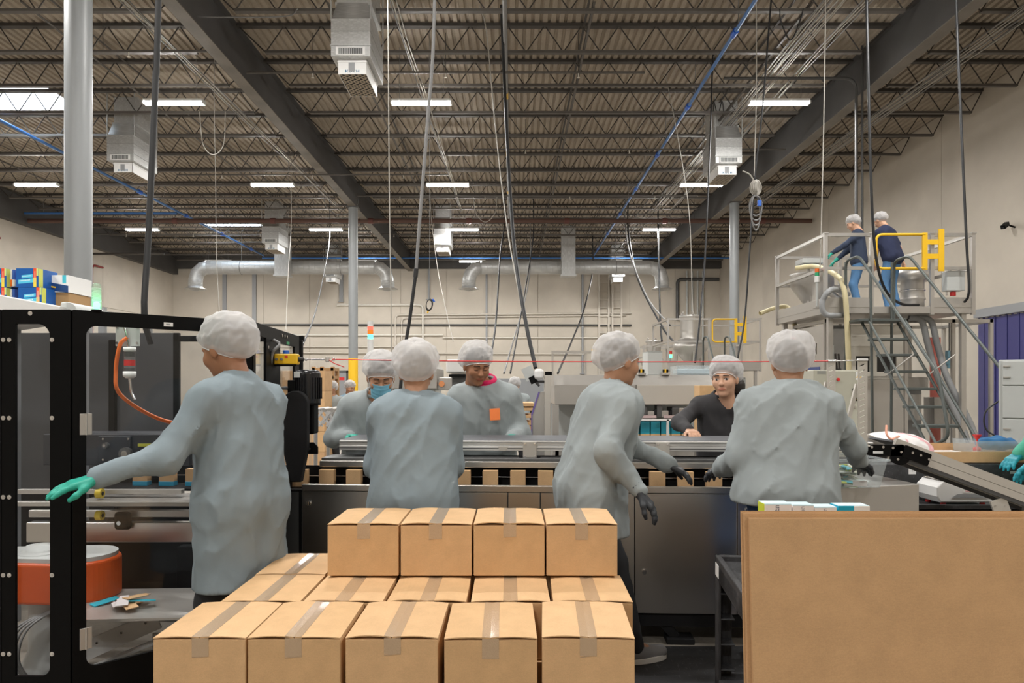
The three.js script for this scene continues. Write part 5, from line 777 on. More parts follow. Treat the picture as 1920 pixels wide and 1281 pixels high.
person({ label: 'person in grey gown and blue face mask looking down behind the conveyor', pos: [-1.04, 0, 5.42], yaw: 0.1, h: 1.66, skin: SKIN.tan, face: true, lidsDown: true, mask: true, lean: [0.02, 0.12], headAt: [-0.935, 1.545, 5.13], head: { pitch: 0.42, yaw: 0.12 }, headScale: 1.12, puff: 1.5, handL: [-0.84, 1.13, 5.13], handR: [-1.16, 1.13, 5.13], hintL: [0.4, -1, -0.2], hintR: [-0.6, -1, -0.2], top: { wide: 1.12, vneck: 0.10, collar: PM.gownPale, mat: PM.gownPale }, glove: M.glove, legs: true });
person({ label: 'person in grey gown with pink scarf and orange badge bending over the conveyor', pos: [-0.22, 0, 5.46], yaw: 0.15, h: 1.74, skin: SKIN.brown, face: true, lidsDown: true, scarf: PM.pink, badge: [0.055, -0.125, 0.163, 0.06], lean: [0, 0.12], headAt: [-0.255, 1.63, 5.2], head: { pitch: 0.35, yaw: 0.25 }, headScale: 1.06, puff: 1.2, handL: [0.0, 1.13, 5.13], handR: [-0.46, 1.13, 5.13], hintL: [0.4, -1, -0.2], hintR: [-0.5, -1, -0.2], top: { wide: 1.2, mat: PM.gownPale }, glove: M.glove });
person({ label: 'person in pale grey gown striding to the right past the cartons', pos: [0.42, 0.014, 3.82], yaw: PI / 2 + 0.35, h: 1.69, skin: SKIN.tan, lean: [0, 0.10], head: { pitch: 0.15, yaw: 0.1, z: 0.05 }, headScale: 1.04, handL: [0.86, 1.06, 4.0], handR: [0.62, 0.98, 3.52], footL: [0.66, 0.014, 3.86], footR: [0.22, 0.05, 3.72], hintR: [-0.3, -0.6, -0.7], top: { wide: 1.14, hem: 0.72, mat: PM.gownPale }, glove: PM.gloveDark, pants: PM.darkPants, shoe: PM.shoe, wrinkle: 0.016 });
person({ label: 'person in black polo shirt and hair net looking back beside the steel cover', pos: [1.60, 0, 5.42], yaw: -0.22, h: 1.64, skin: SKIN.light, face: true, lean: [-0.01, 0.06], headAt: [1.552, 1.535, 5.25], head: { yaw: -0.32, pitch: 0.05, roll: 0.04 }, headScale: 1.1, puff: 1.25, handL: [1.72, 1.19, 4.98], handR: [1.235, 1.185, 5.0], hintR: [-1, -0.3, -0.3], top: { name: 'polo_shirt', wide: 0.96, slim: true, hem: 0.8, mat: PM.black, vneck: 0.085, collar: PM.black }, pants: PM.darkPants, wrinkle: 0.009, curl: 0.7, bun: true });
person({ label: 'large person in grey gown reaching into the clear bin with back turned', pos: [1.40, 0.014, 3.68], yaw: PI - 0.15, h: 1.68, skin: SKIN.tan, lean: [-0.04, 0.10], head: { pitch: 0.2, z: 0.05, x: -0.01 }, headScale: 1.06, puff: 1.35, handL: [1.16, 1.04, 3.98], handR: [1.93, 1.08, 4.0], hintR: [-0.5, -0.7, -0.35], hintL: [0.3, -1, -0.3], footL: [1.30, 0.014, 3.82], footR: [1.56, 0.014, 3.64], top: { wide: 1.3, hem: 0.90, mat: PM.gownPale }, glove: PM.gloveDark, pants: PM.jeans, shoe: PM.shoe, wrinkle: 0.018 });
person({ label: 'person in grey gown leaning to the enclosure door with teal gloved arm outstretched', pos: [-1.235, 0.014, 3.30], yaw: -2.0, h: 1.72, skin: SKIN.brown, lean: [-0.02, 0.05], head: { pitch: 0.3, yaw: 0.05, z: 0.06 }, headScale: 1.06, puff: 1.25, handL: [-1.66, 1.13, 2.885], handR: [-1.33, 0.78, 3.40], hintL: [0.4, -0.8, 0.0], hintR: [-0.6, -0.3, -0.7], footL: [-1.25, 0.014, 3.18], footR: [-1.25, 0.014, 3.44], top: { wide: 1.0, hem: 0.60 }, glove: M.glove, curl: 0.25, palmL: [0, -1, 0.1], wrinkle: 0.016 });
person({ label: 'person in navy jacket and jeans working at the panel on the platform', pos: [5.52, 2.645, 11.45], yaw: -PI / 2 - 0.45, h: 1.49, skin: SKIN.light, lean: [0, 0.02], head: { pitch: 0.45, z: 0.06 }, handL: [5.06, 3.58, 11.4], handR: [5.2, 3.45, 11.75], top: { name: 'jacket', wide: 0.98, hem: 3.36, mat: PM.jacket, slim: true }, pants: PM.jeansPale, shoe: PM.shoe, cell: 0.016, glove: M.glove });
person({ label: 'person in navy short sleeved shirt and jeans stooping on the platform', pos: [5.90, 2.645, 11.15], yaw: PI + 0.5, h: 1.50, skin: SKIN.light, lean: [0.05, 0.10], head: { pitch: 0.5, z: 0.07 }, handL: [5.72, 3.38, 11.35], handR: [6.2, 3.42, 11.4], top: { name: 'shirt', wide: 1.0, hem: 3.36, mat: PM.navy, slim: true, sleeve: 0.5 }, pants: PM.jeansPale, shoe: PM.shoe, cell: 0.016 });
person({ label: 'person in teal gown at the right picture edge beside the table', pos: [3.98, 0, 4.98], yaw: -PI / 2, h: 1.7, skin: SKIN.tan, lean: [0, 0.14], head: { pitch: 0.3 }, handL: [3.60, 0.96, 4.98], handR: [3.66, 1.0, 5.2], hintL: [0.3, -0.4, 0.5], top: { wide: 1.15, hem: 0.68, mat: PM.gownTeal }, glove: M.teal, cell: 0.015 });
person({ label: 'distant person in pale gown beside the carton pallet', pos: [-2.96, 0, 12.0], yaw: -0.5, h: 1.5, skin: SKIN.tan, lean: [0, 0.04], head: { pitch: 0.2 }, top: { mat: PM.gownPale }, cell: 0.02 });
person({ label: 'distant person seen just behind the pale gowned worker near the pallet', pos: [-2.95, 0, 12.9], yaw: 0.9, h: 1.51, skin: SKIN.tan, head: { pitch: 0.3 }, top: { mat: PM.gownBlue }, cell: 0.02 });
person({ label: 'distant person in grey gown with back turned at the packing bench', pos: [0.10, 0, 11.7], yaw: PI + 0.4, h: 1.56, skin: SKIN.tan, lean: [0, 0.1], head: { pitch: 0.5 }, top: { mat: PM.gownPale }, cell: 0.02 });
person({ label: 'distant person in light blue gown bent forward at the packing bench', pos: [0.46, 0, 12.05], yaw: PI - 0.9, h: 1.5, skin: SKIN.tan, lean: [0, 0.25], head: { pitch: 0.6 }, top: { mat: PM.gownBlue }, cell: 0.02 });
person({ label: 'distant person in light blue gown left of the long steel cover', pos: [1.10, 0, 12.05], yaw: PI + 0.8, h: 1.5, skin: SKIN.tan, lean: [0, 0.2], head: { pitch: 0.5 }, top: { mat: PM.gownBlue }, cell: 0.02 });
// ================================================================ THE PLATFORM SIDE
function platform(label, x0, x1, zf, zb, fy, top, opt = {}) {
  const t = thing('work_platform', label, 'platform', 'stainless work platforms'), mid = lerp(fy, top, 0.52), s = opt.s || 0.05, m = M.steelMatte;
  part(t, 'deck', triUV(rbb(x0, x1, fy - 0.10, fy, -zf, -zb, 0.004)), m);
  const posts = []; for (const x of [x0, ...(opt.posts || []), x1]) posts.push([x, zf]); for (const x of [x0, x1]) posts.push([x, zb]); posts.push([(x0 + x1) / 2, zb]);
  for (const [x, z] of posts) part(t, 'post', [bb(x - s / 2, x + s / 2, fy - 0.12, top, -z - s / 2, -z + s / 2), bb(x - s * 0.7, x + s * 0.7, top - 0.012, top + 0.006, -z - s * 0.7, -z + s * 0.7)], m);
  const rail = (a, b) => { for (const y of [top - s / 2, mid]) part(t, 'rail', bar(V(a[0], y, -a[1]), V(b[0], y, -b[1]), s * 0.9, s * 0.9), m); part(t, 'toe_board', bar(V(a[0], fy + 0.06, -a[1]), V(b[0], fy + 0.06, -b[1]), 0.012, 0.14), m); };
  const g = opt.gate; if (g) { rail([x0, zf], [g[0], zf]); rail([g[1], zf], [x1, zf]); } else rail([x0, zf], [x1, zf]);
  rail([x0, zf], [x0, zb]); rail([x1, zf], [x1, zb]); rail([x0, zb], [x1, zb]);
  for (const x of [x0 + 0.1, x1 - 0.1]) for (const z of [zf + 0.08, zb - 0.08]) part(t, 'leg', bb(x - 0.035, x + 0.035, 0, fy - 0.1, -z - 0.035, -z + 0.035), m);
  if (g) { const gt = part(t, 'gate', [bentTube([V(g[1] - 0.1, top - 0.03, -zf + 0.04), V(g[0] + 0.03, top - 0.03, -zf + 0.04), V(g[0] + 0.03, mid - 0.01, -zf + 0.04), V(g[1] - 0.1, mid - 0.01, -zf + 0.04)], 0.02, 0.1), bb(g[1] - 0.14, g[1] - 0.07, mid - 0.03, top - 0.005, -zf + 0.025, -zf + 0.055)], M.yellow, 'yellow safety gate');
    part(gt, 'hinge_plate', [bb(g[1] + 0.09, g[1] + 0.17, mid - 0.05, top + 0.05, -zf + 0.035, -zf + 0.06), bb(g[1] - 0.08, g[1] + 0.1, lerp(mid, top, 0.66), lerp(mid, top, 0.8), -zf + 0.035, -zf + 0.05), bb(g[1] - 0.08, g[1] + 0.1, lerp(mid, top, 0.26), lerp(mid, top, 0.4), -zf + 0.035, -zf + 0.05)], M.yellow); }
  return t;
}
platform('high stainless platform with yellow gate where two people stand', 4.57, 6.72, 10.5, 12.4, 2.645, 3.715, { posts: [5.24, 6.12], gate: [5.26, 6.10] });
{ // rolling ladder up to the platform
  const t = thing('rolling_ladder', 'dark green grey rolling ladder leading down from the high platform', 'ladder'), m = M.ladderPaint, xl = 5.0, xr = 5.48, run = 0.226, rise = 0.228, z0 = 10.02, y0 = 2.15, n = 9;
  part(t, 'landing', rbb(xl - 0.16, xr + 0.02, 2.39, 2.425, -z0 - 0.02, -z0 - 0.42, 0.006), m);
  for (let i = 0; i < n; i++) part(t, 'step', rbb(xl, xr, y0 - i * rise - 0.035, y0 - i * rise, -(z0 - i * run) - 0.11, -(z0 - i * run) + 0.07, 0.006), m);
  const zb = z0 - 9.2 * run, yb = y0 - 9.2 * rise;
  for (const x of [xl - 0.015, xr + 0.015]) { part(t, 'stringer', rod([x, 2.4, -z0 - 0.25], [x, yb + 0.02, -zb], 0.019, 10), m); part(t, 'lower_rail', rod([x, 2.42, -z0 - 0.06], [x, yb + 0.12, -zb + 0.12], 0.017, 10), m); }
  const hr = (x, w) => part(t, 'handrail', bentTube([V(x, 2.42, -z0 - 0.42), V(x, 3.30, -z0 - 0.42), V(x, 3.30, -z0 - 0.02), V(x + w * 0.5, 1.62, -(z0 - 1.85)), V(x + w, 0.92, -(z0 - 2.05)), V(x, 0.75, -(z0 - 1.6))], 0.019, 0.12, 10), m);
  hr(xl - 0.16, 0.0); hr(xr + 0.06, 0.12);
  for (const x of [xl - 0.16, xr + 0.03]) part(t, 'upright', rod([x, 0.08, -z0 - 0.45], [x, 3.28, -z0 - 0.42], 0.019, 10), m);
  part(t, 'upright', rod([xl, 0.1, -z0 + 0.05], [xl, 3.15, -z0 - 0.02], 0.019, 10), m);
  for (let i = 0; i < 2; i++) { const x = i ? xr + 0.05 : xl - 0.02; part(t, 'cross_tie', rod([x - 0.04, 1.62 - 0.0, -(z0 - 0.5)], [x + 0.3, 1.90, -(z0 - 0.55)], 0.011, 8), M.steelMatte); }
  part(t, 'base_frame', [rbb(xl - 0.2, xr + 0.1, 0.06, 0.1, -z0 - 0.5, -z0 - 0.44, 0.005), rbb(xl - 0.2, xl - 0.15, 0.06, 0.1, -z0 - 0.5, -zb, 0.005), rbb(xr + 0.05, xr + 0.1, 0.06, 0.1, -z0 - 0.5, -zb, 0.005)], m);
  for (const [x, z] of [[xl - 0.18, z0 + 0.45], [xr + 0.08, z0 + 0.45], [xl - 0.18, zb + 0.06], [xr + 0.08, zb + 0.06]]) part(t, 'wheel', cylX(0.06, 0.03, 18).translate(x, 0.06, -z), M.rubber);
}
{ // filling machine below the platform
  const t = thing('filling_machine', 'stainless filling machine with clear guard doors under the high platform', 'machine'), zf = -10.95, zb = -12.2, y1 = 2.5;
  const fr = [4.78, 5.12, 6.0, 6.72, 7.3];
  for (const x of fr) part(t, 'frame_post', [bb(x - 0.025, x + 0.025, 0, y1, zf - 0.05, zf), bb(x - 0.025, x + 0.025, 0, y1, zb, zb + 0.05)], M.steelMatte);
  for (const g of [bb(4.76, 7.32, y1 - 0.05, y1, zf - 0.05, zf), bb(4.76, 7.32, y1 - 0.05, y1, zb, zb + 0.05), bb(4.76, 4.81, y1 - 0.05, y1, zf, zb), bb(7.27, 7.32, y1 - 0.05, y1, zf, zb), bb(4.76, 7.32, 0.1, 0.2, zf - 0.05, zf)]) part(t, 'frame_rail', g, M.steelMatte);
  const sp = part(t, 'side_panel', extr(rrect(-12.2, -10.97, 0.1, 2.42, 0.02), 0.012, [rrect(-12.05, -11.7, 1.95, 2.2, 0.07, THREE.Path), rrect(-11.5, -11.2, 1.98, 2.15, 0.03, THREE.Path)]).rotateY(-PI / 2).translate(4.76, 0, 0), M.steelMatte, 'steel side panel with two openings');
  part(sp, 'red_button', cylX(0.05, 0.04, 18).translate(4.73, 2.26, -12.12), M.red); part(sp, 'blue_label', bb(4.742, 4.747, 1.72, 1.78, -11.1, -12.0), std(lin(0.05, 0.08, 0.25), 0.5));
  part(t, 'guard_door', bb(4.82, 5.10, 1.35, 2.42, zf - 0.02, zf - 0.012), M.smoky, 'smoky clear door');
  part(t, 'electrical_box', rbb(4.80, 4.88, 1.7, 2.1, zf, zf + 0.04, 0.004), M.lightGray); part(t, 'valve_rods', [0, 1, 2].map(i => rod([4.95 + i * 0.04, 1.7, zf - 0.1], [4.92 + i * 0.05, 1.98, zf - 0.12], 0.016, 8)), std(lin(0.25, 0.10, 0.06), 0.4)); part(t, 'valve_block', rbb(4.93, 5.04, 1.6, 1.75, zf - 0.15, zf - 0.06, 0.006), M.black);
  const wp = part(t, 'white_panel', extr([[5.16, 0.2], [5.96, 0.2], [5.96, 2.42], [5.16, 2.42]], 0.03, [[[5.24, 1.70], [5.46, 1.70], [5.46, 1.94], [5.24, 1.94]], [[5.56, 1.70], [5.86, 1.70], [5.86, 1.94], [5.56, 1.94]]]).translate(0, 0, zf - 0.05), M.offwhite, 'white panel with two dark windows');
  part(wp, 'dark_window', [bb(5.24, 5.46, 1.70, 1.94, zf - 0.06, zf - 0.05), bb(5.56, 5.86, 1.70, 1.94, zf - 0.06, zf - 0.05)], M.blackGloss); part(wp, 'grab_bar', rod([5.2, 1.62, zf + 0.04], [5.94, 1.62, zf + 0.04], 0.012, 8), M.chrome);
  part(t, 'lower_panel', rbb(5.18, 5.94, 0.25, 1.58, zf - 0.01, zf + 0.005, 0.004), M.steelMatte);
  part(t, 'clear_door', [bb(6.03, 6.69, 0.25, 2.42, zf - 0.02, zf - 0.014)], M.acrylic); part(t, 'clear_door', [bb(6.75, 7.27, 0.25, 2.42, zf - 0.02, zf - 0.014)], M.acrylic);
  part(t, 'inner_cabinet', [rbb(6.06, 6.5, 1.75, 2.4, -11.8, -12.1, 0.01), rbb(6.06, 6.6, 0.3, 1.45, -11.6, -12.1, 0.01)], M.gray); part(t, 'porthole', [cylZ(0.11, 0.06, 24).translate(6.22, 2.02, -11.77)], M.blackGloss);
  part(t, 'inner_works', [rbb(6.1, 6.6, 1.45, 1.62, -11.4, -11.9, 0.02), cylY(0.14, 0.4, 24).translate(6.35, 1.15, -11.45), rbb(6.8, 7.2, 0.8, 1.3, -11.6, -11.9, 0.01)], M.steelMatte);
  part(t, 'red_strip', bb(7.02, 7.2, 0.5, 2.3, -12.1, -12.09), std(lin(0.55, 0.14, 0.11), 0.6), 'pale red hanging strip'); part(t, 'blue_valve', [rbox(0.09, 0.12, 0.09, 0.02, 6.86, 1.98, -11.3), cylY(0.05, 0.1, 16).translate(6.86, 1.87, -11.3), rbox(0.08, 0.06, 0.08, 0.015, 6.86, 1.79, -11.3)], std(lin(0.25, 0.55, 0.72), 0.4)); part(t, 'valve_rod', rod([6.86, 2.04, -11.3], [6.86, 2.5, -11.3], 0.008, 6), M.cable);
  for (const dx of [0, 0.14]) part(t, 'drain_hose', tube([[5.98 + dx, 2.52, -10.85], [6.16 + dx, 2.46, -10.83], [6.24 + dx, 2.1, -10.8], [6.36 + dx, 1.6, -10.75], [6.62 + dx, 0.9, -10.6], [6.75 + dx, 0.3, -10.5]], 0.045, 50, 10), M.gray);
}
{ // gear standing on the platform
  const h = thing('steel_hopper', 'round stainless hopper beside the yellow gate on the platform', 'hopper'), x = XX(1724, 11.3), z = -11.5, y = 2.645;
  part(h, 'drum', lathe([[0, 0], [0.17, 0], [0.17, 0.2], [0.185, 0.21], [0.185, 0.24], [0.17, 0.25], [0.17, 0.52], [0.3, 0.53], [0.3, 0.68], [0, 0.69]], 32).translate(x, y, z), M.steelMatte); part(h, 'clamp', new THREE.TorusGeometry(0.175, 0.012, 6, 32).rotateX(PI / 2).translate(x, y + 0.36, z), M.chrome);
  const c = thing('steel_hopper', 'slanted stainless hopper at the left end of the platform', 'hopper');
  part(c, 'cone', lathe([[0, 0], [0.08, 0], [0.1, 0.15], [0.34, 0.5], [0.34, 0.68], [0.36, 0.7], [0, 0.72]], 32).translate(5.0, 2.645, -12.0), M.steelMatte); part(c, 'inlet', rod([5.1, 3.2, -12.0], [5.42, 2.9, -11.9], 0.05, 14), M.steelMatte);
  const p = thing('control_console', 'flat control panel held at the left platform rail', 'control panel'); part(p, 'box', rbb(4.72, 5.08, 3.48, 3.56, -11.7, -12.0, 0.01), M.lightGray); part(p, 'underside', rbb(4.76, 5.04, 3.43, 3.48, -11.72, -11.98, 0.008), M.gray); part(p, 'stand', rod([4.9, 2.645, -11.9], [4.9, 3.44, -11.9], 0.025, 12), M.steelMatte);
  const s = thing('stack_light', 'small red green stack light at the front left platform corner', 'signal light'), sx = XX(1533, 10.6); part(s, 'pole', rod([sx, 2.645, -10.62], [sx, 3.02, -10.62], 0.018, 12), M.lightGray); part(s, 'white_base', cylY(0.035, 0.09, 16).translate(sx, 3.06, -10.62), M.white); part(s, 'green_lens', cylY(0.032, 0.055, 16).translate(sx, 3.13, -10.62), std(lin(0.02, 0.35, 0.15), 0.3)); part(s, 'orange_lens', cylY(0.032, 0.055, 16).translate(sx, 3.187, -10.62), M.orange);
  part(s, 'bracket', rbb(sx - 0.05, sx + 0.06, 2.63, 2.65, -10.65, -10.55, 0.003), M.steelMatte);
  const j = thing('junction_box', 'grey junction box hanging from the platform mid rail', 'box'); part(j, 'box', rbb(6.36, 6.62, 2.88, 3.17, -10.52, -10.66, 0.008), M.lightGray); part(j, 'red_knob', cylY(0.04, 0.06, 14).translate(6.49, 2.84, -10.6), M.red); part(j, 'gland', [cylY(0.015, 0.06, 10).translate(6.40, 2.85, -10.6)], M.chrome); part(j, 'hanger', [bb(6.42, 6.44, 3.17, 3.22, -10.56, -10.6), bb(6.54, 6.56, 3.17, 3.22, -10.56, -10.6)], M.steelMatte);
  single('cream_hose', tube([at(1492, 503, 11.6), at(1530, 500, 11.4), at(1570, 518, 10.75), at(1583, 545, 10.42), at(1588, 600, 10.37), at(1590, 650, 10.37), at(1592, 720, 10.4), V(4.87, 0.05, -10.4)], 0.038, 90, 10), std(lin(0.70, 0.62, 0.38), 0.55), 'thick cream hose dropping past the left of the ladder', 'hose');
  single('cream_hose', tube([at(1425, 588, 12.6), at(1455, 577, 12.7), at(1478, 577, 12.7), at(1488, 600, 12.4), V(4.80, 2.3, -12.17)], 0.038, 50, 10), std(lin(0.70, 0.62, 0.38), 0.55), 'short cream hose curving left under the platform', 'hose');
  single('grey_hose', tube([at(1590, 552, 11), at(1560, 543, 10.4), at(1542, 565, 10.38), at(1546, 588, 10.38), at(1566, 592, 10.4), at(1590, 590, 10.6)], 0.04, 60, 10), M.gray, 'grey hose looping over the platform edge', 'hose');
}
{ // control cabinet with warning sign
  const t = thing('control_cabinet', 'beige control cabinet with knobs and yellow warning sticker', 'cabinet'), z = -6.1, x0 = 2.45, x1 = 2.86, f = z + 0.25;
  part(t, 'body', rbb(x0, x1, 0.55, 1.622, z - 0.25, f, 0.008), M.beigeGray); part(t, 'door', rbb(x0 + 0.12, x1 - 0.005, 0.58, 1.612, f, f + 0.016, 0.004), M.beigeGray); part(t, 'plinth', [bb(x0 + 0.02, x0 + 0.08, 0, 0.55, z - 0.2, z + 0.2), bb(x1 - 0.08, x1 - 0.02, 0, 0.55, z - 0.2, z + 0.2)], M.gray);
  part(t, 'vent', [0, 1, 2, 3].map(i => bb(x0 + 0.03, x0 + 0.1, 1.59 + i * 0.007, 1.593 + i * 0.007, f, f + 0.002)), M.gray);
  const st = part(t, 'warning_sticker', bb(x1 - 0.075, x1 - 0.02, 1.54, 1.605, f + 0.016, f + 0.0175), M.white); part(st, 'warning_triangle', extr([[x1 - 0.072, 1.558], [x1 - 0.023, 1.558], [x1 - 0.0475, 1.6]], 0.001).translate(0, 0, f + 0.0175), M.yellow); part(st, 'bolt_mark', extr([[x1 - 0.05, 1.565], [x1 - 0.042, 1.575], [x1 - 0.047, 1.576], [x1 - 0.044, 1.588], [x1 - 0.054, 1.574], [x1 - 0.049, 1.573]], 0.0006).translate(0, 0, f + 0.0185), M.black);
  part(t, 'red_button', cylZ(0.012, 0.02, 16).translate(x0 + 0.19, 1.545, f + 0.02), M.red); part(t, 'rotary_knob', [cylZ(0.018, 0.02, 18).translate(x1 - 0.085, 1.46, f + 0.024), box(0.007, 0.03, 0.012, x1 - 0.085, 1.46, f + 0.036)], M.black); part(t, 'key_switch', [rbox(0.035, 0.03, 0.012, 0.003, x1 - 0.085, 1.385, f + 0.02)], M.black); part(t, 'switch_face', box(0.016, 0.014, 0.003, x1 - 0.085, 1.385, f + 0.027), M.yellow); part(t, 'lock', cylZ(0.01, 0.012, 14).translate(x1 - 0.085, 1.32, f + 0.02), M.chrome);
}
{ // packing table with its load
  const tb = thing('work_table', 'long black plastic work table behind the inclined conveyor', 'table'), y = 0.918, zf = -5.32, zb = -6.0, x0 = 2.62, x1 = 4.7;
  part(tb, 'top', triUV(rbb(x0, x1, y - 0.16, y, zf, zb, 0.012)), M.cartPlastic); for (const x of [x0 + 0.05, x1 - 0.05]) for (const z of [zf - 0.06, zb + 0.06]) part(tb, 'leg', rbb(x - 0.04, x + 0.04, 0, y - 0.16, z - 0.04, z + 0.04, 0.006), M.cartPlastic); part(tb, 'shelf', rbb(x0 + 0.02, x1 - 0.02, 0.22, 0.27, zf - 0.02, zb + 0.02, 0.006), M.cartPlastic);
  const tg = part(tb, 'paper_tag', bb(2.93, 2.985, y - 0.078, y - 0.03, zf, zf + 0.0015), M.white); part(tg, 'tag_print', bb(2.955, 2.958, y - 0.06, y - 0.045, zf + 0.0015, zf + 0.002), M.gray); part(tb, 'white_label', bb(3.68, 3.76, y - 0.075, y - 0.055, zf, zf + 0.0015), M.lightGray);
  // white sack
  const f = union([ell(2.95, 1.03, -5.66, 0.24, 0.10, 0.20), ell(3.14, 1.0, -5.66, 0.14, 0.085, 0.18)], 0.08), sk = surfaceNets((x, yy, z) => smax(f(x, yy, z) + 0.010 * perlin.noise(x * 14, yy * 14, z * 14) + 0.006 * perlin.noise(x * 33, yy * 20, z * 33), y + 0.002 - yy, 0.01), [2.62, 0.9, -5.95], [3.36, 1.22, -5.35], 0.012);
  paint(sk, (x, yy, z) => { const n = perlin.noise(x * 9 + 3, yy * 7, z * 9); return (x > 3.0 && n > 0.18) ? [0.78, 0.42, 0.45] : [0.82, 0.80, 0.80]; });
  const s = single('sack', sk, new THREE.MeshStandardMaterial({ vertexColors: true, roughness: 0.55, side: THREE.DoubleSide }), 'crumpled white sack with pink print lying on the black table', 'sack');
  part(s, 'sack_strap', tube([[2.86, 1.19, -5.5], [2.84, 1.13, -5.46], [2.87, 1.09, -5.45], [2.94, 1.11, -5.47]], 0.009, 20, 6), std(lin(0.85, 0.42, 0.30), 0.6));
  const tr = thing('cardboard_tray', 'open cardboard tray with white paper on the black table', 'tray'), a0 = 3.06, a1 = 3.98, b = -5.36, c = -5.80, h = 0.085;
  part(tr, 'tray_walls', [triUV(bb(a0, a1, y, y + h, b - 0.005, b)), triUV(bb(a0, a1, y, y + h + 0.03, c, c + 0.005)), triUV(bb(a0, a0 + 0.005, y, y + h, c, b)), triUV(bb(a1 - 0.005, a1, y, y + h, c, b)), triUV(bb(a0, a1, y, y + 0.004, c, b))], M.sheet); part(tr, 'paper', rbb(a0 + 0.08, a1 - 0.5, y + 0.06, y + 0.066, c + 0.1, b - 0.06, 0.001), M.white);
  part(tr, 'inner_stack', rbb(a0 + 0.06, a1 - 0.45, y + 0.004, y + 0.06, c + 0.08, b - 0.05, 0.003), M.kraft);
  const bt = thing('squeeze_bottle', 'clear squeeze bottle with red cap and funnel in the tray', 'bottle'), bx = XX(1832, 5.5); part(bt, 'bottle', lathe([[0, 0], [0.03, 0], [0.033, 0.01], [0.033, 0.06], [0.028, 0.075], [0, 0.078]], 20).translate(bx, y + 0.0045, -5.5), phys(lin(0.85, 0.72, 0.64), 0.2, { transmission: 0.5, thickness: 0 })); part(bt, 'cap', lathe([[0, 0], [0.027, 0], [0.027, 0.02], [0.008, 0.03], [0.006, 0.08], [0.03, 0.115], [0.032, 0.12]], 20).translate(bx, y + 0.082, -5.5), M.red);
  const tu = thing('white_tub', 'white plastic tub with blue cloth behind the red capped bottle', 'tub'), u0 = 3.52, u1 = 3.92; part(tu, 'tub', [extr([[u0 + 0.02, 0], [u1 - 0.02, 0], [u1, 0.15], [u0, 0.15]], 0.006).translate(0, y + 0.006, -5.46), extr([[u0 + 0.02, 0], [u1 - 0.02, 0], [u1, 0.15], [u0, 0.15]], 0.006).translate(0, y + 0.006, -5.76), bb(u0 + 0.005, u0 + 0.012, y + 0.006, y + 0.155, -5.75, -5.46), bb(u1 - 0.012, u1 - 0.005, y + 0.006, y + 0.155, -5.75, -5.46), bb(u0 + 0.02, u1 - 0.02, y + 0.005, y + 0.012, -5.75, -5.46)], M.frosted);
  const cl = surfaceNets((x, yy, z) => ell(3.76, y + 0.125, -5.6, 0.15, 0.055, 0.11)(x, yy, z) + 0.02 * perlin.noise(x * 16, yy * 10, z * 16), [3.56, y + 0.02, -5.75], [3.93, y + 0.22, -5.44], 0.01); single('blue_cloth', cl, std(lin(0.02, 0.12, 0.28), 0.9), 'dark blue cloth bundled in the white tub', 'cloth');
}
plasticCart('low black cart carrying the white scale at right', 0.95, 0.40, 0.69, 2.74, -5.27, 0, false);
{ // bench scale
  const t = thing('bench_scale', 'white bench scale with red lettering on the low black cart', 'scale'), y = 0.668, z = -4.93, x0 = 2.92, x1 = 3.30;
  part(t, 'body', extr([[x0, 0.035], [x0 + 0.02, 0.0], [x1 - 0.02, 0.0], [x1, 0.035], [x1 - 0.03, 0.105], [x0 + 0.04, 0.13], [x0 + 0.0, 0.09]], 0.24, [], 0.008).translate(0, y + 0.034, z - 0.25), M.white, 'white moulded housing'); part(t, 'pan', rbb(x0 + 0.03, x1 - 0.02, y + 0.168, y + 0.178, z - 0.24, z - 0.01, 0.004), M.steel); part(t, 'grey_front', extr([[x0 + 0.09, 0.03], [x1 - 0.03, 0.03], [x1 - 0.04, 0.055], [x0 + 0.13, 0.055]], 0.004).translate(0, y + 0.03, z + 0.0), M.gray);
  const tx = canvasTex(256, 64, (g) => { g.fillStyle = '#ecebe8'; g.fillRect(0, 0, 256, 64); g.fillStyle = '#b3203a'; g.font = 'bold 50px sans-serif'; g.textAlign = 'center'; g.fillText('OHAUS', 128, 50); });
  part(t, 'lettering', new THREE.PlaneGeometry(0.09, 0.022).translate(x0 + 0.21, y + 0.105, z + 0.0005), std(0xffffff, 0.5, 0, { map: tx }), 'red maker lettering'); for (const x of [x0 + 0.05, x1 - 0.06]) for (const q of [z - 0.03, z - 0.21]) part(t, 'foot', cylY(0.018, 0.03, 14).translate(x, y + 0.015, q), M.red);
}
{ // grey steel locker
  const t = thing('steel_locker', 'light grey steel locker at the right edge before the purple curtain', 'cabinet'), x0 = 0, x1 = 0.85, z = -0.25, f = z + 0.25;
  part(t, 'body', rbb(x0, x1, 0.08, 1.73, z - 0.3, f, 0.012), M.lightGray); t.position.set(4.46, 0, -6.6); t.rotation.y = -0.6; for (const [a, b] of [[1.50, 1.715], [1.20, 1.49], [0.12, 1.19]]) part(t, 'door', rbb(x0 + 0.03, x1 - 0.02, a, b, f, f + 0.018, 0.005), M.lightGray); for (const yy of [1.67, 1.57, 1.1]) part(t, 'hinge', rbb(x0 + 0.035, x0 + 0.09, yy - 0.008, yy + 0.008, f + 0.018, f + 0.03, 0.003), M.steelMatte); part(t, 'feet', [bb(x0 + 0.03, x0 + 0.09, 0, 0.08, z - 0.25, z + 0.2), bb(x1 - 0.09, x1 - 0.03, 0, 0.08, z - 0.25, z + 0.2)], M.gray);
  part(t, 'cord', tube([[x0, 1.35, f - 0.1], [x0 - 0.1, 1.25, f], [x0 - 0.1, 1.1, f], [x0 - 0.01, 1.02, f]], 0.008, 24, 6), M.cable);
}
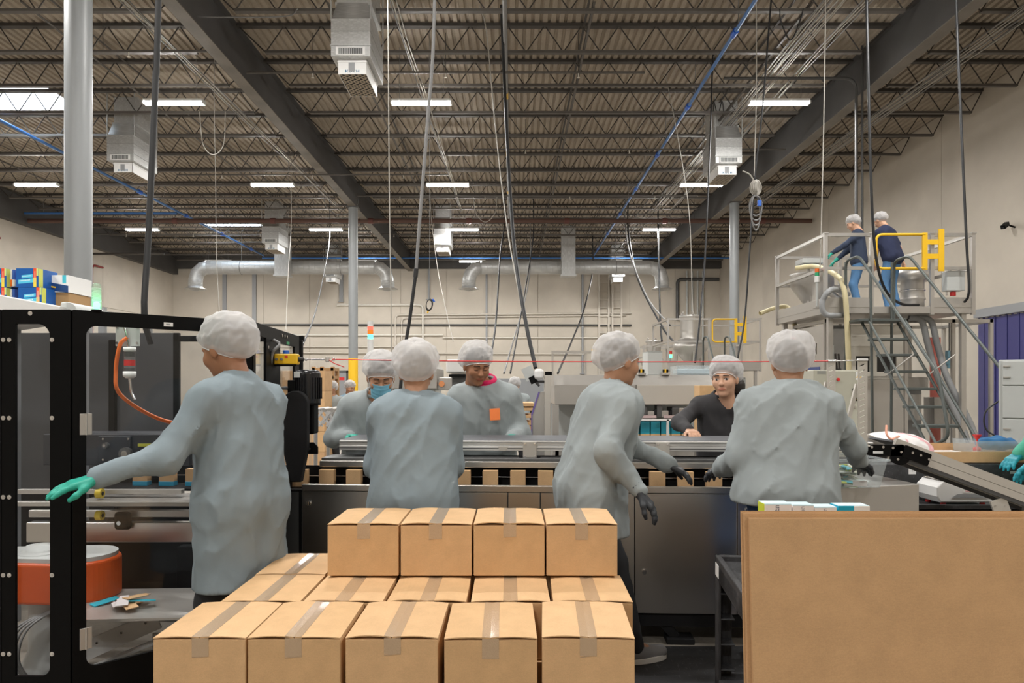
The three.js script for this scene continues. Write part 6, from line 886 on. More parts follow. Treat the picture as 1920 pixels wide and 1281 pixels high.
{ // strip curtain in the right wall's opening
  const t = thing('strip_curtain', 'purple plastic strip curtain hanging at the right wall', 'curtain'), x = 10.86, pm = phys(lin(0.055, 0.055, 0.22), 0.3, { transmission: 0.15, thickness: 0 });
  part(t, 'header', rbb(x - 0.1, 10.97, 3.05, 3.25, -16.8, -12.4, 0.01), M.gray); for (let i = 0; i < 22; i++) { const z = -16.65 + i * 0.19; part(t, 'strip', bb(x - 0.01 + (i % 2) * 0.012, x - 0.006 + (i % 2) * 0.012, 0.02, 3.08, z - 0.105, z + 0.105), pm); part(t, 'clip', bb(x - 0.015, x + 0.016, 3.03, 3.06, z - 0.05, z + 0.05), M.steelMatte); }
}
{ const t = thing('wall_camera', 'small black security camera on the right wall', 'camera'), x = 10.85, y = 4.98, z = -15.7; part(t, 'arm', rod([10.97, y - 0.04, z], [x, y, z], 0.02, 8), M.black); part(t, 'housing', bar([x - 0.02, y + 0.05, z - 0.05], [x - 0.2, y - 0.06, z + 0.08], 0.09, 0.08), M.black); part(t, 'lens', rod([x - 0.19, y - 0.06, z + 0.08], [x - 0.215, y - 0.075, z + 0.095], 0.03, 12), M.blackGloss); }
// ================================================================ MIDDLE DISTANCE AND THE FAR WALL
{ // steel hood with stack light, left of centre
  const t = thing('steel_hood', 'sloping grey steel hood standing behind the masked worker', 'machine'), z = -7.2; const x = p => XX(p, 7.0), y = p => YY(p, 7.0);
  part(t, 'hood', triUV(extr([[x(690), y(668)], [x(800), y(668)], [x(818), y(692)], [x(818), y(728)], [x(690), y(728)]], 0.7, [], 0.006).translate(0, 0, z - 0.5)), M.steelMatte); part(t, 'stand', [bb(x(695), x(815), 0.0, y(728), z - 0.45, z + 0.15)], M.lightGray); part(t, 'panel', rbb(x(822), x(846), y(732), y(708), z + 0.1, z + 0.18, 0.008), M.steelMatte); part(t, 'panel_arm', rbb(x(814), x(824), y(724), y(716), z + 0.1, z + 0.16, 0.004), M.steelMatte); part(t, 'orange_knob', cylZ(0.028, 0.03, 20).translate(x(828), y(720), z + 0.19), std(lin(0.75, 0.3, 0.12), 0.4));
  const s = thing('signal_tower', 'signal tower with red, orange and green lights beside the yellow column', 'signal light'), sx = XX(694.5, 7.2), sy = YY(668, 7.2), q = z; const lens = (n, c, e, a, b) => part(s, n, cylY(0.028, b - a - 0.002, 20).translate(sx, (a + b) / 2, q), new THREE.MeshStandardMaterial({ color: c, emissive: c, emissiveIntensity: e, roughness: 0.3 }));
  part(s, 'pole', rod([sx, sy - 0.005, q], [sx, 1.82, q], 0.013, 12), M.lightGray); part(s, 'white_base', cylY(0.03, 0.14, 20).translate(sx, 1.885, q), M.white); lens('green_light', lin(0.08, 0.9, 0.5), 2.2, 1.96, 2.005); lens('orange_light', lin(0.9, 0.22, 0.02), 0.25, 2.005, 2.05); lens('red_light', lin(0.95, 0.06, 0.04), 2.0, 2.05, 2.085); part(s, 'top_cap', cylY(0.029, 0.05, 20).translate(sx, 2.11, q), M.white);
  const p = thing('label_printer', 'white printer on a stand behind the pink scarf worker', 'printer'), pz = -8.4, X = k => XX(k, 8.4), Y = k => YY(k, 8.4); part(p, 'housing', rbb(X(836), X(884), Y(700), Y(674), pz - 0.3, pz, 0.03), M.white); part(p, 'slot', rbb(X(842), X(872), Y(707), Y(702), pz - 0.05, pz + 0.02, 0.004), M.black); part(p, 'stand', [rbb(X(845), X(875), 0, Y(701), pz - 0.25, pz - 0.05, 0.01)], M.darkSteel);
}
{ // pallet of cartons with open shelf, left
  const P = thing('pallet', 'wooden pallet under the distant carton stack', 'pallet'), z = -11.6; part(P, 'deck_board', [0, 1, 2, 3, 4].map(i => bb(-3.9, -2.92, 0.1, 0.12, z + 0.35 - i * 0.2, z + 0.22 - i * 0.2)), M.wood); part(P, 'stringer', [bb(-3.9, -3.85, 0, 0.1, z + 0.35, z - 0.6), bb(-3.4, -3.35, 0, 0.1, z + 0.35, z - 0.6), bb(-2.97, -2.92, 0, 0.1, z + 0.35, z - 0.6)], M.wood);
  for (let i = 0; i < 5; i++) for (let j = 0; j < 2; j++) { const c = thing('pallet_carton', `distant brown carton on the pallet, ${ORD[i]} layer, ${j ? 'right' : 'left'} one`, 'carton', 'cartons on the distant pallet'); part(c, 'body', triUV(rbox(0.44, 0.318, 0.5, 0.004, -3.645 + j * 0.47, 0.12 + 0.16 + i * 0.321, z)), i % 2 ? M.kraft : M.sheet); part(c, 'tape', box(0.05, 0.316, 0.002, -3.645 + j * 0.47, 0.12 + 0.16 + i * 0.321, z + 0.2505), M.tape); }
  const r = thing('wooden_rack', 'brown open wooden rack behind the distant cartons', 'rack'), d = 12.6, X = k => XX(k, d), Y = k => YY(k, d); for (const k of [588, 604, 624]) part(r, 'post', triUV(bb(X(k) - 0.03, X(k) + 0.03, 0, Y(688), -d - 0.03, -d + 0.03)), M.wood); for (const k of [690, 705, 722, 740]) part(r, 'shelf', triUV(bb(X(586), X(626), Y(k) - 0.05, Y(k), -d - 0.35, -d + 0.03)), M.wood); for (const k of [588, 624]) part(r, 'post', triUV(bb(X(k) - 0.03, X(k) + 0.03, 0, Y(690), -d - 0.35, -d - 0.29)), M.wood);
}
{ // accordion roller conveyor
  const t = thing('accordion_conveyor', 'expandable lattice side roller conveyor behind the black motor', 'conveyor'), z = -6.6, y = 1.26, x0 = -1.85, n = 6, w = 0.075;
  for (let i = 0; i < n; i++) { const x = x0 + i * w; for (const dz of [0, -0.45]) part(t, 'lattice_bar', [bar([x, y - 0.14, z + dz], [x + w * 1.5, y, z + dz], 0.006, 0.02), bar([x + w * 1.5, y - 0.14, z + dz - 0.007], [x, y, z + dz - 0.007], 0.006, 0.02)], M.alu); part(t, 'roller', rod([x + w * 0.7, y + 0.01, z + 0.01], [x + w * 0.7, y + 0.01, z - 0.46], 0.018, 12), M.steelMatte); }
  part(t, 'leg', [rod([x0 + 0.05, 0.06, z], [x0 + 0.05, y - 0.1, z], 0.018, 10), rod([x0 + 0.4, 0.06, z], [x0 + 0.4, y - 0.1, z], 0.018, 10), rod([x0 + 0.05, 0.06, z - 0.45], [x0 + 0.05, y - 0.1, z - 0.45], 0.018, 10), rod([x0 + 0.4, 0.06, z - 0.45], [x0 + 0.4, y - 0.1, z - 0.45], 0.018, 10)], M.steelMatte); for (const x of [x0 + 0.05, x0 + 0.4]) for (const dz of [0, -0.45]) part(t, 'caster', cylX(0.05, 0.03, 16).translate(x, 0.05, z + dz), M.rubber);
  part(t, 'blue_motor', [cylX(0.05, 0.12, 18).translate(x0 + 0.30, y - 0.2, z + 0.06), rbox(0.08, 0.1, 0.1, 0.01, x0 + 0.22, y - 0.2, z + 0.06)], M.blue); part(t, 'carton_bit', rbb(x0 + 0.32, x0 + 0.44, y + 0.03, y + 0.13, z - 0.1, z - 0.3, 0.003), M.kraft);
}
{ // tall machine column with tilted screen, centre
  const t = thing('machine_column', 'grey steel machine column with purple edged guard at the centre', 'machine'), d = 5.9, X = k => XX(k, d), Y = k => YY(k, d), z = -d;
  part(t, 'side_plate', extr([[X(998), 0.02], [X(998), Y(778)], [X(1012), Y(736)], [X(1021), Y(734)], [X(1021), 0.02]], 0.10).translate(0, 0, z - 0.1), M.steelMatte); part(t, 'column', rbb(X(1021), X(1032), 0.02, Y(704), z - 0.14, z + 0.02, 0.004), M.aluWarm); part(t, 'purple_edge', bar(V(X(997), Y(778), z), V(X(1011), Y(735), z), 0.01, 0.014), std(lin(0.16, 0.12, 0.35), 0.5)); part(t, 'lower_edge', bar(V(X(997), 0.5, z), V(X(997), Y(778), z), 0.01, 0.012), std(lin(0.16, 0.12, 0.35), 0.5)); part(t, 'base', rbb(X(985), X(1040), 0, 0.04, z - 0.25, z + 0.1, 0.005), M.darkSteel);
  const s = part(t, 'screen', new THREE.BoxGeometry(0.09, 0.11, 0.03).rotateZ(0.45).translate(X(992), Y(700), z - 0.05), M.lightGray); part(s, 'screen_back', new THREE.BoxGeometry(0.06, 0.06, 0.06).rotateZ(0.45).translate(X(1000), Y(712), z - 0.06), M.black); part(t, 'white_bag_cover', rbox(0.08, 0.09, 0.08, 0.03, X(1011), Y(702), z - 0.03, 3), M.white); part(t, 'screen_arm', [rod([X(996), Y(716), z - 0.05], [X(1024), Y(716), z - 0.05], 0.012, 10), rod([X(1004), Y(716), z - 0.05], [X(1012), Y(724), z - 0.05], 0.01, 8)], M.darkSteel); part(t, 'top_block', rbb(X(1022), X(1035), Y(704), Y(697), z - 0.08, z, 0.004), M.black);
}
{ // long stainless cover with works below
  const t = thing('cartoning_machine', 'long stainless covered machine with dark works and teal cartons beneath', 'machine'), d = 7.0, X = k => XX(k, d), Y = k => YY(k, d), z = -d, x0 = X(1040), x1 = X(1347);
  part(t, 'cover_top', extr([[0, Y(722)], [0.16, Y(703)], [0.75, Y(703)], [0.75, Y(722)]], x1 - x0).rotateY(PI / 2).translate(x0, 0, 0).translate(0, 0, z), M.steelMatte); const half = X(1193);
  part(t, 'cover_panel', triUV(rbb(x0, half - 0.003, Y(759), Y(722), z, z - 0.75, 0.004)), M.steelMatte); part(t, 'cover_panel', triUV(rbb(half + 0.003, x1, Y(759), Y(722), z + 0.002, z - 0.75, 0.004)), M.aluWarm);
  part(t, 'back_plate', bb(x0, x1, 0.3, Y(759), z - 0.6, z - 0.62), M.lightGray); for (const k of [1042, 1340]) part(t, 'post', [bb(X(k) - 0.03, X(k) + 0.03, 0, Y(759), z - 0.06, z), bb(X(k) - 0.03, X(k) + 0.03, 0, Y(759), z - 0.7, z - 0.64)], M.steelMatte);
  const R = rng(5); for (let i = 0; i < 16; i++) { const x = lerp(X(1170), X(1320), i / 15) + (R() - 0.5) * 0.03, w = 0.03 + R() * 0.05, h = 0.04 + R() * 0.08; part(t, i % 3 ? 'clamp_block' : 'pulley', i % 3 ? rbb(x - w / 2, x + w / 2, Y(783), Y(783) + h, z - 0.1 - R() * 0.2, z - 0.02, 0.006) : cylZ(0.035, 0.05, 18).translate(x, Y(775), z - 0.05), [M.blackMatte, M.darkSteel, M.steelMatte][i % 3]); }
  part(t, 'pink_rail', [bb(X(1182), X(1230), Y(784), Y(779), z + 0.02, z), bb(X(1244), X(1310), Y(784), Y(779), z + 0.02, z)], std(lin(0.55, 0.42, 0.42), 0.5)); part(t, 'white_frame', [bb(X(1165), X(1300), Y(788), Y(784.5), z + 0.16, z + 0.12), bb(X(1183), X(1185.5), 0.7, Y(785), z + 0.16, z + 0.13), bb(X(1244), X(1247.5), 0.7, Y(785), z + 0.16, z + 0.13), bb(X(1172), X(1174), 0.7, Y(785), z + 0.16, z + 0.13)], M.white);
  part(t, 'lower_body', rbb(x0, x1, 0.1, 0.95, z - 0.55, z - 0.0, 0.006), M.steelMatte); part(t, 'tray_sheet', bb(X(1165), X(1320), 0.95, 0.97, z - 0.4, z + 0.05), M.lightGray);
  for (let i = 0; i < 6; i++) { const b = thing('teal_carton', `teal printed carton under the long steel cover, ${ORD[i]} from the left`, 'carton', 'teal cartons under the cover'); const x = X(1192 + i * 19.5); part(b, 'carton', rbb(x - 0.045, x + 0.045, 0.972, 1.14, z - 0.2, z - 0.05, 0.002), std(lin(0.02, 0.27, 0.36), 0.5)); part(b, 'tan_band', rbb(x - 0.046, x + 0.046, 0.973, 1.02, z - 0.2, z - 0.049, 0.002), M.kraft); }
  const tub = thing('clear_tub', 'clear plastic tub on the long steel cover beside the polo shirt worker', 'tub'); const a = X(1276), b = X(1350), yb = Y(703) + 0.002; part(tub, 'tub_wall', [extr([[a + 0.02, 0], [b - 0.02, 0], [b, 0.09], [a, 0.09]], 0.005).translate(0, yb, z - 0.2), extr([[a + 0.02, 0], [b - 0.02, 0], [b, 0.09], [a, 0.09]], 0.005).translate(0, yb, z - 0.5), bb(a + 0.01, a + 0.016, yb, yb + 0.09, z - 0.5, z - 0.2), bb(b - 0.016, b - 0.01, yb, yb + 0.09, z - 0.5, z - 0.2), bb(a + 0.02, b - 0.02, yb, yb + 0.006, z - 0.5, z - 0.2)], M.frosted); part(tub, 'tub_lining', rbb(a + 0.03, b - 0.03, yb + 0.01, yb + 0.06, z - 0.48, z - 0.22, 0.01), std(lin(0.62, 0.72, 0.80), 0.7)); part(tub, 'tub_rim', [rbb(a - 0.008, b + 0.008, yb + 0.085, yb + 0.095, z - 0.2, z - 0.185, 0.003)], M.frosted);
  const gb = thing('grey_box', 'plain light grey box standing on the long steel cover', 'box'); part(gb, 'body', rbb(X(1222), X(1250), Y(703) + 0.002, Y(658), z - 0.5, z - 0.2, 0.004), M.lightGray); part(gb, 'lid', rbb(X(1221.5), X(1250.5), Y(658), Y(657), z - 0.505, z - 0.195, 0.002), M.lightGray);
  for (const [k, w] of [[1208, 'left'], [1254, 'right']]) { const s = thing('sensor_head', `small black and yellow sensor on the long cover, ${w} of the grey box`, 'sensor', 'sensors on the cover'); part(s, 'body', rbox(0.05, 0.035, 0.05, 0.006, X(k), Y(703) + 0.04, z - 0.15), M.black); part(s, 'stripe', rbox(0.02, 0.037, 0.052, 0.004, X(k) - 0.006, Y(703) + 0.04, z - 0.15), M.yellow); part(s, 'mount', rbox(0.08, 0.022, 0.06, 0.004, X(k), Y(703) + 0.0115, z - 0.15), M.steelMatte); }
  single('loose_carton', triUV(rbb(XX(1312, 6.4), XX(1352, 6.4), 0.97, YY(723, 6.4), -6.4, -6.6, 0.004)), M.kraft, 'brown carton standing left of the polo shirt worker', 'carton'); single('side_stand', merge([rbb(XX(1308, 6.4), XX(1356, 6.4), 0.93, 0.97, -6.36, -6.66, 0.005), bb(XX(1312, 6.4), XX(1318, 6.4), 0, 0.93, -6.4, -6.43), bb(XX(1346, 6.4), XX(1352, 6.4), 0, 0.93, -6.4, -6.43), bb(XX(1312, 6.4), XX(1318, 6.4), 0, 0.93, -6.6, -6.63), bb(XX(1346, 6.4), XX(1352, 6.4), 0, 0.93, -6.6, -6.63)]), M.steelMatte, 'small steel stand under the brown carton left of the polo worker', 'stand');
}
{ // rack of trays behind the pink scarf worker's right side
  const t = thing('tray_rack', 'rack of flat tan trays between the two machine columns', 'rack'), d = 8.2, X = k => XX(k, d), Y = k => YY(k, d); for (const k of [926, 998]) for (const z of [-d, -d - 0.5]) part(t, 'post', bb(X(k) - 0.012, X(k) + 0.012, 0, 1.26, z - 0.012, z + 0.012), M.darkSteel); for (const k of [770, 784, 797, 809, 822, 836]) part(t, 'tray', triUV(rbb(X(925), X(999), Y(k), Y(k) + 0.035, -d + 0.03, -d - 0.52, 0.004)), M.kraftB); part(t, 'top_board', triUV(rbb(X(922), X(1001), Y(762), Y(762) + 0.04, -d + 0.05, -d - 0.55, 0.004)), M.kraftB);
  const b = thing('packing_bench', 'dark packing bench in the middle distance behind the centre column', 'bench'); part(b, 'top', rbb(-0.9, 1.6, 0.86, 0.90, -12.6, -13.3, 0.005), M.gray); for (const x of [-0.85, 0.35, 1.55]) part(b, 'leg', [bb(x - 0.03, x + 0.03, 0, 0.86, -12.65, -12.7), bb(x - 0.03, x + 0.03, 0, 0.86, -13.2, -13.25)], M.darkSteel); part(b, 'back_board', rbb(-0.9, 1.6, 0.9, 1.62, -13.28, -13.32, 0.004), M.gray);
  const c = thing('guard_frame', 'clear guard box standing on the bench behind the striding person', 'guard'), e = 9.6, A = k => XX(k, e), B = k => YY(k, e); part(c, 'clear_panel', bb(A(1036), A(1160), B(705), B(662), -e, -e - 0.006), M.acrylic); part(c, 'top_bar', bb(A(1034), A(1162), B(663), B(658), -e + 0.015, -e - 0.02), M.steelMatte); for (const k of [1036, 1098, 1160]) part(c, 'post', bb(A(k) - 0.012, A(k) + 0.012, 0, B(660), -e - 0.02, -e + 0.012), M.steelMatte); part(c, 'cabinet', rbb(A(1036), A(1160), 0.1, B(706), -e - 0.3, -e, 0.005), M.lightGray); part(c, 'yellow_lamp', [rbox(0.06, 0.035, 0.06, 0.006, A(1114), B(660) + 0.02, -e)], M.yellow);
}
{ // round ducts before the far wall
  const mk = (x0, x1, label, drop) => { const t = thing('round_duct', label, 'duct', 'round ventilation ducts'), y = 6.72, z = -32, r = 0.3; const pts = [V(x0 - 0.55, y - 0.95, z), V(x0 - 0.52, y - 0.55, z), V(x0 - 0.3, y - 0.12, z), V(x0 + 0.15, y, z), V(x1 - 0.15, y, z), V(x1 + 0.3, y - 0.12, z), V(x1 + 0.52, y - 0.55, z), V(x1 + 0.55, y - 0.95, z)];
    part(t, 'straight_duct', rod([x0, y, z], [x1, y, z], r, 28), M.galv); const ribs = []; for (let x = x0; x < x1; x += 0.24) ribs.push(new THREE.TorusGeometry(r, 0.008, 4, 28).rotateY(PI / 2).rotateZ(0.12).translate(x, y, z)); part(t, 'spiral_seam', ribs, M.galv);
    for (const s of [-1, 1]) { const xe = s < 0 ? x0 : x1, q = [V(xe, y, z), V(xe + s * 0.25, y - 0.05, z), V(xe + s * 0.48, y - 0.25, z), V(xe + s * 0.56, y - 0.55, z), V(xe + s * 0.57, y - 0.9, z)]; part(t, 'elbow', polyTube(q, r, 28), M.galv); part(t, 'bell_mouth', lathe([[r, 0.06], [r + 0.02, 0], [r + 0.16, -0.05], [r + 0.16, -0.06], [r - 0.02, -0.05], [0.12, -0.14], [0, -0.16]], 28).translate(xe + s * 0.57, y - 0.9, z), M.galv); const bd = []; for (const k of [0.62, 0.72, 0.82]) bd.push(new THREE.TorusGeometry(r + 0.006, 0.008, 4, 28).rotateX(PI / 2).translate(xe + s * 0.57, y - k, z)); part(t, 'band', bd, M.galv); }
    part(t, 'supply_drop', [bb(drop - 0.3, drop + 0.3, y - 0.45, DECK, z + 0.34, z + 0.8), bb(drop - 0.34, drop + 0.34, y - 0.5, y - 0.42, z + 0.3, z + 0.84)], M.galv); for (const k of [0.2, 0.8]) { const x = lerp(x0, x1, k); part(t, 'hanger', [rod([x, y + r, z], [x, DECK, z], 0.012, 6), new THREE.TorusGeometry(r + 0.01, 0.012, 4, 28).rotateY(PI / 2).translate(x, y, z)], M.cableGray); } };
  mk(-13.5, -6.1, 'shiny round duct with downturned ends left of the centre column', -10.0); mk(-1.35, 6.1, 'shiny round duct with downturned ends right of centre', 2.45);
}
{ // hanging air units
  const logo = canvasTex(256, 64, g => { g.fillStyle = '#e9ebea'; g.fillRect(0, 0, 256, 64); g.fillStyle = '#1b5f86'; g.font = 'bold 56px sans-serif'; g.textAlign = 'center'; g.fillText('KOCH', 128, 52); }), lm = std(0xffffff, 0.5, 0, { map: logo }), w = 0.318, d = 1.13, y0 = 6.8;
  const u = thing('air_unit', 'hanging galvanised air unit at top left of centre, nearest the camera', 'air unit', 'hanging air filter units');
  part(u, 'duct', [bb(-w * 0.9, w * 0.9, y0 + 0.98, DECK, -d + 0.1, -0.25), bb(-w * 0.95, w * 0.95, y0 + 0.93, y0 + 0.98, -d + 0.05, -0.2)], M.galv);
  const fr = new THREE.CylinderGeometry(0.80, 1, 0.32, 4, 1).rotateY(PI / 4).scale(w * 1.41 * 0.97, 1, d / 2 * 1.41 * 0.97).translate(0, y0 + 0.77, -d / 2); part(u, 'transition', fr.toNonIndexed(), M.galv);
  part(u, 'cabinet', [rbb(-w, w, y0 + 0.18, y0 + 0.61, 0, -d, 0.006), bb(-w - 0.012, w + 0.012, y0 + 0.165, y0 + 0.18, 0.012, -d - 0.012), rbb(-w, w, y0, y0 + 0.165, 0, -d, 0.006)], M.galv); part(u, 'seam', [bb(-w - 0.002, w + 0.002, y0 + 0.4, y0 + 0.406, 0.002, -d - 0.002)], M.cableGray);
  const gr = part(u, 'grille', [bb(-w * 0.74, w * 0.74, y0 + 0.015, y0 + 0.03, 0, 0.015), bb(-w * 0.74, w * 0.74, y0 + 0.13, y0 + 0.145, 0, 0.015), bb(-w * 0.74, -w * 0.62, y0 + 0.015, y0 + 0.145, 0, 0.015), bb(w * 0.62, w * 0.74, y0 + 0.015, y0 + 0.145, 0, 0.015)], M.white, 'white air grille'); const sl = []; for (let i = 0; i < 14; i++) sl.push(bb(-w * 0.6 + i * w * 0.09, -w * 0.6 + i * w * 0.09 + 0.01, y0 + 0.03, y0 + 0.13, 0.002, 0.008)); part(gr, 'slats', sl, M.lightGray); part(gr, 'grille_back', bb(-w * 0.62, w * 0.62, y0 + 0.03, y0 + 0.13, 0, 0.002), M.darkSteel);
  const hw = 0.23, zf = -0.12, zb = -1.05; part(u, 'filter_box', [bb(-hw, hw, y0 - 0.24, y0 - 0.0, zf, zf - 0.01), bb(-hw, hw, y0 - 0.24, y0, zb, zb + 0.01), bb(-hw, -hw + 0.01, y0 - 0.24, y0, zf, zb), bb(hw - 0.01, hw, y0 - 0.24, y0, zf, zb), bb(-hw - 0.01, hw + 0.01, y0 - 0.05, y0 - 0.03, zf + 0.01, zb - 0.01)], M.white);
  const lat = []; for (let i = -9; i < 10; i++) { const c = i * 0.105; for (const s of [-1, 1]) { const p = []; const zc = (zf + zb) / 2; for (const x of [-hw + 0.01, hw - 0.01]) p.push(V(x, y0 - 0.235, zc + c + s * x)); const cl = p.map(q => V(q.x, q.y, q.z)); const a = cl[0], b = cl[1]; const tA = a.z, tB = b.z; const lo = zb + 0.01, hi = zf - 0.01; const clipT = (z) => (z - tA) / (tB - tA); let t0 = 0, t1 = 1; const k0 = clipT(lo), k1 = clipT(hi), m0 = Math.min(k0, k1), m1 = Math.max(k0, k1); t0 = Math.max(0, m0); t1 = Math.min(1, m1); if (t1 - t0 > 0.03) lat.push(bar(a.clone().lerp(b, t0), a.clone().lerp(b, t1), 0.022, 0.006)); } } part(u, 'lattice', lat, std(lin(0.50, 0.43, 0.34), 0.8), 'tan filter lattice'); part(u, 'filter_media', bb(-hw + 0.01, hw - 0.01, y0 - 0.215, y0 - 0.205, zf - 0.01, zb + 0.01), M.darkSteel);
  part(u, 'lettering', new THREE.PlaneGeometry(0.4, 0.075).translate(0, y0 - 0.19, zf + 0.001), lm, 'blue maker lettering'); part(u, 'grey_tape', bb(-0.06, 0.04, y0 - 0.2, y0 - 0.05, zf + 0.001, zf + 0.003), M.gray);
  for (const x of [-w - 0.004, w + 0.004]) for (const z of [-0.02, -d + 0.02]) part(u, 'hanger', rod([x, y0 + 0.6, z], [x, DECK, z], 0.012, 6), M.galv);
  u.position.set(-2.6, 0, -11.6);
  const spots = [[5.18, 17.2, 'hanging galvanised air unit under the right hand lamp'], [-9.25, 17.0, 'hanging galvanised air unit just right of the near column'], [-9.0, 26.8, 'hanging galvanised air unit above the left round duct'], [-2.64, 27.2, 'hanging galvanised air unit right of the yellow based column'], [-8.9, 35.2, 'farthest left air unit, high before the far wall'], [5.2, 35.2, 'farthest right air unit, high before the far wall']];
  for (const [x, z, l] of spots) { const c = copyOf(u, l); c.position.set(x, 0, -z); }
}
{ // far wall services
  const Z = -37.9, Y = k => YY(k, 37.7), X = k => XX(k, 37.7);
  const run = (name, pts, r, mat, label) => pipe(name, pts.map(([a, b]) => V(X(a), Y(b), Z)), r, mat, label, 'pipe');
  run('wall_pipe', [[480, 608.5], [1185, 609.5]], 0.05, M.darkSteel, 'long dark pipe across the far wall'); run('wall_pipe', [[740, 668], [740, 590], [1185, 586.5]], 0.05, M.wallTrim, 'beige conduit bending down behind the thick cable'); run('wall_pipe', [[752, 668], [752, 596], [1175, 590.5]], 0.04, M.wallTrim, 'lower beige conduit bending down beside the thick cable'); run('wall_pipe', [[480, 628], [830, 628]], 0.05, M.offwhite, 'pale pipe below the dark pipe at left'); run('wall_pipe', [[630, 571], [792, 571], [792, 660]], 0.06, M.offwhite, 'pale square run bending down at the middle of the far wall'); run('wall_pipe', [[490, 650], [780, 650]], 0.035, M.wallTrim, 'low beige pipe on the far wall behind the column'); run('wall_pipe', [[830, 633], [1190, 633]], 0.035, M.offwhite, 'pale pipe crossing the far wall right of centre'); run('wall_pipe', [[480, 661], [1100, 664]], 0.035, M.wallTrim, 'lowest beige pipe on the far wall'); run('wall_pipe', [[1272, 600], [1272, 523], [1350, 523]], 0.09, M.darkSteel, 'black drain pipe elbow at the right of the far wall');
  [[418, 'left of the duct'], [474, 'under the left duct'], [638, 'left of the yellow column'], [803, 'right of the yellow column'], [912, 'at the middle'], [1093, 'left of the cable ladders']].forEach(([k, w], i) => { const t = thing('wall_post', `grey steel post on the far wall, ${w}`, 'post', 'posts on the far wall'); const b = i > 2 ? Y(i > 3 ? 700 : 560) : Y(i === 2 ? 564 : 605); part(t, 'post', bb(X(k) - (i > 2 ? 0.05 : 0.1), X(k) + (i > 2 ? 0.05 : 0.1), b, 7.6, Z - 0.06, Z + 0.03), M.gray); part(t, 'foot', bb(X(k) - 0.14, X(k) + 0.14, b - 0.05, b, Z - 0.07, Z + 0.05), M.gray); });
  for (const [a, b, w] of [[1124, 1142, 'left'], [1149, 1166, 'right']]) { const t = thing('cable_ladder', `tall beige cable ladder on the far wall, ${w} one`, 'cable ladder', 'cable ladders'); for (const k of [a, b]) part(t, 'rail', bb(X(k) - 0.05, X(k) + 0.05, 0.2, 7.55, Z - 0.05, Z + 0.07), M.wallTrim); for (let i = 0; i < 16; i++) part(t, 'rung', bb(X(a), X(b), 0.7 + i * 0.44, 0.76 + i * 0.44, Z - 0.0, Z + 0.04), M.wallTrim); }
  for (let i = 0; i < 4; i++) pipe('wall_conduit', [V(X(1290 + i * 10), 2.5, Z), V(X(1290 + i * 10), 7.5, Z)], 0.05, M.lightGray, `upright grey conduit in the far right corner, ${ORD[i]} from the left`, 'conduit');
  const d = structGroup('door_1', 'grey steel door with red sign in the far wall'); const x0 = X(626), x1 = X(648); part(d, 'door_leaf', rbb(x0, x1, 0, 2.15, Z - 0.02, Z + 0.04, 0.01), M.gray); part(d, 'door_frame', [bb(x0 - 0.1, x0, 0, 2.25, Z - 0.03, Z + 0.06), bb(x1, x1 + 0.1, 0, 2.25, Z - 0.03, Z + 0.06), bb(x0 - 0.1, x1 + 0.1, 2.15, 2.25, Z - 0.03, Z + 0.06)], M.darkSteel); part(d, 'red_sign', bb(x0 + 0.1, x1 - 0.1, 1.75, 1.9, Z + 0.04, Z + 0.045), M.red);
  const lw = [[-17.78, 24.2, 'near the left picture edge'], [-17.78, 30.5, 'behind the near column']]; lw.forEach(([x, z, w], i) => pipe('fire_pipe', [V(x, 0.0, -z), V(x, 6.6, -z), V(x, 6.6, -z - 0.8)], 0.04, std(lin(0.28, 0.04, 0.04), 0.6), `thin red pipe up the left wall, ${w}`, 'pipe'));
  const hp = at(312, 490, 36); pipe('wall_pipe', [V(-17.8, 7.0, -30.2), V(-14.6, 7.0, -30.2)], 0.05, M.joist, 'dark pipe arm reaching out from the left wall', 'pipe');
}
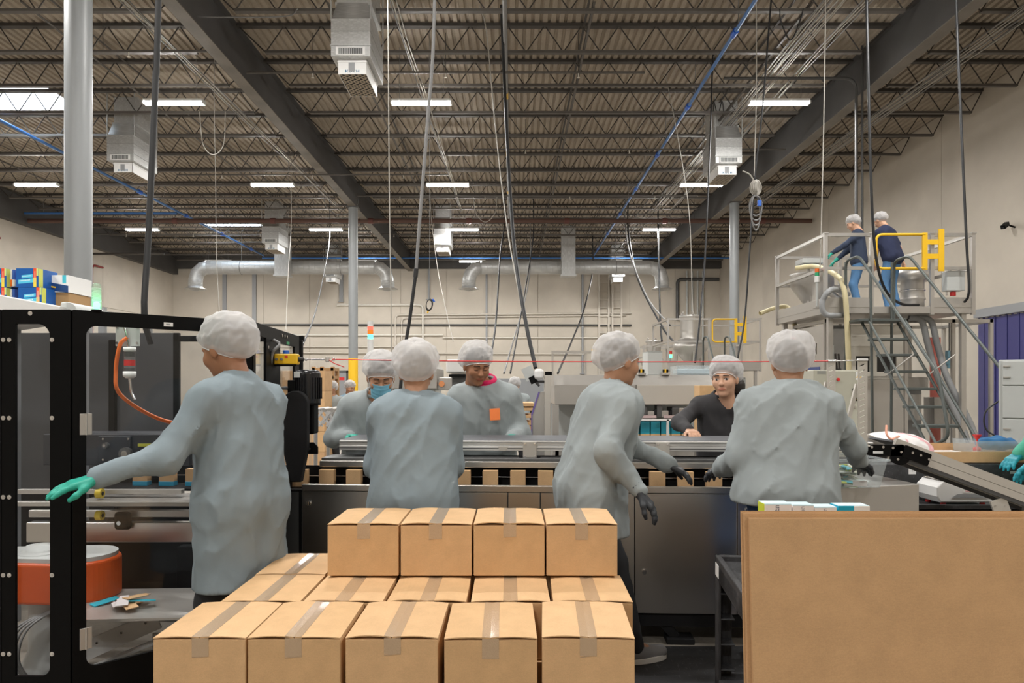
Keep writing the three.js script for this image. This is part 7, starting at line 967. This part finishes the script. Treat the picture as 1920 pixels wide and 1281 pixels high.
{ // farther platforms with tanks
  platform('second platform with yellow gate and tall tank right of centre', 4.12, 6.55, 19.0, 21.0, 1.98, 3.26, { gate: [5.25, 6.0], posts: [5.2, 6.05] });
  platform('third smaller platform behind the grey box', 4.85, 6.0, 26.5, 28.0, 1.75, 2.95, {}); platform('farthest small platform left of the others', 4.75, 5.6, 30.5, 32.0, 1.6, 2.7, {});
  const tank = (x, z, y, s, label) => { const t = thing('mixing_tank', label, 'tank', 'stainless mixing tanks'); part(t, 'shell', lathe([[0, 0], [0.12, 0], [0.14, 0.12], [0.5, 0.55], [0.52, 0.7], [0.36, 0.85], [0.3, 0.9], [0.3, 1.5], [0.34, 1.52], [0.34, 1.58], [0, 1.6]].map(p => [p[0] * s, p[1] * s]), 36).translate(x, y, -z), M.steelMatte); part(t, 'lid_clamps', [0, 1, 2, 3, 4].map(i => rbox(0.07 * s, 0.09 * s, 0.07 * s, 0.01, x + Math.sin(i * 1.3) * 0.3 * s, y + 1.63 * s, -z + Math.cos(i * 1.3) * 0.3 * s)), M.chrome); part(t, 'tank_legs', [0, 1, 2].map(i => rod([x + Math.sin(i * 2.1) * 0.42 * s, y - 0.0, -z + Math.cos(i * 2.1) * 0.42 * s], [x + Math.sin(i * 2.1) * 0.42 * s, y + 0.62 * s, -z + Math.cos(i * 2.1) * 0.42 * s], 0.03 * s, 8)), M.steelMatte); };
  tank(4.98, 20.1, 1.98, 0.92, 'tall stainless tank on the second platform'); tank(5.35, 27.2, 1.75, 0.9, 'stainless tank on the third platform'); tank(5.2, 31.2, 1.6, 0.75, 'small stainless tank on the farthest platform');
  const t = thing('rolling_ladder', 'distant dark rolling ladder in front of the second platform', 'ladder'), m = M.ladderPaint; for (let i = 0; i < 8; i++) part(t, 'step', rbb(5.05, 5.55, 1.72 - i * 0.22, 1.76 - i * 0.22, -18.75 + i * 0.2, -18.55 + i * 0.2, 0.006), m); for (const x of [5.02, 5.58]) { part(t, 'handrail', bentTube([V(x, 1.76, -18.9), V(x, 2.75, -18.9), V(x, 2.75, -18.5), V(x, 1.1, -17.0), V(x, 0.1, -17.0)], 0.022, 0.15), m); part(t, 'stringer', rod([x, 1.8, -18.8], [x, 0.02, -17.05], 0.022, 8), m); part(t, 'upright', rod([x, 0, -18.88], [x, 1.8, -18.88], 0.022, 8), m); }
  const y2 = thing('signal_lamp', 'small green signal light on the second platform', 'signal light'); part(y2, 'pole', rod([4.22, 1.98, -19.2], [4.22, 2.22, -19.2], 0.02, 8), M.gray); part(y2, 'green_lens', cylY(0.05, 0.1, 14).translate(4.22, 2.27, -19.2), new THREE.MeshStandardMaterial({ color: lin(0.1, 0.9, 0.3), emissive: lin(0.1, 1, 0.3), emissiveIntensity: 2 })); part(y2, 'red_lens', cylY(0.05, 0.08, 14).translate(4.22, 2.36, -19.2), M.red);
  const c2 = thing('steel_cabinet', 'light steel cabinet under the second platform', 'cabinet'); part(c2, 'body', rbb(4.3, 6.3, 0.05, 1.7, -19.4, -20.4, 0.02), M.lightGray); part(c2, 'door', [rbb(4.35, 5.28, 0.15, 1.65, -19.38, -19.4, 0.005), rbb(5.32, 6.25, 0.15, 1.65, -19.38, -19.4, 0.005)], M.lightGray);
}
// ================================================================ CORDS THAT HANG FROM THE ROOF
{
  const cord = (name, pts, r, mat, label, cat = 'cable') => { if (pts[0].y < DECK - 0.1 && pts[0].z < -22 && name !== 'cable_loop') pts.unshift(V(pts[0].x, DECK - 0.04, pts[0].z)); return single(name, tube(pts, r, 60, 8), mat, label, cat); };
  const up = (px, d) => V(XX(px, d), DECK - 0.04, -d);
  cord('hanging_cable', [V(-1.79, DECK - 0.04, -3.9), at(297, 0, 3.9), at(293, 120, 3.9), at(286, 280, 3.88), at(278, 450, 3.85), at(270, 592, 3.8), V(-1.93, 1.72, -3.85)], 0.0165, M.cable, 'thick black cable dropping into the black enclosure');
  { const t = thing('hanging_cable', 'cable grey above and black below hanging left of centre', 'cable'), d = 6.2; part(t, 'grey_upper', tube([V(XX(826, d), DECK - 0.04, -d), at(815, 0, d), at(802, 220, d), at(788, 400, d), at(780, 510, d)], 0.014, 50), M.cableGray); part(t, 'black_lower', tube([at(780, 510, d), at(768, 600, d), at(756, 672, d), V(XX(750, d), 1.42, -d)], 0.015, 30), M.cable); part(t, 'sleeve', rod(at(780.5, 504, d), at(779, 520, d), 0.02, 10), M.cable); }
  cord('hanging_wire', [up(722, 9), at(727, 0, 9), at(730, 350, 9), at(733, 560, 9), at(734, 668, 9)], 0.007, M.cableWhite, 'thin pale wire hanging beside the round duct end');
  cord('hanging_cable', [up(940, 13), at(946, 160, 13), at(955, 340, 12), at(966, 480, 11), at(985, 600, 10.4), at(1004, 690, 10)], 0.028, M.cable, 'black cable slanting down to the centre column machine');
  cord('hanging_wire', [up(898, 13), at(912, 60, 13), at(930, 250, 13), at(950, 420, 12), at(975, 560, 11), at(1002, 692, 10.2)], 0.010, M.cableWhite, 'pale wire slanting beside the black centre cable');
  cord('hanging_cable', [up(1623, 10.2), at(1625, 0, 10.2), at(1632, 300, 10.2), at(1638, 440, 10.3), at(1648, 510, 10.4), at(1664, 550, 10.55), at(1690, 570, 10.7), at(1722, 572, 10.9)], 0.020, M.cable, 'black cable sagging onto the platform between the two people');
  cord('hanging_cable', [up(1790, 10.3), at(1793, 0, 10.3), at(1803, 250, 10.3), at(1812, 450, 10.3), at(1817, 545, 10.32), V(XX(1818, 10.32), 2.7, -10.44)], 0.018, M.cable, 'black cable hanging at the right end of the platform');
  cord('hanging_wire', [up(1548, 11), at(1548, 0, 11), at(1544, 250, 11), at(1540, 420, 11), at(1537, 520, 11)], 0.009, M.cableWhite, 'thin pale cord hanging left of the platform people');
  cord('hanging_cable', [up(1454, 12), at(1446, 0, 12), at(1430, 200, 12), at(1416, 330, 12), at(1405, 480, 12), at(1396, 600, 12), at(1383, 672, 11.8)], 0.015, M.cable, 'dark cable hanging through the coil near the right girder');
  cord('hanging_wire', [up(1418, 12.2), at(1418, 0, 12.2), at(1418, 180, 12.2), at(1414, 330, 12.2)], 0.010, M.cableWhite, 'pale cord carrying the white coil');
  { const t = thing('cable_coil', 'coil of white and black cord hanging below the right girder', 'coil'), c = at(1417, 352, 12); for (let i = 0; i < 5; i++) part(t, 'white_loop', new THREE.TorusGeometry(0.09 - i * 0.008, 0.013, 6, 30).scale(1, 1.35, 1).rotateY(i * 0.3).translate(c.x, c.y, c.z + i * 0.012), M.cableWhite); for (let i = 0; i < 4; i++) part(t, 'grey_loop', new THREE.TorusGeometry(0.12 + i * 0.012, 0.009, 6, 30).scale(0.9, 1.4 + i * 0.15, 1).rotateY(i * 0.25).translate(c.x, c.y - 0.30 - i * 0.04, c.z), M.cableGray); part(t, 'blue_plug', rbox(0.06, 0.1, 0.05, 0.01, c.x + 0.06, c.y - 0.26, c.z), M.blue); part(t, 'tail', tube([[c.x - 0.02, c.y + 0.1, c.z], [c.x - 0.1, c.y + 0.22, c.z], [c.x - 0.22, c.y + 0.28, c.z]], 0.011, 16, 6), M.cableWhite); }
  cord('hanging_cable', [up(1338, 15), at(1338, 40, 15), at(1332, 250, 15), at(1322, 480, 14), at(1312, 600, 13), at(1303, 680, 12.4)], 0.017, M.cable, 'black cable slanting down by the second platform');
  cord('hanging_wire', [up(1240, 16), at(1252, 160, 16), at(1290, 380, 16), at(1298, 560, 16), at(1303, 600, 16)], 0.008, M.cableWhite, 'pale wire hanging over the tall tank');
  cord('hanging_cable', [at(1178, 432, 26.5), at(1195, 520, 24), at(1240, 610, 21), at(1262, 640, 20)], 0.03, M.cable, 'dark cable slanting right to the second platform');
  cord('hanging_cable', [at(1172, 420, 26.5), at(1182, 480, 25), at(1215, 560, 22), at(1256, 610, 19.6)], 0.025, M.cableGray, 'grey cable slanting right to the second platform');
  cord('hanging_cable', [at(1234, 432, 26.6), at(1236, 520, 25), at(1238, 600, 23), at(1241, 640, 22)], 0.03, M.cable, 'dark upright cable below the third right lamp');
  cord('hanging_cable', [at(1000, 440, 26.4), at(992, 500, 25), at(975, 600, 22), at(957, 700, 18)], 0.022, M.cable, 'thin dark cable slanting left of the centre');
  cord('hanging_cable', [at(1111, 508, 33), at(1095, 580, 28), at(1072, 640, 24), at(1046, 700, 18)], 0.028, M.cable, 'thin dark cable slanting down behind the striding person');
  cord('hanging_cable', [at(994, 500, 30), at(985, 560, 27), at(968, 620, 24), at(945, 700, 17)], 0.022, M.cableGray, 'thin grey cable slanting left behind the pink scarf worker');
  cord('hanging_cable', [at(618, 450, 26.4), at(606, 520, 22), at(590, 590, 17), at(566, 650, 12), at(556, 672, 10)], 0.017, M.cable, 'thin black cable slanting down behind the yellow switch');
  cord('hanging_wire', [up(545, 20), at(546, 420, 20), at(541, 500, 18), at(536, 620, 15)], 0.008, M.cableWhite, 'pale wire hanging left of the yellow based column');
  cord('hanging_wire', [up(402, 14), at(402, 215, 14), at(404, 330, 14), at(406, 480, 14), at(412, 600, 13.6)], 0.006, M.cableWhite, 'thin wire hanging from the left roof past the duct end');
  cord('hanging_cable', [at(946, 420, 26.3), at(938, 480, 24), at(930, 600, 20), at(921, 665, 17)], 0.026, M.cable, 'dark cable hanging right of the pink scarf worker');
  cord('hanging_wire', [up(806, 24), at(808, 400, 24), at(820, 500, 22), at(838, 590, 19), at(850, 640, 17)], 0.009, M.cableWhite, 'pale wire slanting right of the thick grey cable');
  { const t = thing('cable_coil', 'small coiled cord with yellow plug hanging over the far wall pipes', 'coil'), c = at(805, 572, 14); part(t, 'loop', [0, 1, 2].map(i => new THREE.TorusGeometry(0.09 - i * 0.006, 0.010, 6, 28).scale(0.7, 1.25, 1).rotateZ(-0.2 + i * 0.06).translate(c.x, c.y, c.z + i * 0.015)), M.cable); part(t, 'yellow_plug', rod([c.x - 0.04, c.y - 0.16, c.z], [c.x - 0.015, c.y - 0.1, c.z], 0.015, 8), M.yellow); part(t, 'blue_plug', rod([c.x + 0.06, c.y + 0.11, c.z], [c.x + 0.1, c.y + 0.06, c.z], 0.018, 8), M.blue); part(t, 'hanging_cord', tube([[c.x, c.y + 0.11, c.z], [c.x + 0.01, c.y + 1.5, c.z], [c.x, DECK - 0.02, c.z]], 0.006, 30, 6), M.cableGray); }
  pipe('conduit_drop', [V(4.3, 7.72, -14.6), V(6.98, 7.72, -14.6), V(6.98, 4.3, -14.6)], 0.03, M.darkSteel, 'dark conduit bending down left of the platform people', 'conduit'); pipe('conduit_drop', [V(7.10, DECK - 0.02, -14.6), V(7.10, 4.3, -14.6)], 0.025, M.darkSteel, 'straight dark conduit beside the bent one left of the platform people', 'conduit');
  { // slack loops of cord over the joists
    const loop = (px, py, d, w, h, label, mat) => { const c = at(px, py, 12.24 + 1.525 * Math.round((d - 12.24) / 1.525)); cord('cable_loop', [V(c.x - w, 7.87, c.z + 0.05), V(c.x - w * 0.8, c.y, c.z), V(c.x, c.y - h, c.z), V(c.x + w * 0.8, c.y, c.z), V(c.x + w, 7.87, c.z + 0.05)], 0.011, mat, label); };
    loop(1482, 40, 12.3, 0.2, 0.32, 'black cord loop hanging at the top right of the roof', M.cable); loop(400, 270, 17.4, 0.3, 0.25, 'pale cord loop under the left roof bay', M.cableWhite); loop(1346, 190, 16.2, 0.12, 0.3, 'black cord loop beside the right air unit', M.cable); loop(910, 400, 24, 0.4, 0.3, 'pale cord loop near the centre conduit', M.cableWhite); loop(640, 390, 24.6, 0.6, 0.25, 'grey cord loop at the head of the yellow based column', M.cableGray); loop(450, 30, 13, 1.0, 0.02, 'slack grey cord swagged across the left girder', M.cableGray);
  }
}
// ---------------------------------------------------------------- every thing's origin goes to its base
for (const o of scene.children) {
  if (o.isLight || o.isCamera || o.position.lengthSq() > 0 || o.userData.kind === 'structure') continue;
  const b = new THREE.Box3().setFromObject(o); if (b.isEmpty()) continue;
  const c = V((b.min.x + b.max.x) / 2, b.min.y, (b.min.z + b.max.z) / 2);
  if (o.isMesh && !o.children.length) { o.geometry = o.geometry.clone().translate(-c.x, -c.y, -c.z); o.position.copy(c); }
  else if (o.isGroup) { o.position.copy(c); for (const k of o.children) k.position.sub(c); }
}
scene.add(camera);
renderer.render(scene, camera);
